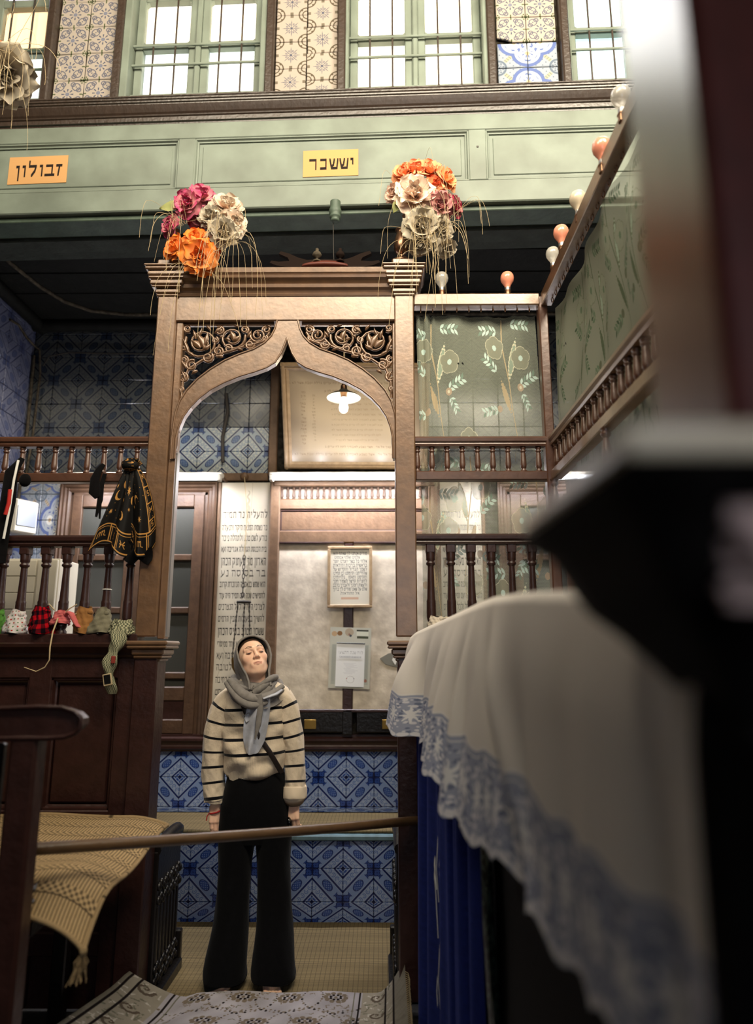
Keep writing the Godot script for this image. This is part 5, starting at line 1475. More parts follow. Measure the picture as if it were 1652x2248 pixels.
func veils() -> void:
	var vm := img_mat("veil", veil_image(false), 0.85, 0.2, true)
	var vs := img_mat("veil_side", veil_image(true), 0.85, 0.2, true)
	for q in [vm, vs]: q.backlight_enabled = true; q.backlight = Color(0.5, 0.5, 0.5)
	var o := thing("embroidered_veil", "grey-green embroidered tulle veil hooked under the front beam behind the balusters", "veil")
	var P := []
	for j in 31:
		var row := []
		var v := j / 30.0
		for i in 49:
			var u := i / 48.0
			var x := 0.19 + 0.66 * u + 0.02 * sin(v * 2.0)
			row.append(Vector3(x, lerpf(3.425, 1.63, v) - 0.006 * absf(sin(u * 31.0)) * (1.0 - v), -3.505 + 0.009 * sin(u * 24.0 + v * 1.5) + 0.012 * sin(u * 7.0 - v * 3.0) + (0.02 * sin(u * 90.0) if u < 0.16 else 0.0)))
		P.append(row)
	var g := G.new(); g.grid(P, false, false)
	part("tulle", g, vm, o)
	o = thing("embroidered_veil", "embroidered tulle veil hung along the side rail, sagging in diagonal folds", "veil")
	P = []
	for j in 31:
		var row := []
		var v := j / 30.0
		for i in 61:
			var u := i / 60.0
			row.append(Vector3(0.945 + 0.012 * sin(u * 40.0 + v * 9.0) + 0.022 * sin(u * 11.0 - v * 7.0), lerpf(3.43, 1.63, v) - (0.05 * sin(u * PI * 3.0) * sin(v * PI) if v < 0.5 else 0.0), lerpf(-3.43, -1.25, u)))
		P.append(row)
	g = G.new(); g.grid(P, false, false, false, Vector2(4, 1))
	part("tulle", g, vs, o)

func petal(w: float, h: float, a0: float, a1: float, cup: float, ph: float, inner: Color, edge: Color, ruffle := 0.07) -> ArrayMesh:
	var g := G.new()
	var P := []
	var r := 0.0; var z := 0.0
	var C := []
	for j in 8:
		var v := j / 7.0
		var a := lerpf(a0, a1, v * v * 0.6 + v * 0.4)
		if j > 0: r += sin(a) * h / 7.0; z += cos(a) * h / 7.0
		var ww := w * pow(sin(PI * (0.1 + 0.72 * v)), 0.8) * (1.0 if v < 0.99 else 0.72)
		var row := []
		for i in 9:
			var u := (i - 4) / 4.0
			var drop := 0.12 * h * u * u * v
			row.append(Vector3(u * ww, r + (ruffle * sin(u * 4.5 + ph) * v * v * h) - drop * sin(a), z + cup * u * u * ww + ruffle * h * cos(u * 5.0 + ph * 2.0) * v * v - drop * cos(a)))
		P.append(row)
		C.append(inner.lerp(edge, smoothstep(0.15, 0.95, v)))
	g.grid(P, false, false)
	for j in 8:
		for i in 9: g.c[j * 9 + i] = C[j].lerp(edge, absf(i - 4) / 9.0)
	return g.mesh()

var petal_mat: StandardMaterial3D
func rose(px: Vector3, r: float, facing: Vector3, inner: Color, edge: Color, label: String, group: String) -> void:
	if petal_mat == null:
		petal_mat = mat("silk_petal", Color.WHITE, 0.75, 0.25)
		petal_mat.vertex_color_use_as_albedo = true
		petal_mat.backlight_enabled = true; petal_mat.backlight = Color(0.25, 0.25, 0.25)
	var o := thing("silk_rose", label, "flower", px, group)
	var f := facing.normalized()
	var b := Basis.looking_at(-f, Vector3(0.1, 1, 0.05))
	o.basis = b * Basis(Vector3.BACK, rng.randf() * TAU)
	var s1 := inner.lerp(edge, 0.5)
	var L := [[4, 0.36, 0.62, 0.05, -0.25, 0.8, 0.0], [5, 0.5, 0.8, 0.35, 0.35, 0.6, 0.25], [6, 0.62, 0.98, 0.75, 1.25, 0.4, 0.0], [6, 0.68, 1.1, 1.15, 1.9, 0.25, 0.5]]
	for k in L.size():
		var q: Array = L[k]
		for t in 2:
			pass
		var m0 := petal(q[1] * r, q[2] * r, q[3], q[4], q[5], k * 1.3, inner if k > 0 else s1, edge)
		var m1 := petal(q[1] * r * 0.9, q[2] * r * 0.92, q[3] + 0.12, q[4] - 0.25, q[5], k * 1.3 + 2.1, inner, s1.lerp(edge, 0.6), 0.1)
		for i in q[0]:
			var a: float = TAU * (i + q[6]) / q[0] + rng.randfn(0, 0.1)
			part("petal", m0 if i % 2 == 0 else m1, petal_mat, o, Transform3D(Basis(Vector3.BACK, a) * Basis(Vector3.RIGHT, rng.randfn(0, 0.1)), Vector3(0, 0, (3 - k) * -0.02 * r)) * Transform3D(Basis(), Vector3(0, 0.05 * r * (k + 0.3), -0.28 * r)))
	var g := G.new(); g.lathe([[0.0, -0.55 * r], [0.14 * r, -0.5 * r], [0.2 * r, -0.3 * r], [0.05 * r, -0.2 * r]], Vector3.ZERO, 10, Basis(Vector3.RIGHT, PI / 2))
	part("calyx", g, M.leaf, o)

func leaf_blade(label: String, at: Vector3, l: float, w: float, dir: Vector3, up: Vector3, c: Material) -> void:
	var g := G.new()
	var d := dir.normalized(); var s := d.cross(up).normalized(); var n := s.cross(d)
	var P := []
	for k in 11:
		var u := k / 10.0
		var row := []
		for i in 7:
			var e := (i - 3) / 3.0
			row.append(at + d * l * u + s * e * w * sin(PI * pow(u, 0.8)) + n * (0.25 * w * absf(e) + 0.22 * l * u * u * -1.0))
		P.append(row)
	g.grid(P, false, false)
	tag(part("silk_leaf", g, c), label, "leaf")

func raffia(label: String, anchors: Array, n: int, spread: float, drop: float, sd: int) -> void:
	var r := RandomNumberGenerator.new(); r.seed = sd
	var g := G.new()
	for k in n:
		var a: Vector3 = anchors[k % anchors.size()]
		var up := r.randf() < 0.22
		var dir := Vector3(r.randfn(0, 1), r.randfn(0.9 if up else 0.1, 0.35), r.randf_range(0.1, 0.8)).normalized()
		var p := a + Vector3(r.randfn(0, 0.02), r.randfn(0, 0.02), 0.01)
		var path := []
		var vel := dir * spread * r.randf_range(0.3, 1.0) * 0.28
		var L := drop * r.randf_range(0.55, 1.15)
		for q in 12:
			path.append(p)
			p += vel
			vel = vel * 0.74 + Vector3(r.randfn(0, 0.003), -L * 0.1 * (0.25 if up and q < 5 else 0.85), r.randfn(0, 0.002)) * 0.7
		g.tube(path, 0.0006 + 0.0006 * r.randf(), 4)
	tag(part("raffia_strands", g, M.raffia), label, "raffia", "", "stuff")

func vase(label: String, at: Vector3, body: bool, m: Material) -> void:
	var o := thing("vase", label, "vase", at)
	var g := G.new()
	g.lathe([[0.0, 0.0], [0.055, 0.0], [0.056, 0.008], [0.05, 0.02], [0.035, 0.032], [0.014, 0.04], [0.01, 0.046], [0.012, 0.052], [0.01, 0.06]], Vector3.ZERO, 22)
	part("foot", g, m, o)
	g = G.new()
	g.lathe([[0.01, 0.058], [0.03, 0.068], [0.041, 0.09], [0.044, 0.12], [0.036, 0.16], [0.026, 0.19], [0.03, 0.2], [0.036, 0.21], [0.033, 0.212], [0.024, 0.2]], Vector3.ZERO, 22)
	part("bowl", g, m, o)

func bouquets() -> void:
	var pinkI := Color(0.78, 0.5, 0.42); var pinkE := Color(0.52, 0.06, 0.16); var burg := Color(0.34, 0.02, 0.06)
	var crI := Color(0.75, 0.5, 0.36); var crE := Color(0.68, 0.57, 0.45); var ivI := Color(0.36, 0.29, 0.21); var ivE := Color(0.46, 0.4, 0.31)
	var orI := Color(0.9, 0.5, 0.2); var orE := Color(0.85, 0.22, 0.03); var peI := Color(0.9, 0.42, 0.2); var peE := Color(0.9, 0.36, 0.18)
	vase("small brass vase under the orange roses on the left post", Vector3(-1.165, 3.71, ZA), true, M.copper)
	vase("copper vase behind the ivory roses on the right post", Vector3(0.112, 3.71, ZA), true, M.copper)
	var GL := "silk roses of the left bouquet"; var GR := "silk roses of the right bouquet"
	var Lf := [[412, 445, 30, -3.33, pinkI, pinkE, [-0.2, -0.1, 1], "pink-rimmed silk rose at the upper left of the left bouquet"], [443, 429, 30, -3.36, pinkI, pinkE, [0.35, 0.3, 1], "magenta silk rose at the very top of the left bouquet"], [374, 495, 25, -3.38, pinkI, pinkE, [-0.7, 0.0, 0.8], "pink and white silk rose low on the left edge of the left bouquet"], [437, 482, 22, -3.4, pinkI, burg, [0.1, -0.2, 1], "dark wine silk rose deep in the middle of the left bouquet"],
		[497, 450, 33, -3.36, crI, crE, [0.35, 0.4, 1], "cream silk rose with a peach heart at the upper right of the left bouquet"], [515, 488, 29, -3.36, crI, crE, [0.8, -0.1, 0.8], "peach-cream silk rose on the right edge of the left bouquet"], [461, 474, 26, -3.33, ivI, ivE, [-0.1, 0.1, 1], "greige silk rose beside the cream one in the left bouquet"], [490, 507, 31, -3.31, ivI, ivE, [0.25, -0.2, 1], "greige silk rose hanging lowest on the right of the left bouquet"],
		[436, 562, 36, -3.28, orI, orE, [0.2, -0.3, 1], "large orange silk rose lowest in the left bouquet"], [385, 543, 27, -3.31, orI, orE, [-0.5, 0.1, 1], "orange silk rose at the lower left of the left bouquet"], [428, 521, 25, -3.32, orI, orE, [0, 0.4, 1], "orange silk rose just above the large orange one"], [464, 553, 20, -3.34, orI, Color(0.7, 0.1, 0.02), [0.8, -0.2, 0.6], "reddish orange silk rose at the right of the large orange one"]]
	var Rt := [[886, 378, 27, -3.36, peI, peE, [-0.5, 0.3, 1], "orange silk rose at the top left of the right bouquet"], [912, 372, 28, -3.35, peI, peE, [-0.1, 0.3, 1], "orange silk rose at the top middle of the right bouquet"], [944, 374, 31, -3.37, peI, peE, [0.25, 0.5, 1], "pale orange silk rose crowning the right bouquet"], [980, 391, 28, -3.36, orI, peE, [0.7, 0.2, 0.8], "orange silk rose on the upper right edge of the right bouquet"], [955, 405, 21, -3.34, orI, Color(0.75, 0.12, 0.05), [0.2, 0, 1], "deep orange silk rose between the orange and wine roses"],
		[909, 423, 41, -3.29, Color(0.75, 0.48, 0.35), Color(0.82, 0.66, 0.54), [-0.1, 0, 1], "large peach-cream silk rose in the middle of the right bouquet"], [863, 423, 22, -3.36, crI, Color(0.78, 0.55, 0.44), [-0.8, -0.1, 0.8], "small peach silk rose on the left edge of the right bouquet"], [908, 460, 25, -3.34, Color(0.6, 0.35, 0.25), Color(0.66, 0.48, 0.38), [-0.3, -0.6, 1], "peach silk rose below the large peach-cream one"], [966, 449, 29, -3.32, Color(0.65, 0.42, 0.34), Color(0.5, 0.2, 0.2), [0.2, -0.2, 1], "dusty pink silk rose at the right middle of the right bouquet"], [997, 452, 24, -3.35, Color(0.7, 0.5, 0.4), burg, [0.8, 0, 0.7], "wine red silk rose on the right edge of the right bouquet"],
		[926, 494, 38, -3.29, ivI, Color(0.52, 0.46, 0.36), [0.05, -0.1, 1], "large ivory silk rose low in the right bouquet"], [970, 500, 26, -3.33, ivI, ivE, [0.6, -0.2, 1], "ivory silk rose right of the large ivory one"], [922, 535, 25, -3.33, ivI, ivE, [-0.1, -0.8, 0.8], "ivory silk rose hanging below the large ivory one"], [980, 543, 22, -3.35, ivI, ivE, [0.4, -0.8, 0.7], "small ivory silk rose lowest on the right of the right bouquet"]]
	for q in Lf: rose(at_px(q[0], q[1], q[3]), q[2] / 398.0, Vector3(q[6][0], q[6][1], q[6][2]), q[4], q[5], q[7], GL)
	for q in Rt: rose(at_px(q[0], q[1], q[3]), q[2] / 398.0, Vector3(q[6][0], q[6][1], q[6][2]), q[4], q[5], q[7], GR)
	leaf_blade("olive silk leaf sticking out at the left of the left bouquet", at_px(398, 455, -3.37), 0.13, 0.045, Vector3(-1, 0.1, 0), Vector3(0, 0.3, 1), M.leaf)
	leaf_blade("pale silk leaf behind the pink rose of the left bouquet", at_px(400, 440, -3.35), 0.07, 0.035, Vector3(-0.7, -0.8, 0.2), Vector3(0, 0.3, 1), M.raffia)
	leaf_blade("pale green silk leaf under the small peach rose", at_px(880, 440, -3.33), 0.09, 0.03, Vector3(-0.5, -0.9, 0.2), Vector3(0, 0.2, 1), M.leaf)
	leaf_blade("long dried silk leaf hanging before the copper vase", at_px(888, 480, -3.33), 0.17, 0.025, Vector3(0.15, -1, 0.1), Vector3(1, 0.2, 1), M.raffia)
	raffia("straw-coloured raffia strands trailing from the left bouquet", [at_px(400, 490, -3.3), at_px(430, 590, -3.33), at_px(515, 530, -3.3), at_px(500, 535, -3.32), at_px(505, 540, -3.3)], 46, 0.26, 0.3, 11)
	raffia("straw-coloured raffia strands trailing from the right bouquet", [at_px(940, 420, -3.26), at_px(930, 530, -3.27), at_px(985, 490, -3.3), at_px(870, 440, -3.3), at_px(925, 545, -3.28)], 48, 0.3, 0.32, 23)
	# the third bouquet, at the left edge of the view, on a post that stands outside it
	var o := thing("outer_post", "brown post outside the view carrying the third bouquet", "post", Vector3(-2.02, 0, -2.9))
	part("shaft", bx(Vector3(0, 2.1, 0), Vector3(0.1, 4.2, 0.1), 0.006), M.wood, o)
	rose(Vector3(-1.86, 4.39, -2.86), 0.13, Vector3(0.5, -0.9, 0.7), ivI, ivE, "large drooping ivory silk rose at the left edge before the window", "silk roses of the third bouquet")
	rose(Vector3(-1.9, 4.52, -2.85), 0.06, Vector3(0.3, 0.2, 1), orI, peE, "orange silk rose cut by the left edge before the window", "silk roses of the third bouquet")
	raffia("straw-coloured raffia strands at the left edge before the window", [Vector3(-1.86, 4.33, -2.8), Vector3(-1.83, 4.45, -2.8), Vector3(-1.88, 4.48, -2.8)], 30, 0.4, 0.22, 31)

# where a spot of the picture lies at depth z (used once, to set the flowers down)
func at_px(x: float, y: float, z: float) -> Vector3:
	var d := Basis.from_euler(Vector3(deg_to_rad(11.52), deg_to_rad(0.45), 0)) * Vector3((x - 826.0) / 1500.0, (1124.0 - y) / 1500.0, -1)
	return Vector3(0, 1.6, 0) + d * (z / d.z)

func cloth_mat(called: String, c: Color, rough := 0.9) -> StandardMaterial3D:
	var m := mat(called, c, rough, 0.2, 0.2, 4.0, 0.3)
	m.rim_enabled = true; m.rim = 0.3
	return m

# a scarf knotted round the foot of a baluster
func tied_scarf(label: String, at: Vector3, h: float, r0: float, r1: float, lean: float, m: Material, sd: int, tail := 0) -> void:
	var r := RandomNumberGenerator.new(); r.seed = sd
	var o := thing("tied_scarf", label, "scarf", at, "scarves knotted round the baluster feet")
	var P := []
	var ph := r.randf() * 6.0
	for j in 15:
		var v := j / 14.0
		var row := []
		for i in 36:
			var a := TAU * i / 36
			var rr := lerpf(r0 * 1.1, r1 * 0.8, pow(v, 0.8)) * (1.0 + 0.12 * sin(a * 3 + ph + v * 5.0) + 0.06 * sin(a * 7 - v * 9.0 + ph) + 0.06 * sin(v * 30.0 + a * 3.0 + ph))
			if v < 0.1: rr *= 0.85 + v * 1.5
			row.append(Vector3(cos(a) * rr * 1.05 + lean * (1.0 - v) * 0.5, v * h + 0.006 * sin(a * 2 + ph), sin(a) * rr * 0.95))
		P.append(row)
	var g := G.new(); g.grid(P, true, true, false, Vector2(2, 1))
	part("wrapped_cloth", g, m, o)
	g = G.new()
	var k0 := Vector3(lean * 0.3 + r1 * 0.9, h * 0.8, 0.01)
	g.ball(k0 - Vector3(0.008, 0, 0), Vector3(0.016, 0.015, 0.016), 10)
	if tail > 0:
		var p := []
		for q in 7: p.append(k0 + Vector3(0.015 * q * (1 if lean >= 0 else -1), 0.018 * sin(q * 0.9) - 0.009 * q, 0.012 + 0.004 * q))
		g.tube(p, [0.01, 0.016, 0.02, 0.022, 0.02, 0.016, 0.008], 8, 0.5)
	part("knot", g, m, o)

func scarves() -> void:
	var y := 1.686
	var flo := paint(96, 96, func(x: float, v: float) -> Color:
		var k := sin(x * 25.0) * sin(v * 19.0 + x * 7.0)
		return Color(0.62, 0.2, 0.18) if k > 0.82 else (Color(0.3, 0.42, 0.28) if k < -0.85 else Color(0.76, 0.73, 0.72)))
	var m_flo := img_mat("scarf_floral", flo, 0.9, 0.2)
	var m_plaid := img_mat("scarf_plaid", paint(96, 96, func(x: float, v: float) -> Color:
		var a := fposmod(x * 5.0, 1.0) < 0.5; var b := fposmod(v * 3.0 + x, 1.0) < 0.5
		return Color(0.62, 0.03, 0.08) if a and b else (Color(0.3, 0.02, 0.06) if a != b else Color(0.05, 0.02, 0.05))), 0.9, 0.2)
	var m_ban := img_mat("scarf_bandana", paint(96, 96, func(x: float, v: float) -> Color:
		var k := sin(x * 60.0 + sin(v * 30.0) * 2.0) * sin(v * 55.0)
		return Color(0.68, 0.66, 0.54) if k > 0.0 else Color(0.24, 0.26, 0.2)), 0.9, 0.2)
	tied_scarf("bright green scarf at the left picture edge on a baluster foot", Vector3(-1.925, y, ZA), 0.12, 0.05, 0.03, 0.0, cloth_mat("scarf_green", Color(0.32, 0.52, 0.22)), 1)
	tied_scarf("white floral scarf tied to the baluster foot left of the red plaid one", Vector3(-1.822, y, ZA + 0.01), 0.115, 0.058, 0.036, -0.01, m_flo, 2)
	tied_scarf("red and black plaid scarf tied to a baluster foot", Vector3(-1.704, y, ZA + 0.01), 0.135, 0.066, 0.036, 0.03, m_plaid, 3)
	tied_scarf("pink scarf band tied to a baluster foot right of the plaid one", Vector3(-1.604, y + 0.045, ZA + 0.01), 0.065, 0.046, 0.038, 0.0, cloth_mat("scarf_pink", Color(0.82, 0.42, 0.42)), 4, 1)
	tied_scarf("tan scarf tied to the baluster foot right of the pink one", Vector3(-1.488, y, ZA + 0.01), 0.13, 0.052, 0.037, 0.02, cloth_mat("scarf_tan", Color(0.6, 0.42, 0.24)), 5)
	tied_scarf("grey-olive scarf tied to the second baluster foot from the arch", Vector3(-1.392, y, ZA + 0.015), 0.125, 0.06, 0.035, -0.02, cloth_mat("scarf_olive", Color(0.5, 0.48, 0.4)), 6)
	tied_scarf("patterned black and cream bandana tied to the baluster foot nearest the arch", Vector3(-1.283, y - 0.006, ZA + 0.03), 0.075, 0.07, 0.045, 0.0, m_ban, 8)
	# its twisted tail, hanging before the moulded ledge, with a printed corner tag
	var o := thing("bandana_tail", "twisted bandana tail with a printed tag hanging over the ledge", "scarf")
	var P := []
	for j in 25:
		var v := j / 24.0
		var row := []
		var w := 0.026 + 0.014 * absf(sin(v * 9.0)) - 0.014 * v
		for i in 12:
			var a := TAU * i / 12
			var rr := w * (1.0 + 0.25 * sin(a * 3 + v * 14.0))
			row.append(Vector3(-1.285 + 0.012 * sin(v * 8.0) + cos(a) * rr - 0.015 * v, 1.7 - v * 0.3, -3.36 + 0.025 * sin(v * 3.0) + sin(a) * rr * 0.6))
		P.append(row)
	var g := G.new(); g.grid(P, true, true, true, Vector2(2, 3))
	part("twisted_cloth", g, m_ban, o)
	part("red_patch", bx(Vector3(-1.279, 1.56, -3.318), Vector3(0.02, 0.035, 0.008), 0.003), mat("patch_red", Color(0.5, 0.16, 0.12), 0.9), o)
	g = G.new(); g.box(Vector3(-1.298, 1.468, -3.315), Vector3(0.042, 0.055, 0.006), 0.002, Basis(Vector3.BACK, 0.2))
	part("tag", g, M.raffia, o)
	g = G.new(); g.box(Vector3(-1.298, 1.47, -3.311), Vector3(0.03, 0.042, 0.004), 0.001, Basis(Vector3.BACK, 0.2))
	part("tag_print", g, M.black, o)
	# straw string on the pink one, white elastic on a baluster, black ribbons and strap on the rail
	g = G.new(); g.tube([Vector3(-1.6, 1.76, -3.4), Vector3(-1.6, 1.69, -3.36), Vector3(-1.597, 1.62, -3.34), Vector3(-1.592, 1.56, -3.335), Vector3(-1.61, 1.525, -3.335), Vector3(-1.65, 1.505, -3.335), Vector3(-1.71, 1.525, -3.335)], [0.004, 0.004, 0.004, 0.003, 0.003, 0.003, 0.002], 6)
	tag(part("raffia_string", g, M.raffia), "straw string dangling over the ledge from the pink scarf", "string")
	o = thing("straw_ties", "loose straw ends sticking up above the pink and tan scarves", "string")
	for q in [[-1.63, 1.8, -1.66, 1.83], [-1.575, 1.79, -1.52, 1.83], [-1.54, 1.76, -1.5, 1.795]]:
		g = G.new(); g.tube([Vector3(q[0], q[1], -3.42), Vector3((q[0] + q[2]) / 2, q[1] + 0.02, -3.41), Vector3(q[2], q[3], -3.42)], 0.003, 5)
		part("straw_end", g, M.raffia, o)
	g = G.new()
	var ring := []
	for k in 13: ring.append(Vector3(-1.387 + cos(TAU * k / 12) * 0.0215, 1.905, ZA + sin(TAU * k / 12) * 0.0215))
	g.tube(ring, 0.003, 6)
	tag(part("elastic_band", g, M.tape), "thin white elastic band round the second baluster from the arch", "band")
	zodiac_scarf()
	var bk := cloth_mat("ribbon_black", Color(0.06, 0.055, 0.06))
	o = thing("black_ribbon", "black ribbons knotted over the lower rail left of the zodiac scarf", "ribbon")
	g = G.new()
	g.tube([Vector3(-1.44, 2.55, -3.41), Vector3(-1.46, 2.52, -3.405), Vector3(-1.475, 2.47, -3.4), Vector3(-1.472, 2.4, -3.4), Vector3(-1.455, 2.37, -3.4)], [0.012, 0.018, 0.024, 0.03, 0.014], 8, 0.4, Vector3.BACK)
	g.tube([Vector3(-1.43, 2.5, -3.41), Vector3(-1.44, 2.44, -3.405), Vector3(-1.442, 2.36, -3.405), Vector3(-1.455, 2.27, -3.405)], [0.011, 0.013, 0.015, 0.006], 8, 0.3, Vector3.BACK)
	g.tube([Vector3(-1.442, 2.36, -3.403), Vector3(-1.435, 2.26, -3.403)], [0.011, 0.004], 8, 0.3, Vector3.BACK)
	part("ribbon", g, bk, o)
	o = thing("striped_strap", "black strap with a white stripe and red edge hanging at the left picture edge", "strap")
	g = G.new()
	g.tube([Vector3(-1.86, 2.58, -3.4), Vector3(-1.9, 2.5, -3.38), Vector3(-1.9, 2.35, -3.38), Vector3(-1.915, 2.2, -3.38), Vector3(-1.91, 2.03, -3.38)], [0.015, 0.034, 0.04, 0.042, 0.032], 10, 0.4, Vector3.BACK)
	g.ball(Vector3(-1.83, 2.46, -3.39), Vector3(0.03, 0.035, 0.025), 12)
	part("strap", g, bk, o)
	g = G.new(); g.tube([Vector3(-1.865, 2.56, -3.37), Vector3(-1.865, 2.45, -3.35), Vector3(-1.872, 2.3, -3.35), Vector3(-1.885, 2.15, -3.35)], 0.007, 6)
	part("white_stripe", g, M.tape, o)
	g = G.new(); g.tube([Vector3(-1.875, 2.4, -3.345), Vector3(-1.875, 2.33, -3.345), Vector3(-1.885, 2.27, -3.345)], 0.011, 6)
	part("red_edge", g, mat("strap_red", Color(0.7, 0.12, 0.08), 0.8), o)
	# crumpled cream cloth at the foot of the right balusters
	tied_scarf("crumpled cream cloth at the foot of the first right baluster", Vector3(0.265, 1.7, ZA + 0.01), 0.07, 0.05, 0.03, 0.03, M.cream, 15, 1)
	tied_scarf("crumpled cream cloth at the foot of the second right baluster", Vector3(0.35, 1.7, ZA + 0.01), 0.06, 0.055, 0.03, 0.0, M.cream, 16)

func zodiac_scarf() -> void:
	var W := 384; var H := 384
	var im := Image.create_empty(W, H, false, Image.FORMAT_RGB8)
	var k := Color(0.055, 0.05, 0.045); var au := Color(0.72, 0.52, 0.27)
	im.fill(k)
	var moon := func(x: float, y: float, r: float, a: float) -> void:
		disc(im, x, y, r, au); disc(im, x + cos(a) * r * 0.45, y + sin(a) * r * 0.45, r * 0.85, k)
	var star := func(x: float, y: float, r: float) -> void:
		for q in 8: dstroke(im, [Vector2(x, y), Vector2(x + cos(TAU * q / 8) * r, y + sin(TAU * q / 8) * r)], r * 0.22, 0.6, au)
	moon.call(80, 150, 26, -0.5); moon.call(160, 230, 20, PI); moon.call(250, 150, 22, 0.8)
	disc(im, 120, 90, 20, au); star.call(200, 110, 24); star.call(280, 230, 18); star.call(60, 230, 14); star.call(150, 160, 12); star.call(220, 190, 10); star.call(40, 100, 12)
	for q in 30: disc(im, (q * 73) % 380, (q * 47) % 270, 2.2, au)
	# the border: double lines and boxes, each with a sign
	for f in [[0, 288, 384, 6], [0, 372, 384, 6], [0, 302, 384, 3]]: im.fill_rect(Rect2i(f[0], f[1], f[2], f[3]), au)
	for f in 5:
		im.fill_rect(Rect2i(4 + f * 78, 292, 5, 84), au); im.fill_rect(Rect2i(14 + f * 78, 304, 3, 64), au)
	for f in [[330, 0, 5, 290], [376, 0, 5, 290], [340, 0, 2, 290]]: im.fill_rect(Rect2i(f[0], f[1], f[2], f[3]), au)
	for f in 4: im.fill_rect(Rect2i(330, 20 + f * 74, 50, 5), au)
	var sg := [[[0, 14, 0, 0, 6, -4, 8, 0, 8, 14], [8, 0, 14, -4, 16, 0, 16, 14], [16, 0, 22, -4, 24, 0, 24, 14, 30, 16]], [[0, 0, 6, 8, 0, 18], [16, 0, 10, 8, 16, 18], [0, 9, 16, 9]], [[14, 0, 4, 0, 2, 8, 14, 10, 14, 18, 2, 18]]]
	for q in [[30, 328, 0, 1.3], [112, 326, 2, 1.5], [190, 326, 1, 1.5], [266, 326, 0, 1.2], [350, 40, 1, 1.1], [350, 116, 2, 1.2], [348, 190, 1, 1.2], [348, 255, 2, 1.1]]:
		for stk in sg[q[2]]:
			var pts := []
			for e in range(0, stk.size(), 2): pts.append(Vector2(q[0] + stk[e] * q[3], q[1] + stk[e + 1] * q[3]))
			dstroke(im, pts, 2.4, 2.0, au)
	var m := img_mat("zodiac", im, 0.7, 0.3)
	var o := thing("zodiac_scarf", "black scarf with gold moons, stars and zodiac signs knotted to the left railing", "scarf", Vector3(-1.285, 2.53, -3.4))
	# two lobes falling from the knot
	for q in [[-0.005, -0.155, 0.03, -0.46, 0.0, 0.62, 0.0], [0.03, 0.165, 0.015, -0.44, 0.4, 1.0, 2.0]]:
		var P := []
		for j in 29:
			var v := j / 28.0
			var row := []
			for i in 33:
				var u := i / 32.0
				var xl := lerpf(-0.02, q[1] if q[1] < 0 else 0.005, pow(v, 0.85)); var xr := lerpf(0.02, 0.03 if q[1] < 0 else q[1], pow(v, 0.85))
				if q[1] > 0: xr = lerpf(0.025, 0.155, pow(sin(v * PI * 0.5), 0.6))
				var fold: float = sin(u * 9.5 + q[6] + v) * 0.036 * v + sin(u * 21.0 + v * 2.0) * 0.007 * v
				var yb: float = q[3] + (0.05 * sin(u * 5.0 + q[6]) if true else 0.0) + (0.04 * u if q[1] < 0 else 0.03 * (1.0 - u))
				row.append(Vector3(lerpf(xl, xr, u), lerpf(0.0, yb, v), 0.03 + fold + q[2] * v))
			P.append(row)
		var g := G.new(); g.grid(P, false, false)
		for e in g.t.size(): g.t[e] = Vector2(lerpf(q[4], q[5], g.t[e].x), g.t[e].y)
		part("hanging_cloth", g, m, o)
	var g := G.new()
	g.ball(Vector3(0, 0.0, 0.035), Vector3(0.045, 0.03, 0.035), 14)
	g.tube([Vector3(-0.03, 0.01, 0.04), Vector3(-0.02, 0.035, 0.01), Vector3(0.01, 0.045, -0.02), Vector3(0.03, 0.02, -0.03)], 0.018, 8, 0.7)
	part("knot", g, m, o)
	g = G.new()
	var P := []
	for j in 9:
		var row := []
		for i in 17: row.append(Vector3(lerpf(0.0, 0.14, i / 16.0), -0.4 - 0.012 * j + 0.012 * sin(i * 0.7 + j), 0.03 + 0.016 * sin(i * 0.8 + j * 0.9)))
		P.append(row)
	g.grid(P, false, false)
	part("lower_folds", g, M.black, o)

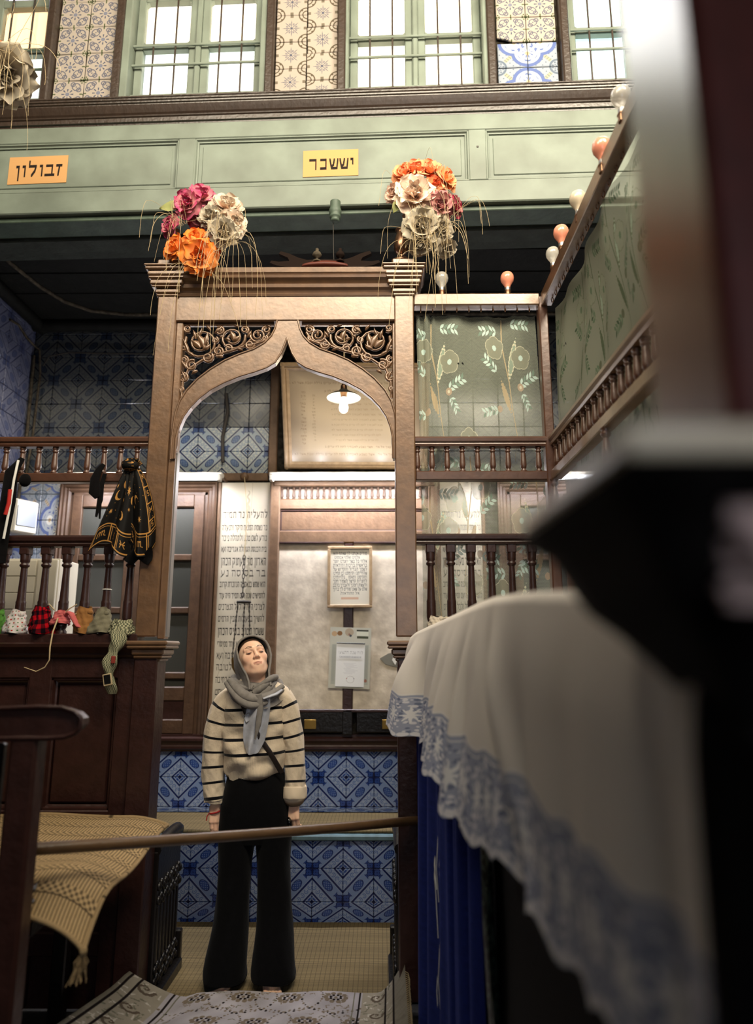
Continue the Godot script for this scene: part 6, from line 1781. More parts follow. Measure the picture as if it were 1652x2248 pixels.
func white_cloth() -> void:
	# lace-edged cloth over the long reading ledge that runs towards the viewer
	var W := 256; var H := 512
	var im := Image.create_empty(W, H, false, Image.FORMAT_RGBA8)
	im.fill(Color(0.9, 0.87, 0.835, 0.9))
	var r := RandomNumberGenerator.new(); r.seed = 4
	im.fill_rect(Rect2i(0, 372, W, 140), Color(0.66, 0.68, 0.76, 0.8))
	im.fill_rect(Rect2i(0, 366, W, 5), Color(0.86, 0.84, 0.82, 1.0)); im.fill_rect(Rect2i(0, 380, W, 2), Color(0.86, 0.84, 0.82, 1.0))
	for k in 420:
		var x := r.randf() * W; var y := r.randf_range(384, 500)
		disc(im, x, y, r.randf_range(1, 5), Color(0.84, 0.83, 0.85, 0.97) if r.randf() < 0.6 else Color(0.5, 0.53, 0.63, 0.75))
	for k in 8:
		for q in 8:
			var a := TAU * q / 8
			dstroke(im, [Vector2(k * 32 + 16, 440), Vector2(k * 32 + 16 + cos(a) * 13, 440 + sin(a) * 26)], 3.5, 1.5, Color(0.87, 0.86, 0.86, 0.99))
	for k in 16: disc(im, k * 16 + 8, 504, 8, Color(0.86, 0.85, 0.86, 0.98), 7)
	var m := img_mat("lace", im, 0.9, 0.2, true)
	m.backlight_enabled = true; m.backlight = Color(0.3, 0.3, 0.3)
	m.uv1_scale = Vector3(4, 1, 1)
	var o := thing("lace_tablecloth", "large white lace-edged cloth draped over the ledge at the right", "cloth")
	# stations along the ledge: z, edge x y, hem x y
	var st := [[-3.26, 0.135, 1.665, 0.085, 1.31], [-3.2, 0.155, 1.684, 0.062, 1.29], [-2.95, 0.2, 1.705, 0.14, 1.25], [-2.8, 0.225, 1.715, 0.165, 1.245], [-2.4, 0.27, 1.733, 0.18, 1.225], [-2.0, 0.281, 1.738, 0.2, 1.16], [-1.65, 0.27, 1.728, 0.235, 1.175], [-1.25, 0.25, 1.704, 0.272, 1.2], [-1.1, 0.252, 1.694, 0.26, 1.197], [-0.95, 0.25, 1.682, 0.262, 1.206], [-0.8, 0.245, 1.67, 0.255, 1.217], [-0.65, 0.24, 1.658, 0.246, 1.236], [-0.5, 0.24, 1.65, 0.24, 1.25]]
	var P := []
	var N := 150
	for i in N + 1:
		var z := lerpf(-3.26, -0.5, i / float(N))
		var k := 0
		while k < st.size() - 2 and st[k + 1][0] < z: k += 1
		var u := clampf((z - st[k][0]) / (st[k + 1][0] - st[k][0]), 0, 1)
		var e := []
		for c in 5: e.append(lerpf(st[k][c], st[k + 1][c], u))
		var row := []
		var top := Vector3(e[1], e[2], z); var hem := Vector3(e[3], e[4], z)
		for j in 8: row.append(top + Vector3(0.5 * (1.0 - j / 8.0), 0.012 * sin(z * 5.0 + j) * (1.0 - j / 8.0), 0))
		for j in 25:
			var v := j / 24.0
			var p := top.lerp(hem, v)
			var bulge := -0.022 * sin(minf(v * 3.0, 1.0) * PI * 0.5)
			var fold := (sin(z * 9.0 + 1.0) * 0.02 + sin(z * 19.0 + 0.6 * sin(z * 7.0)) * 0.022 + sin(z * 41.0 + v * 2.0) * 0.008) * smoothstep(0.0, 0.7, v) * lerpf(1.0, 0.2, smoothstep(-2.3, -1.3, z)) * (1.0 + 0.5 * sin(z * 8.0))
			var dc: float = (z + 1.66 - 0.4 * v) / 0.07
			fold += -0.034 * dc * exp(-dc * dc * 0.5) * smoothstep(0.0, 0.4, v)
			if z < -2.0: fold += 0.02 * sin(z * 23.0 + 0.8 * v) * smoothstep(0.05, 0.6, v)
			p += Vector3(bulge + fold, 0.01 * sin(z * 38.0) * v, 0.02 * sin(z * 19.0 + 1.2) * v)
			if v < 0.06: p.y -= 0.0
			row.append(p)
		P.append(row)
	var g := G.new()
	g.grid(P, false, false)
	for q in g.t.size(): g.t[q] = Vector2(g.t[q].y, g.t[q].x)
	part("cloth", g, m, o)
	# the ledge under it
	o = thing("reading_ledge", "long dark panelled ledge under the white lace cloth", "ledge")
	var b := G.new()
	var poly := PackedVector2Array([Vector2(0.33, -0.62), Vector2(0.33, -2.0), Vector2(0.33, -2.4), Vector2(0.28, -2.8), Vector2(0.2, -3.2), Vector2(0.2, -3.3), Vector2(0.86, -3.3), Vector2(0.86, -0.62)])
	b.prism(poly, -1.63, 0.0, Transform3D(Basis(Vector3(1, 0, 0), Vector3(0, 0, 1), Vector3(0, -1, 0)), Vector3.ZERO))
	part("body", b, M.ledge_black, o)
	part("top_board", bx(Vector3(0.6, 1.645, -1.93), Vector3(0.55, 0.03, 2.62), 0.006), M.wood_black, o)
	# blue velvet and sequinned veil hung against its side
	var vel := mat("blue_velvet", Color(0.1, 0.15, 0.42), 0.85, 0.25, 0.2, 6.0)
	vel.rim_enabled = true; vel.rim = 0.8; vel.rim_tint = 0.8
	o = thing("blue_velvet_drape", "deep blue velvet drape hanging below the white cloth at the right", "drape")
	P = []
	for j in 25:
		var v := j / 24.0
		var row := []
		for i in 81:
			var s := i / 80.0
			var z := lerpf(-3.16, -2.3, s)
			row.append(Vector3(lerpf(0.15, 0.3, s) + 0.026 * sin(s * 31.0 + 0.5 * v) * (0.4 + 0.6 * v) + 0.01 * sin(s * 70.0), lerpf(1.36, 0.01, v), z + 0.02 * sin(s * 31.0 + 1.5)))
		P.append(row)
	g = G.new(); g.grid(P, false, false)
	part("velvet", g, vel, o)
	g = G.new()
	for k in 16:
		var y0 := rng.randf_range(0.85, 1.05) if k < 12 else rng.randf_range(0.5, 0.7)
		var z := -2.88 + rng.randf() * 0.12; var x := 0.155 + (z + 3.16) * 0.17 - 0.0
		g.tube([Vector3(x, y0, z), Vector3(x - 0.01, y0 - 0.14, z + 0.01), Vector3(x - 0.004, y0 - rng.randf_range(0.2, 0.36), z + rng.randfn(0.02, 0.015))], 0.0016, 4)
	part("frayed_threads", g, M.tape, o)
	var sq := img_mat("sequins", paint(128, 256, func(x: float, y: float) -> Color:
		var k := sin(x * 90.0 + sin(y * 40.0) * 3.0) * sin(y * 160.0 + sin(x * 30.0) * 4.0)
		return Color(0.46, 0.52, 0.47) if k > 0.55 else (Color(0.1, 0.14, 0.12) if k > -0.2 else Color(0.05, 0.07, 0.06))), 0.35, 0.6)
	o = thing("sequin_strip", "strip of dark green sequinned net hanging right of the blue drape", "drape")
	P = []
	for j in 30:
		var v := j / 29.0
		var row := []
		for i in 13:
			var s := i / 12.0
			row.append(Vector3(0.31 + 0.014 * sin(s * 9.0 + v * 5.0) - 0.01 * sin(v * 7.0), lerpf(1.2, 0.02, v), lerpf(-2.24, -2.1, s) + 0.03 * sin(v * 5.0)))
		P.append(row)
	g = G.new(); g.grid(P, false, false)
	part("net", g, sq, o)

func carpet() -> void:
	var W := 512; var H := 512
	var r := RandomNumberGenerator.new(); r.seed = 9
	var im := paint(W / 2, H / 2, func(x: float, y: float) -> Color:
		var f := 0.94 + 0.06 * sin(x * 37.0) * sin(y * 41.0 + x * 11.0)
		return Color(0.66, 0.64, 0.66) * f)
	im.resize(W, H)
	var tan_ := Color(0.45, 0.4, 0.35); var dk := Color(0.12, 0.1, 0.1); var gr := Color(0.42, 0.41, 0.36)
	var ros := func(x: float, y: float, s: float) -> void:
		for q in 10:
			var a := TAU * q / 10
			disc(im, x + cos(a) * s * 0.62, y + sin(a) * s * 0.4, s * 0.16, tan_)
		for q in 8:
			var a := TAU * q / 8 + 0.3
			disc(im, x + cos(a) * s * 0.33, y + sin(a) * s * 0.22, s * 0.09, dk)
		disc(im, x, y, s * 0.12, tan_)
	for j in 7:
		for i in 4:
			var cx := 128 + i * 86 + (43 if j % 2 else 0); var cy := 20 + j * 80
			ros.call(cx, cy, 30)
			for q in 44:     # oval garlands of beads
				var a := TAU * q / 44
				disc(im, cx + cos(a) * 62, cy + sin(a) * 46, 2.6 if q % 2 else 1.6, dk if q % 3 == 0 else tan_)
	for k in 320:
		var x := r.randf_range(90, 425); var y := r.randf() * H
		var a := r.randf() * TAU
		dstroke(im, [Vector2(x, y), Vector2(x + cos(a) * 7, y + sin(a) * 5), Vector2(x + cos(a + 0.9) * 13, y + sin(a + 0.9) * 9)], 1.6, 0.8, tan_ if r.randf() < 0.7 else gr)
	for s in [0, 1]:
		for q in [[0, 78, Color(0.56, 0.53, 0.48)], [0, 22, Color(0.46, 0.44, 0.4)]]: im.fill_rect(Rect2i(q[0] if s == 0 else W - q[1], 0, q[1], H), q[2])
		for k in 170:
			var x := r.randf_range(24, 74); var y := r.randf() * H
			if s: x = W - x
			dstroke(im, [Vector2(x, y), Vector2(x + r.randfn(0, 6), y + r.randfn(0, 6))], 2.0, 1.0, gr if k % 2 else Color(0.7, 0.67, 0.63))
		for k in 9:
			var y := k * 60 + 20
			var pa := []
			for q in 14: pa.append(Vector2((50 if s == 0 else W - 50) + cos(q * 0.6) * (14 - q), y + sin(q * 0.6) * (14 - q)))
			dstroke(im, pa, 3, 1.5, Color(0.34, 0.3, 0.26))
		for x in [22, 36, 84]: im.fill_rect(Rect2i(x if s == 0 else W - x, 0, 3, H), dk)
		im.fill_rect(Rect2i(92 if s == 0 else W - 94, 0, 2, H), gr)
	var m := img_mat("carpet", im, 0.95, 0.15)
	m.normal_enabled = true; m.normal_texture = NB; m.normal_scale = 0.5
	var o := thing("carpet", "cream floral runner with black border lines, its sides curling up at the arch", "carpet")
	var P := []
	var Q := []
	for j in 31:
		var v := j / 30.0
		var row := []; var low := []
		for i in 61:
			var u := i / 60.0
			var z := -3.58 + 1.1 * v
			var xl := lerpf(-1.16, -1.5, v); var xr := lerpf(0.1, 0.1, v)
			var up := 0.22 * pow(clampf(1.0 - u / 0.2, 0, 1), 1.3) + 0.2 * pow(clampf((u - 0.9) / 0.1, 0, 1), 1.4) * (1.0 - 0.5 * v)
			if u < 0.05: up = 0.187 * (1.0 - 3.0 * pow((0.05 - u) / 0.05, 2.0) * 0.2)
			z += 0.26 * clampf(1.0 - u / 0.24, 0, 1) * (1.0 - v) + 0.17 * clampf((u - 0.9) / 0.1, 0, 1)
			var p := Vector3(lerpf(xl, xr, u), 0.016 + up + 0.004 * sin(u * 20.0 + v * 9.0) + 0.022 * exp(-pow(v / 0.08, 2)), z)
			row.append(p); low.append(p - Vector3(0, 0.011, 0))
		P.append(row); Q.append(low)
	var g := G.new(); g.grid(P, false, false); g.grid(Q, false, false)
	var e := []
	for i in 61: e.append([P[0][i], Q[0][i]])
	g.grid(e, false, false, false, Vector2(0.02, 1))
	part("pile", g, m, o)
	g = G.new()
	for j in 78:
		var q: Vector3 = P[mini(2 + j / 3, 29)][60].lerp(P[mini(3 + j / 3, 30)][60], (j % 3) / 3.0)
		g.tube([q, q + Vector3(0.012, -0.004, 0.005), q + Vector3(0.02, -0.03 - 0.01 * rng.randf(), rng.randfn(0, 0.004))], 0.0014, 4)
	part("fringe", g, M.raffia, o)
	o.get_node("fringe").set_meta("kind", "stuff")

func long_bench() -> void:
	var o := thing("wooden_bench", "dark wooden bench in the left foreground with a rounded crest rail", "bench")
	var g := G.new()
	var prof := PackedVector2Array([Vector2(-2.6, 1.37), Vector2(-2.6, 1.405), Vector2(-1.6, 1.41), Vector2(-1.25, 1.42), Vector2(-1.06, 1.428), Vector2(-0.985, 1.426), Vector2(-0.945, 1.414), Vector2(-0.924, 1.396), Vector2(-0.923, 1.376), Vector2(-0.938, 1.36), Vector2(-0.965, 1.35), Vector2(-1.02, 1.346), Vector2(-1.15, 1.345), Vector2(-1.6, 1.335), Vector2(-2.6, 1.33)])
	g.prism(prof, -2.235, -2.175)
	part("crest_rail", g, M.wood_dark, o)
	g = G.new()
	var pa := []
	for k in range(1, 12): pa.append(Vector3(prof[k].x, prof[k].y - (0.006 if k < 7 else -0.004), -2.172))
	g.tube(pa, 0.008, 6)
	part("crest_bead", g, M.wood_dark, o)
	part("back_post", bx(Vector3(-1.092, 0.68, -2.205), Vector3(0.085, 1.34, 0.075), 0.01), M.wood_dark, o)
	part("back_post", bx(Vector3(-2.3, 0.68, -2.205), Vector3(0.085, 1.34, 0.075), 0.01), M.wood_dark, o)
	part("back_panel", bx(Vector3(-1.75, 1.12, -2.22), Vector3(1.16, 0.4, 0.025), 0.004), M.wood_black, o)
	for q in [[1.0, 0.09], [0.62, 0.07]]: part("back_rail", bx(Vector3(-1.75, q[0], -2.21), Vector3(1.16, q[1], 0.04), 0.006), M.wood_black, o)
	part("seat_board", bx(Vector3(-1.88, 0.845, -2.78), Vector3(1.54, 0.035, 0.84), 0.008), M.wood_black, o)
	part("seat_rail", bx(Vector3(-1.11, 0.78, -2.76), Vector3(0.035, 0.11, 0.86), 0.006), M.wood_black, o)
	part("seat_rail", bx(Vector3(-1.86, 0.78, -3.2), Vector3(1.5, 0.11, 0.035), 0.006), M.wood_black, o)
	for x in [-1.35, -2.5]: part("leg", bx(Vector3(x, 0.41, -3.18), Vector3(0.06, 0.82, 0.06), 0.006), M.wood_black, o)
	# straw mat over the seat, its corner hanging down
	if not M.has("straw_fine"):
		var im := paint(256, 256, func(x: float, y: float) -> Color:
			var band := fposmod(y * 5.0, 1.0)
			var f := 0.3 + 0.75 * pow(absf(sin(x * PI * 22.0)), 0.7)
			if band < 0.34: f = 0.35 + 0.7 * absf(sin(x * PI * 11.0 + (floor(y * 50.0)) * PI * 0.5))
			if band > 0.34 and band < 0.38: f = 0.4
			return Color(0.68, 0.575, 0.42) * minf(f, 1.0))
		var hm := img_mat("straw_fine", im, 0.85, 0.25)
		hm.normal_enabled = true; hm.normal_texture = NB; hm.normal_scale = 0.6
		hm.uv1_scale = Vector3(1.5, 0.8, 1)
	o = thing("straw_seat_mat", "golden woven straw mat draped over the bench seat, one corner hanging with a tassel", "mat")
	var P := []; var Q := []
	for j in 29:
		var v := j / 28.0            # back to front
		var row := []; var low := []
		for i in 57:
			var u := i / 56.0
			var z := lerpf(-3.2, -2.3, v)
			var x := lerpf(-2.6, -0.88 - 0.04 * (1.0 - v), u)
			var y := 0.885 + 0.012 * sin(u * 12.0 + v * 3.0)
			var over := maxf(0.0, x + 1.09)
			var fr := maxf(0.0, (v - 0.72) / 0.28)
			y -= over * over * 1.1 * (0.7 + 0.6 * v) + over * 0.12
			x -= over * over * 0.7
			y -= fr * fr * 0.12 * smoothstep(0.55, 0.95, u)
			y += 0.02 * sin(v * 7.0 + 1.0) * smoothstep(0.7, 1.0, u)
			row.append(Vector3(x, y, z + 0.0)); low.append(Vector3(x, y - 0.008, z))
		P.append(row); Q.append(low)
	g = G.new(); g.grid(P, false, false, false, Vector2(4, 2)); g.grid(Q, false, false, false, Vector2(4, 2))
	part("weave", g, M.straw_fine, o)
	g = G.new()
	var edge := []
	for j in 29: edge.append(P[j][56])
	g.tube(edge, 0.008, 6)
	edge = []
	for i in 57: edge.append(P[28][i])
	g.tube(edge, 0.008, 6)
	edge = []
	for i in 57: edge.append(P[0][i])
	g.tube(edge, 0.009, 6)
	part("bound_edge", g, M.straw_fine, o)
	g = G.new()
	var c: Vector3 = P[28][56]
	g.ball(c, Vector3(0.013, 0.016, 0.013), 8)
	for k in 26: g.tube([c, c + Vector3(rng.randfn(-0.006, 0.01), -0.03, rng.randfn(0, 0.008)), c + Vector3(rng.randfn(-0.015, 0.016), -0.075 - rng.randf() * 0.02, rng.randfn(0, 0.01))], 0.002, 4)
	part("tassel", g, M.straw_fine, o)
	# the pole across the opening
	g = G.new()
	var a := Vector3(-1.1, 0.985, -2.33); var e := Vector3(0.16, 0.836, -3.37)
	pa = []
	for k in 13: pa.append(a.lerp(e, k / 12.0) + Vector3(0, -0.006 * sin(PI * k / 12.0), 0))
	g.tube(pa, 0.0195, 14)
	tag(part("barrier_pole", g, mat("pole_wood", Color(0.4, 0.3, 0.2), 0.35, 0.55, 0.2, 3.0, 0.3)), "long round wooden pole laid across the arch opening as a barrier", "pole")

func near_pillar() -> void:
	# the post right beside the viewer: shaft, moulded plate, tapering capital, lower post
	var gloss := mat("pillar_paint", Color(0.36, 0.15, 0.13), 0.28, 1.0, 0.2, 3.0, 0.0)
	gloss.clearcoat_enabled = true; gloss.clearcoat = 1.0; gloss.clearcoat_roughness = 0.26
	var o := thing("near_pillar", "large blurred glossy brown pillar with a moulded plate in the right foreground", "pillar")
	var c := Vector3(0.275, 0, -0.495)
	part("upper_shaft", bx(c + Vector3(0.024, 2.5, 0), Vector3(0.134, 1.6, 0.13), 0.008), gloss, o)
	var g := G.new()
	g.box(c + Vector3(0, 1.713, 0), Vector3(0.286, 0.018, 0.282), 0.004)
	g.box(c + Vector3(0.012, 1.728, 0), Vector3(0.19, 0.014, 0.186), 0.004)
	part("plate", g, mat("plate_lit", Color(0.93, 0.87, 0.76), 0.35, 0.6), o)  # pale colour carries the light falling on the rim
	g = G.new()
	var P := []
	for q in [[0.132, 1.703], [0.128, 1.692], [0.112, 1.68], [0.104, 1.662], [0.096, 1.645], [0.088, 1.63], [0.07, 1.612], [0.052, 1.59], [0.038, 1.57], [0.03, 1.556], [0.03, 1.54]]:
		var row := []
		for k in 32:
			var a := TAU * k / 32
			var m := maxf(absf(cos(a)), absf(sin(a)))
			row.append(c + Vector3(cos(a) / m * (q[0] + 0.01), q[1], sin(a) / m * (q[0] + 0.008)))
		P.append(row)
	g.grid(P, true, true, true)
	part("capital", g, M.ledge_black, o)
	part("lower_post", bx(c + Vector3(0.04, 0.78, 0.0), Vector3(0.128, 1.56, 0.12), 0.008), M.ledge_black, o)
	tied_scarf("pale pinkish cloth added for a highlight on the blurred pillar below its plate", Vector3(0.24, 1.628, -0.37), 0.055, 0.052, 0.05, 0.0, cloth_mat("highlight_cloth", Color(0.97, 0.86, 0.84)), 21)  # added cloth standing in for the bright spot on the capital front

# ---------------------------------------------------------------- the woman
# px, dep: a spot of her silhouette turned into metres at her distance
func ring(c: Vector3, a: float, b: float, ex: Vector3, ez: Vector3, n := 40, pw := 2.3, ph := 0.0, wob := 0.0) -> Array:
	var row := []
	for k in n:
		var t := TAU * k / n
		var cs := cos(t); var sn := sin(t)
		var x := signf(cs) * pow(absf(cs), 2.0 / pw); var z := signf(sn) * pow(absf(sn), 2.0 / pw)
		var f := 1.0 + wob * (sin(t * 3.0 + ph) * 0.5 + sin(t * 5.0 - ph * 1.7) * 0.35 + sin(t * 9.0 + ph * 2.3) * 0.2)
		row.append(c + ex * x * a * f + ez * z * b * f)
	return row

func loft_path(keys: Array, steps: int, n: int, pw := 2.1, wob := 0.0, ph0 := 0.0) -> Array:   # keys: [centre, half width, half depth]
	var P := []
	var pts := []; var A := []; var B := []
	for q in keys: pts.append(q[0]); A.append(q[1]); B.append(q[2])
	for s in steps + 1:
		var u := float(s) / steps * (keys.size() - 1)
		var i := mini(int(u), keys.size() - 2); var f := u - i
		var i0 := maxi(i - 1, 0); var i3 := mini(i + 2, keys.size() - 1)
		var c: Vector3 = pts[i].cubic_interpolate(pts[i + 1], pts[i0], pts[i3], f)
		var c2: Vector3 = pts[i].cubic_interpolate(pts[i + 1], pts[i0], pts[i3], minf(f + 0.05, 1.0))
		var c1: Vector3 = pts[i].cubic_interpolate(pts[i + 1], pts[i0], pts[i3], maxf(f - 0.05, 0.0))
		var d := (c2 - c1).normalized()
		var ex := d.cross(Vector3.BACK).normalized()
		if ex.x < 0: ex = -ex
		var ez := ex.cross(d).normalized()
		if ez.z < 0: ez = -ez
		P.append(ring(c, cubic_interpolate(A[i], A[i + 1], A[i0], A[i3], f), cubic_interpolate(B[i], B[i + 1], B[i0], B[i3], f), ex, ez, n, pw, ph0 + s * 0.35, wob))
	return P

func stripe_image(count: float, first: float, width: float, cuff: bool) -> Image:
	var cream := Color(0.83, 0.76, 0.665); var dark := Color(0.05, 0.05, 0.07)
	return paint(256, 512, func(x: float, y: float) -> Color:
		var k := fposmod(y * count - first, 1.0)
		if k < width and y * count > first - 0.01 and (y < 0.985 or cuff): return dark
		return cream * (0.86 + 0.14 * absf(sin(x * PI * 90.0))))

func person() -> void:
	var o := thing("person", "woman in a grey headscarf, striped cream jumper and wide black trousers, head tilted back", "person", Vector3(0, 0, 0))
	var Z := -3.72
	var skin := mat("skin", Color.WHITE, 0.6, 0.25); skin.vertex_color_use_as_albedo = true
	skin.subsurf_scatter_enabled = true; skin.subsurf_scatter_strength = 0.15
	var tone := Color(0.8, 0.5, 0.35)
	var g := G.new()
	# --- body under the clothes, neck, arms and legs on one coarse field
	var F := Field.new(Vector3(-0.98, 0.0, Z - 0.2), Vector3(-0.36, 1.56, Z + 0.24), 0.013)
	F.cap(Vector3(-0.665, 1.1, Z), Vector3(-0.665, 1.3, Z), 0.1, 0.105, 0.04)
	F.cap(Vector3(-0.8, 1.345, Z), Vector3(-0.535, 1.36, Z), 0.05, 0.05, 0.05)
	F.cap(Vector3(-0.655, 0.95, Z), Vector3(-0.66, 1.1, Z), 0.11, 0.1, 0.05)
	F.cap(Vector3(-0.668, 1.36, Z - 0.01), Vector3(-0.676, 1.49, Z - 0.005), 0.054, 0.05, 0.03)
	F.cap(Vector3(-0.82, 1.33, Z), Vector3(-0.862, 1.1, Z), 0.042, 0.036, 0.02)
	F.cap(Vector3(-0.862, 1.1, Z), Vector3(-0.85, 0.84, Z + 0.03), 0.036, 0.023, 0.01)
	F.cap(Vector3(-0.51, 1.335, Z), Vector3(-0.462, 1.11, Z), 0.042, 0.036, 0.02)
	F.cap(Vector3(-0.462, 1.11, Z), Vector3(-0.447, 0.85, Z + 0.03), 0.036, 0.023, 0.01)
	for s in [[-0.72, -0.752, -0.76], [-0.595, -0.55, -0.535]]:
		F.cap(Vector3(s[0], 0.92, Z), Vector3(s[1], 0.48, Z), 0.082, 0.055, 0.03)
		F.cap(Vector3(s[1], 0.48, Z), Vector3(s[2], 0.07, Z - 0.02), 0.052, 0.032, 0.02)
		F.cap(Vector3(s[2], 0.04, Z - 0.07), Vector3(s[2] + (0.015 if s[0] > -0.7 else -0.01), 0.036, Z + 0.09), 0.034, 0.026, 0.02)
	F.into(g, Transform3D(), func(p: Vector3) -> Color: return tone)
	# toes
	for s in [[-0.765, -0.01], [-0.532, 0.015]]:
		var Ft := Field.new(Vector3(s[0] - 0.06, 0.0, Z + 0.02), Vector3(s[0] + 0.07, 0.09, Z + 0.16), 0.004)
		Ft.cap(Vector3(s[0], 0.042, Z + 0.02), Vector3(s[0] + s[1] * 0.8, 0.032, Z + 0.085), 0.032, 0.026, 0.01)
		for k in 5:
			var off: float = (k - 2) * 0.0155 * (1 if s[0] > -0.7 else -1)
			Ft.cap(Vector3(s[0] + off * 0.9, 0.03, Z + 0.07), Vector3(s[0] + s[1] + off * 1.1, 0.021, Z + 0.125 - 0.004 * k), 0.013, 0.0115 if k == 0 else 0.0085, 0.006)
		Ft.into(g, Transform3D(), func(p: Vector3) -> Color: return tone * 0.95)
	# hands: palm and five curled fingers each
	hand(g, Vector3(-0.848, 0.835, Z + 0.03), Vector3(0.16, -0.97, 0.12), Vector3(0.25, 0.15, 0.95), 1.0, tone, 0.45)
	hand(g, Vector3(-0.447, 0.85, Z + 0.03), Vector3(-0.05, -0.98, 0.18), Vector3(-0.35, 0.15, 0.92), -1.0, tone, 1.0)
	# --- head on a fine field of its own
	var hb := Basis.from_euler(Vector3(deg_to_rad(-23), deg_to_rad(23), 0)) 
	hb = Basis(Vector3.BACK, deg_to_rad(9)) * hb
	var HX := Transform3D(hb, Vector3(-0.684, 1.553, Z + 0.02))
	head(g, HX, tone)
	part("body", g, skin, o)
	# brows, lashes, hair line
	var hair := mat("hair", Color(0.2, 0.13, 0.08), 0.6, 0.4)
	var hg := G.new()
	for s in [-1, 1]:
		var p := []
		for k in 7:
			var u := k / 6.0
			p.append(HX * Vector3(s * lerpf(0.013, 0.047, u), 0.0335 + 0.006 * sin(u * PI * 0.8), 0.0945 - 0.021 * u * u))
		hg.tube(p, [0.0016, 0.0028, 0.0032, 0.003, 0.0026, 0.002, 0.001], 6, 0.6)
	part("eyebrows", hg, hair, o)
	hg = G.new()
	for s in [-1, 1]:
		var p := []
		for k in 9:
			var u := k / 8.0
			p.append(HX * Vector3(s * lerpf(0.019, 0.046, u), 0.0065 - 0.004 * sin(u * PI), 0.0872 - 0.011 * u * u + 0.0035 * sin(u * PI)))
		hg.tube(p, [0.0008, 0.0018, 0.0024, 0.0027, 0.0028, 0.0027, 0.0024, 0.002, 0.001], 6, 0.7)
	part("eyelashes", hg, mat("lash", Color(0.07, 0.045, 0.035), 0.6), o)
	hg = G.new()
	var HP := []
	for j in 8:
		var v := j / 7.0
		var row := []
		for i in 25:
			var a := lerpf(-1.45, 1.45, i / 24.0)
			var z := lerpf(0.067, -0.03, v) - 0.02 * a * a * (1.0 - v)
			var rr := sqrt(maxf(0.0, 1.0 - pow((z + 0.015) / 0.1, 2.0)))
			row.append(HX * Vector3(sin(a) * 0.0775 * rr, 0.03 + cos(a) * 0.0955 * rr + 0.0008 * sin(a * 60.0), z))
		HP.append(row)
	hg.grid(HP, false, false)
	part("hair", hg, hair, o)
	# --- jumper
	var knit := img_mat("jumper_torso", stripe_image(5.75, 1.68, 0.19, false), 0.95, 0.15)
	var knit2 := img_mat("jumper_sleeve", stripe_image(8.0, 1.7, 0.16, false), 0.95, 0.15)
	for m in [knit, knit2]: m.normal_enabled = true; m.normal_texture = NB; m.normal_scale = 0.35; m.rim_enabled = true; m.rim = 0.3
	var jm := G.new()
	var keys := [[Vector3(-0.665, 1.44, Z - 0.01), 0.055, 0.06], [Vector3(-0.668, 1.425, Z), 0.1, 0.075], [Vector3(-0.667, 1.395, Z), 0.15, 0.09], [Vector3(-0.667, 1.355, Z), 0.178, 0.105], [Vector3(-0.665, 1.29, Z), 0.178, 0.122], [Vector3(-0.66, 1.2, Z), 0.168, 0.13], [Vector3(-0.655, 1.1, Z + 0.005), 0.163, 0.133], [Vector3(-0.655, 1.045, Z + 0.005), 0.16, 0.131], [Vector3(-0.655, 1.025, Z), 0.152, 0.126], [Vector3(-0.655, 1.03, Z), 0.14, 0.115]]
	var JP := loft_path(keys, 60, 72, 2.4, 0.03)
	for row in JP:     # the hem climbs towards her left, the front hangs over
		for k in row.size():
			var p: Vector3 = row[k]
			p.y += 0.06 * (p.x + 0.655) * smoothstep(1.35, 1.0, p.y)
			p.z += (0.009 * sin(p.y * 34.0 + p.x * 31.0) + 0.006 * sin(p.y * 70.0 - p.x * 22.0)) * smoothstep(1.38, 1.2, p.y)
			row[k] = p
	jm.grid(JP, true, true, false, Vector2(2, 1))
	for q in jm.t.size(): jm.t[q].y = clampf((1.44 - jm.v[q].y + 0.05 * (jm.v[q].x + 0.655)) / 0.42, 0.0, 0.98)
	var jumper := part("jumper", jm, knit, o)
	for s in [[-1, [[Vector3(-0.72, 1.385, Z), 0.05, 0.06], [Vector3(-0.785, 1.355, Z), 0.07, 0.075], [Vector3(-0.828, 1.3, Z), 0.07, 0.08], [Vector3(-0.856, 1.2, Z), 0.066, 0.078], [Vector3(-0.87, 1.1, Z), 0.063, 0.074], [Vector3(-0.868, 1.0, Z + 0.01), 0.059, 0.068], [Vector3(-0.86, 0.92, Z + 0.02), 0.055, 0.062], [Vector3(-0.855, 0.875, Z + 0.028), 0.052, 0.058], [Vector3(-0.853, 0.855, Z + 0.03), 0.049, 0.054], [Vector3(-0.853, 0.862, Z + 0.03), 0.038, 0.043]]],
		[1, [[Vector3(-0.61, 1.395, Z), 0.05, 0.06], [Vector3(-0.55, 1.368, Z), 0.068, 0.075], [Vector3(-0.508, 1.31, Z), 0.066, 0.078], [Vector3(-0.478, 1.2, Z), 0.06, 0.074], [Vector3(-0.458, 1.1, Z), 0.056, 0.07], [Vector3(-0.449, 1.0, Z + 0.01), 0.053, 0.064], [Vector3(-0.446, 0.93, Z + 0.02), 0.051, 0.06], [Vector3(-0.446, 0.89, Z + 0.028), 0.054, 0.06], [Vector3(-0.446, 0.87, Z + 0.03), 0.05, 0.055], [Vector3(-0.446, 0.876, Z + 0.03), 0.038, 0.043]]]]:
		var sg := G.new()
		var SP := loft_path(s[1], 56, 40, 2.1, 0.075, 1.0 + s[0])
		sg.grid(SP, true, true, false, Vector2(1, 1))
		var run_ := 0.0
		for r in SP.size():
			if r > 0: run_ += ((SP[r][0] + SP[r][20]) * 0.5).distance_to((SP[r - 1][0] + SP[r - 1][20]) * 0.5)
			for q in 41: sg.t[r * 41 + q].y = run_ / 0.6
		part("sleeve", sg, knit2, jumper)
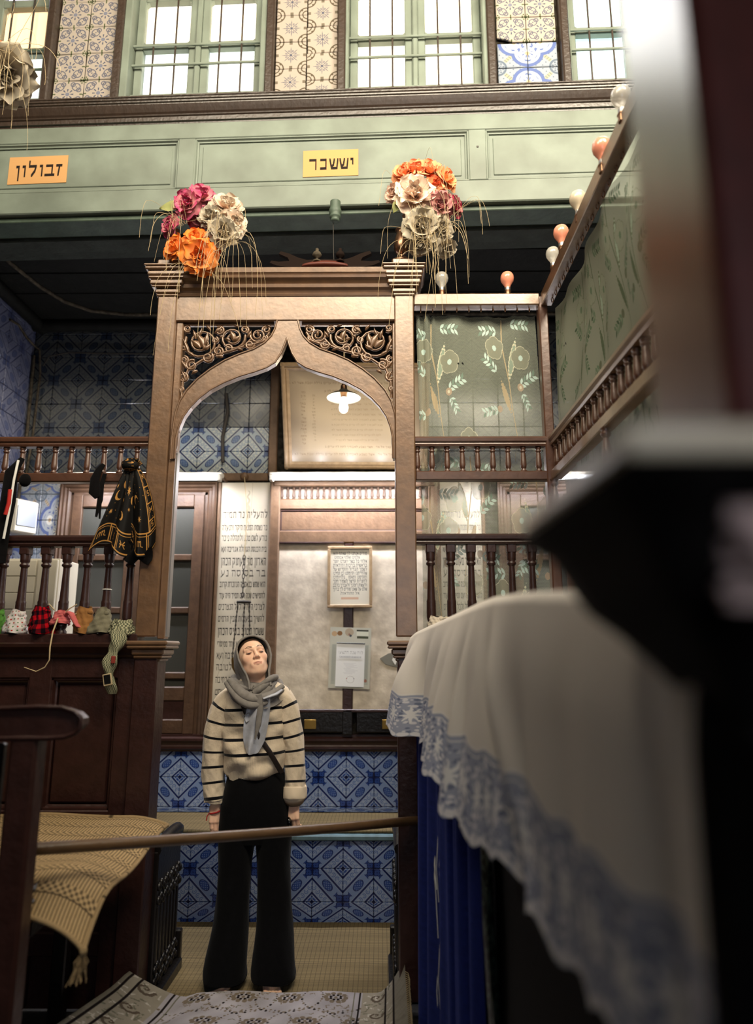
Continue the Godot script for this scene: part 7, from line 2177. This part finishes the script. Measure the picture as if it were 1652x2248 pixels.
	# the turned-up cuff on her left sleeve
	var cg := G.new()
	cg.grid(loft_path([[Vector3(-0.446, 0.925, Z + 0.02), 0.053, 0.06], [Vector3(-0.446, 0.92, Z + 0.02), 0.06, 0.067], [Vector3(-0.446, 0.885, Z + 0.028), 0.062, 0.068], [Vector3(-0.446, 0.868, Z + 0.03), 0.06, 0.064], [Vector3(-0.446, 0.866, Z + 0.03), 0.046, 0.05]], 16, 32, 2.1, 0.03), true, true)
	part("turned_cuff", cg, mat("knit_plain", Color(0.83, 0.76, 0.665), 0.95, 0.15), jumper)
	cg = G.new()
	cg.grid(loft_path([[Vector3(-0.6675, 1.425, Z - 0.005), 0.075, 0.07], [Vector3(-0.667, 1.44, Z - 0.008), 0.078, 0.073], [Vector3(-0.667, 1.455, Z - 0.01), 0.07, 0.066]], 8, 32, 2.0), true, true)
	part("collar", cg, M.knit_plain, jumper)
	# --- trousers: hips, two flared legs
	var tr := G.new()
	var tk := cloth_mat("trouser_black", Color(0.045, 0.045, 0.055), 0.9)
	tr.grid(loft_path([[Vector3(-0.655, 1.06, Z), 0.125, 0.09], [Vector3(-0.652, 1.0, Z), 0.14, 0.104], [Vector3(-0.648, 0.9, Z), 0.162, 0.122], [Vector3(-0.645, 0.8, Z), 0.175, 0.12], [Vector3(-0.645, 0.72, Z), 0.178, 0.11], [Vector3(-0.645, 0.66, Z), 0.165, 0.09]], 22, 48, 2.5, 0.01), true, true)
	for s in [[[Vector3(-0.73, 0.84, Z), 0.095, 0.115], [Vector3(-0.735, 0.7, Z), 0.094, 0.105], [Vector3(-0.74, 0.55, Z), 0.082, 0.09], [Vector3(-0.744, 0.42, Z), 0.08, 0.085], [Vector3(-0.752, 0.28, Z), 0.087, 0.095], [Vector3(-0.763, 0.12, Z + 0.01), 0.1, 0.115], [Vector3(-0.766, 0.05, Z + 0.01), 0.104, 0.125], [Vector3(-0.766, 0.06, Z + 0.01), 0.09, 0.11]], [[Vector3(-0.56, 0.84, Z), 0.092, 0.115], [Vector3(-0.55, 0.7, Z), 0.092, 0.105], [Vector3(-0.545, 0.55, Z), 0.082, 0.09], [Vector3(-0.54, 0.42, Z), 0.083, 0.085], [Vector3(-0.535, 0.28, Z), 0.09, 0.095], [Vector3(-0.531, 0.12, Z + 0.01), 0.103, 0.115], [Vector3(-0.53, 0.055, Z + 0.01), 0.108, 0.12], [Vector3(-0.53, 0.065, Z + 0.01), 0.09, 0.11]]]:
		tr.grid(loft_path(s, 36, 40, 2.2, 0.035, 2.0), true, true)
	part("trousers", tr, tk, o)
	# --- headscarf: hood, neck folds, hanging end
	headscarf(o, HX, Z)
	# --- shoulder strap with its buckle, red bracelet
	var st := G.new()
	var sp := []
	for q in [[-0.745, 1.405, 0.085], [-0.72, 1.36, 0.118], [-0.69, 1.3, 0.136], [-0.66, 1.24, 0.142], [-0.61, 1.17, 0.142], [-0.565, 1.11, 0.138], [-0.53, 1.05, 0.122], [-0.505, 1.0, 0.09]]: sp.append(Vector3(q[0], q[1], Z + q[2]))
	st.tube(sp, 0.013, 8, 0.25, Vector3.BACK)
	var strap := part("bag_strap", st, mat("leather", Color(0.12, 0.08, 0.06), 0.5, 0.5), o)
	st = G.new()
	var bb := Basis(Vector3.BACK, 0.5)
	for q in [[0.017, 0, 0.004, 0.04], [-0.017, 0, 0.004, 0.04], [0, 0.018, 0.038, 0.004], [0, -0.018, 0.038, 0.004]]: st.box(Vector3(-0.677, 1.272, Z + 0.148) + bb * Vector3(q[0], q[1], 0), Vector3(q[2], q[3], 0.005), 0.001, bb)
	part("buckle", st, M.steel, strap)
	st = G.new()
	var rg := []
	for k in 17: rg.append(Vector3(-0.845, 0.805, Z + 0.034) + Vector3(cos(TAU * k / 16) * 0.029, 0.007 * cos(TAU * k / 16 + 0.4), sin(TAU * k / 16) * 0.026))
	st.tube(rg, 0.004, 6)
	st.tube([Vector3(-0.872, 0.8, Z + 0.045), Vector3(-0.882, 0.785, Z + 0.05), Vector3(-0.884, 0.765, Z + 0.05)], 0.003, 5)
	part("bracelet", st, mat("bracelet_red", Color(0.6, 0.05, 0.07), 0.7), o)
	st = G.new()
	st.ball(Vector3(-0.462, 0.757, Z + 0.06), Vector3(0.012, 0.03, 0.022), 14, Basis(Vector3.BACK, 0.3))
	tag(part("handheld_case", st, mat("gloss_black", Color(0.03, 0.03, 0.035), 0.15, 0.6)), "small glossy black case held in the woman's left hand", "case")

func hand(g: G, wrist: Vector3, down: Vector3, back: Vector3, side: float, tone: Color, curl: float) -> void:   # side: which way the thumb leaves
	var y := -down.normalized()
	var z := (back - y * back.dot(y)).normalized()
	var x := y.cross(z).normalized()
	var X := Transform3D(Basis(x, y, z), wrist)
	var F := Field.new(Vector3(-0.07, -0.2, -0.07), Vector3(0.07, 0.03, 0.06), 0.0035)
	F.cap(Vector3(0, 0.03, 0), Vector3(0, -0.01, 0), 0.022, 0.023, 0.008)
	for k in 4:
		var kx := (k - 1.5) * 0.0175 * -side
		F.cap(Vector3(kx * 0.5, -0.012, 0), Vector3(kx, -0.078 + 0.003 * absf(k - 1.2), 0.002), 0.016, 0.0115, 0.01)
	var L := [0.036, 0.041, 0.038, 0.03]
	for k in 4:
		var kx := (k - 1.5) * 0.0178 * -side
		var a := Vector3(kx, -0.08 + 0.003 * absf(k - 1.2), 0.001)
		var ang := curl * (0.35 + 0.06 * k)
		var p := a
		for ph in 3:
			var l: float = L[k] * [1.0, 0.68, 0.55][ph]
			var q := p + Vector3(-kx * 0.04, -cos(ang) * l, -sin(ang) * l)
			F.cap(p, q, 0.0095 - 0.0008 * ph, 0.0088 - 0.0008 * ph, 0.004)
			p = q
			ang += curl * 0.55
	var t0 := Vector3(0.012 * side, -0.02, -0.006); var t1 := Vector3(0.033 * side, -0.048, -0.016); var t2 := Vector3(0.037 * side, -0.078, -0.024); var t3 := Vector3(0.033 * side, -0.102, -0.03)
	F.cap(t0, t1, 0.016, 0.0125, 0.008); F.cap(t1, t2, 0.0115, 0.0098, 0.004); F.cap(t2, t3, 0.0098, 0.0085, 0.004)
	F.into(g, X, func(p: Vector3) -> Color: return tone.lerp(Color(0.5, 0.22, 0.15), clampf((-0.1 - p.y) * 6.0, 0, 0.35)))

func head(g: G, X: Transform3D, tone: Color) -> void:
	var F := Field.new(Vector3(-0.1, -0.17, -0.13), Vector3(0.1, 0.15, 0.13), 0.0036)
	F.ell(Vector3(0, 0.03, -0.015), Vector3(0.075, 0.092, 0.096), 0.02)
	F.ell(Vector3(0, -0.035, 0.022), Vector3(0.06, 0.07, 0.064), 0.03)
	F.cap(Vector3(0, -0.08, 0.045), Vector3(0, -0.09, 0.062), 0.03, 0.018, 0.025)
	F.cap(Vector3(-0.05, -0.05, 0.0), Vector3(-0.02, -0.085, 0.05), 0.02, 0.018, 0.02)
	F.cap(Vector3(0.05, -0.05, 0.0), Vector3(0.02, -0.085, 0.05), 0.02, 0.018, 0.02)
	for s in [-1, 1]:
		F.ell(Vector3(s * 0.04, -0.012, 0.056), Vector3(0.024, 0.024, 0.02), 0.02)
		F.cap(Vector3(s * 0.012, 0.03, 0.081), Vector3(s * 0.045, 0.032, 0.064), 0.011, 0.009, 0.012)
		F.ell(Vector3(s * 0.031, 0.01, 0.093), Vector3(0.017, 0.0105, 0.012), 0.01, true)
		F.ell(Vector3(s * 0.031, 0.0095, 0.0725), Vector3(0.0145, 0.0115, 0.014), 0.003)
	F.cap(Vector3(0, 0.024, 0.084), Vector3(0, -0.02, 0.103), 0.0075, 0.0095, 0.009)
	F.ell(Vector3(0, -0.024, 0.104), Vector3(0.0105, 0.009, 0.0095), 0.006)
	for s in [-1, 1]:
		F.ell(Vector3(s * 0.0115, -0.027, 0.094), Vector3(0.0085, 0.0075, 0.0105), 0.005)
		F.ell(Vector3(s * 0.0062, -0.0335, 0.099), Vector3(0.0032, 0.003, 0.005), 0.002, true)
	F.ell(Vector3(0, -0.057, 0.076), Vector3(0.03, 0.02, 0.013), 0.022)
	for s in [-1, 1]:
		F.cap(Vector3(s * 0.004, -0.0515, 0.0925), Vector3(s * 0.022, -0.0565, 0.081), 0.0045, 0.0025, 0.004)
		F.cap(Vector3(s * 0.002, -0.0625, 0.0905), Vector3(s * 0.018, -0.06, 0.0815), 0.0055, 0.003, 0.004)
		F.cap(Vector3(0, -0.0572, 0.0975), Vector3(s * 0.023, -0.0578, 0.0865), 0.0013, 0.001, 0.002, true)
	F.cap(Vector3(0, -0.07, -0.02), Vector3(0.005, -0.17, -0.055), 0.05, 0.052, 0.025)
	F.into(g, X, func(p: Vector3) -> Color:
		var c := tone
		if p.z > 0.06 and absf(p.x) < 0.022 and p.y < -0.05 and p.y > -0.0655: c = c.lerp(Color(0.42, 0.17, 0.13), 0.6 if absf(p.y + 0.0575) > 0.0016 else 1.0)
		var ck := Vector2(absf(p.x) - 0.042, p.y + 0.02).length()
		if p.z > 0.03: c = c.lerp(Color(0.6, 0.26, 0.18), 0.35 * clampf(1.0 - ck / 0.03, 0, 1))
		if p.z > 0.07 and absf(absf(p.x) - 0.031) < 0.016 and p.y > 0.002 and p.y < 0.02: c = c.lerp(Color(0.36, 0.19, 0.13), 0.4)
		return c)

func headscarf(o: Node, X: Transform3D, Z: float) -> void:
	var m := cloth_mat("scarf_grey", Color(0.53, 0.51, 0.49))
	var satin := mat("scarf_satin", Color(0.74, 0.75, 0.79), 0.32, 0.6, 0.2, 3.0)
	satin.rim_enabled = true; satin.rim = 0.4
	# hood: arches from the brow to the back of the head, their feet running down to the shoulders
	var P := []
	for j in 15:
		var v := j / 14.0
		var zz := lerpf(0.062, -0.125, v)
		var hw := 0.086 * sqrt(maxf(0.02, 1.0 - pow(maxf(0.0, (v - 0.35)) / 0.68, 2.0)))
		var top := 0.036 + 0.098 * sqrt(maxf(0.02, 1.0 - pow(maxf(0.0, (v - 0.45)) / 0.58, 2.0))) - 0.022 * pow(1.0 - v, 4.0)
		var row := []
		for i in 45:
			var u := i / 44.0
			var p: Vector3
			if u > 0.22 and u < 0.78:
				var a := lerpf(-1.62, 1.62, (u - 0.22) / 0.56)
				p = Vector3(sin(a) * hw, 0.036 + cos(a) * (top - 0.036), zz - 0.02 * sin(a) * sin(a) * (1.0 - v))
			else:
				var s := -1.0 if u < 0.5 else 1.0
				var w := (0.22 - u) / 0.22 if u < 0.5 else (u - 0.78) / 0.22
				p = Vector3(s * lerpf(hw, lerpf(0.055, 0.1, v), w) + s * 0.006 * sin(w * 7.0), 0.032 - w * lerpf(0.2, 0.18, v), zz - 0.02 * (1.0 - v) + lerpf(-0.015, 0.02, v) * w)
			p.x += 0.004 * sin(v * 17.0 + u * 9.0); p.z += 0.003 * sin(u * 40.0)
			p.x += signf(p.x) * 0.004 * sin(v * 24.0 + p.y * 10.0)
			row.append(X * p)
		P.append(row)
	var g := G.new(); g.grid(P, false, false)
	# rolled front edge
	var e := []
	for i in range(0, 45, 2): e.append(P[0][i])
	g.tube(e, 0.006, 8)
	# folds round the neck, deepest in front
	for q in [[0.0, 0.035, 0.04, 0.0], [-0.03, 0.036, 0.065, 0.7], [-0.052, 0.03, 0.085, 1.5], [0.02, 0.03, 0.03, 2.0]]:
		var p := []; var rr := []
		for k in 25:
			var a := TAU * k / 24.0 + PI / 2
			var front := maxf(0.0, sin(a))
			p.append(Vector3(-0.672 + cos(a) * (0.1 + 0.012 * sin(q[3])) + 0.012 * front, 1.43 + q[0] * 0.6 - q[2] * front * front + 0.03 * cos(a) * front + 0.02 * absf(cos(a)), Z - 0.01 + sin(a) * 0.1 + 0.012 * front))
			rr.append(q[1] * (0.75 + 0.25 * sin(k * 0.9 + q[3])) * 0.72)
		g.tube(p, rr, 12, 0.8)
	# cowl over the shoulders, dipping in front towards her left
	var D := []
	for j in 13:
		var v := j / 12.0
		var row := []
		for i in 41:
			var a := lerpf(-2.6, 2.2, i / 40.0)        # 0 is straight ahead
			var r := lerpf(0.078, 0.15, pow(v, 0.8)) * (1.0 + 0.03 * sin(a * 6.0 + v * 5.0))
			var dip := maxf(0.0, cos(a - 0.25))
			row.append(Vector3(-0.672 + sin(a) * r * 1.08 + 0.02 * v, lerpf(1.475, 1.405, v) - 0.05 * dip * v - 0.03 * dip + 0.012 * sin(v * 11.0 + a * 1.5), Z - 0.01 + cos(a) * r * 0.95 + 0.022 * v))
		D.append(row)
	g.grid(D, false, false)
	for q in [[1.455, 1.375, 0.03, -0.115, 0.10], [1.44, 1.345, 0.026, -0.13, 0.115]]:     # two soft rolls from her right cheek across to the left shoulder
		var p := []
		for k in 15:
			var u := k / 14.0
			p.append(Vector3(-0.672 + lerpf(q[3], 0.155, u), lerpf(q[0], q[0] - 0.02, u) - (q[0] - q[1]) * sin(PI * clampf(u * 0.95, 0, 1)), Z + 0.055 + q[4] * sin(PI * clampf(u * 0.85 + 0.08, 0, 1)) - 0.02 * u))
		var rr := []
		for k in 15: rr.append(q[2] * (0.55 + 0.5 * sin(PI * clampf(k / 14.0 + 0.08, 0, 1))))
		g.tube(p, rr, 12, 0.75)
	var sc := part("headscarf", g, m, o)
	# hanging end: satin face with a dull fold down the middle
	g = G.new()
	P = []
	for j in 21:
		var v := j / 20.0
		var row := []
		var w := 0.02 + 0.034 * sin(PI * (0.12 + 0.62 * v)) - 0.012 * maxf(0, v - 0.8) * 5.0
		for i in 17:
			var u := (i - 8) / 8.0
			row.append(Vector3(-0.617 - 0.03 * v + u * w + (0.02 * (1.0 - v) * u), 1.37 - v * 0.262 - 0.012 * (1.0 - u * u), Z + 0.152 + 0.014 * cos(u * 5.0 + v * 2.0) + 0.006 * sin(v * 9.0 + u * 3.0)))
		P.append(row)
	g.grid(P, false, false)
	g.tube([Vector3(-0.6, 1.365, Z + 0.16), Vector3(-0.57, 1.375, Z + 0.148), Vector3(-0.54, 1.385, Z + 0.125), Vector3(-0.515, 1.405, Z + 0.1)], [0.012, 0.016, 0.018, 0.012], 8, 0.45)
	part("satin_end", g, satin, sc)
	g = G.new()
	g.tube([Vector3(-0.622, 1.385, Z + 0.16), Vector3(-0.612, 1.32, Z + 0.168), Vector3(-0.618, 1.24, Z + 0.17), Vector3(-0.632, 1.17, Z + 0.168)], [0.016, 0.017, 0.014, 0.004], 8, 0.4, Vector3.BACK)
	part("inner_fold", g, m, sc)

func _ready() -> void:
	rng.seed = 2024
	camera_and_light()
	make_materials()
	room()
	arch_screen()
	long_bench()
	white_cloth()
	veils()
	near_pillar()
	carpet()
	person()
	bulbs()
	bouquets()
	scarves()
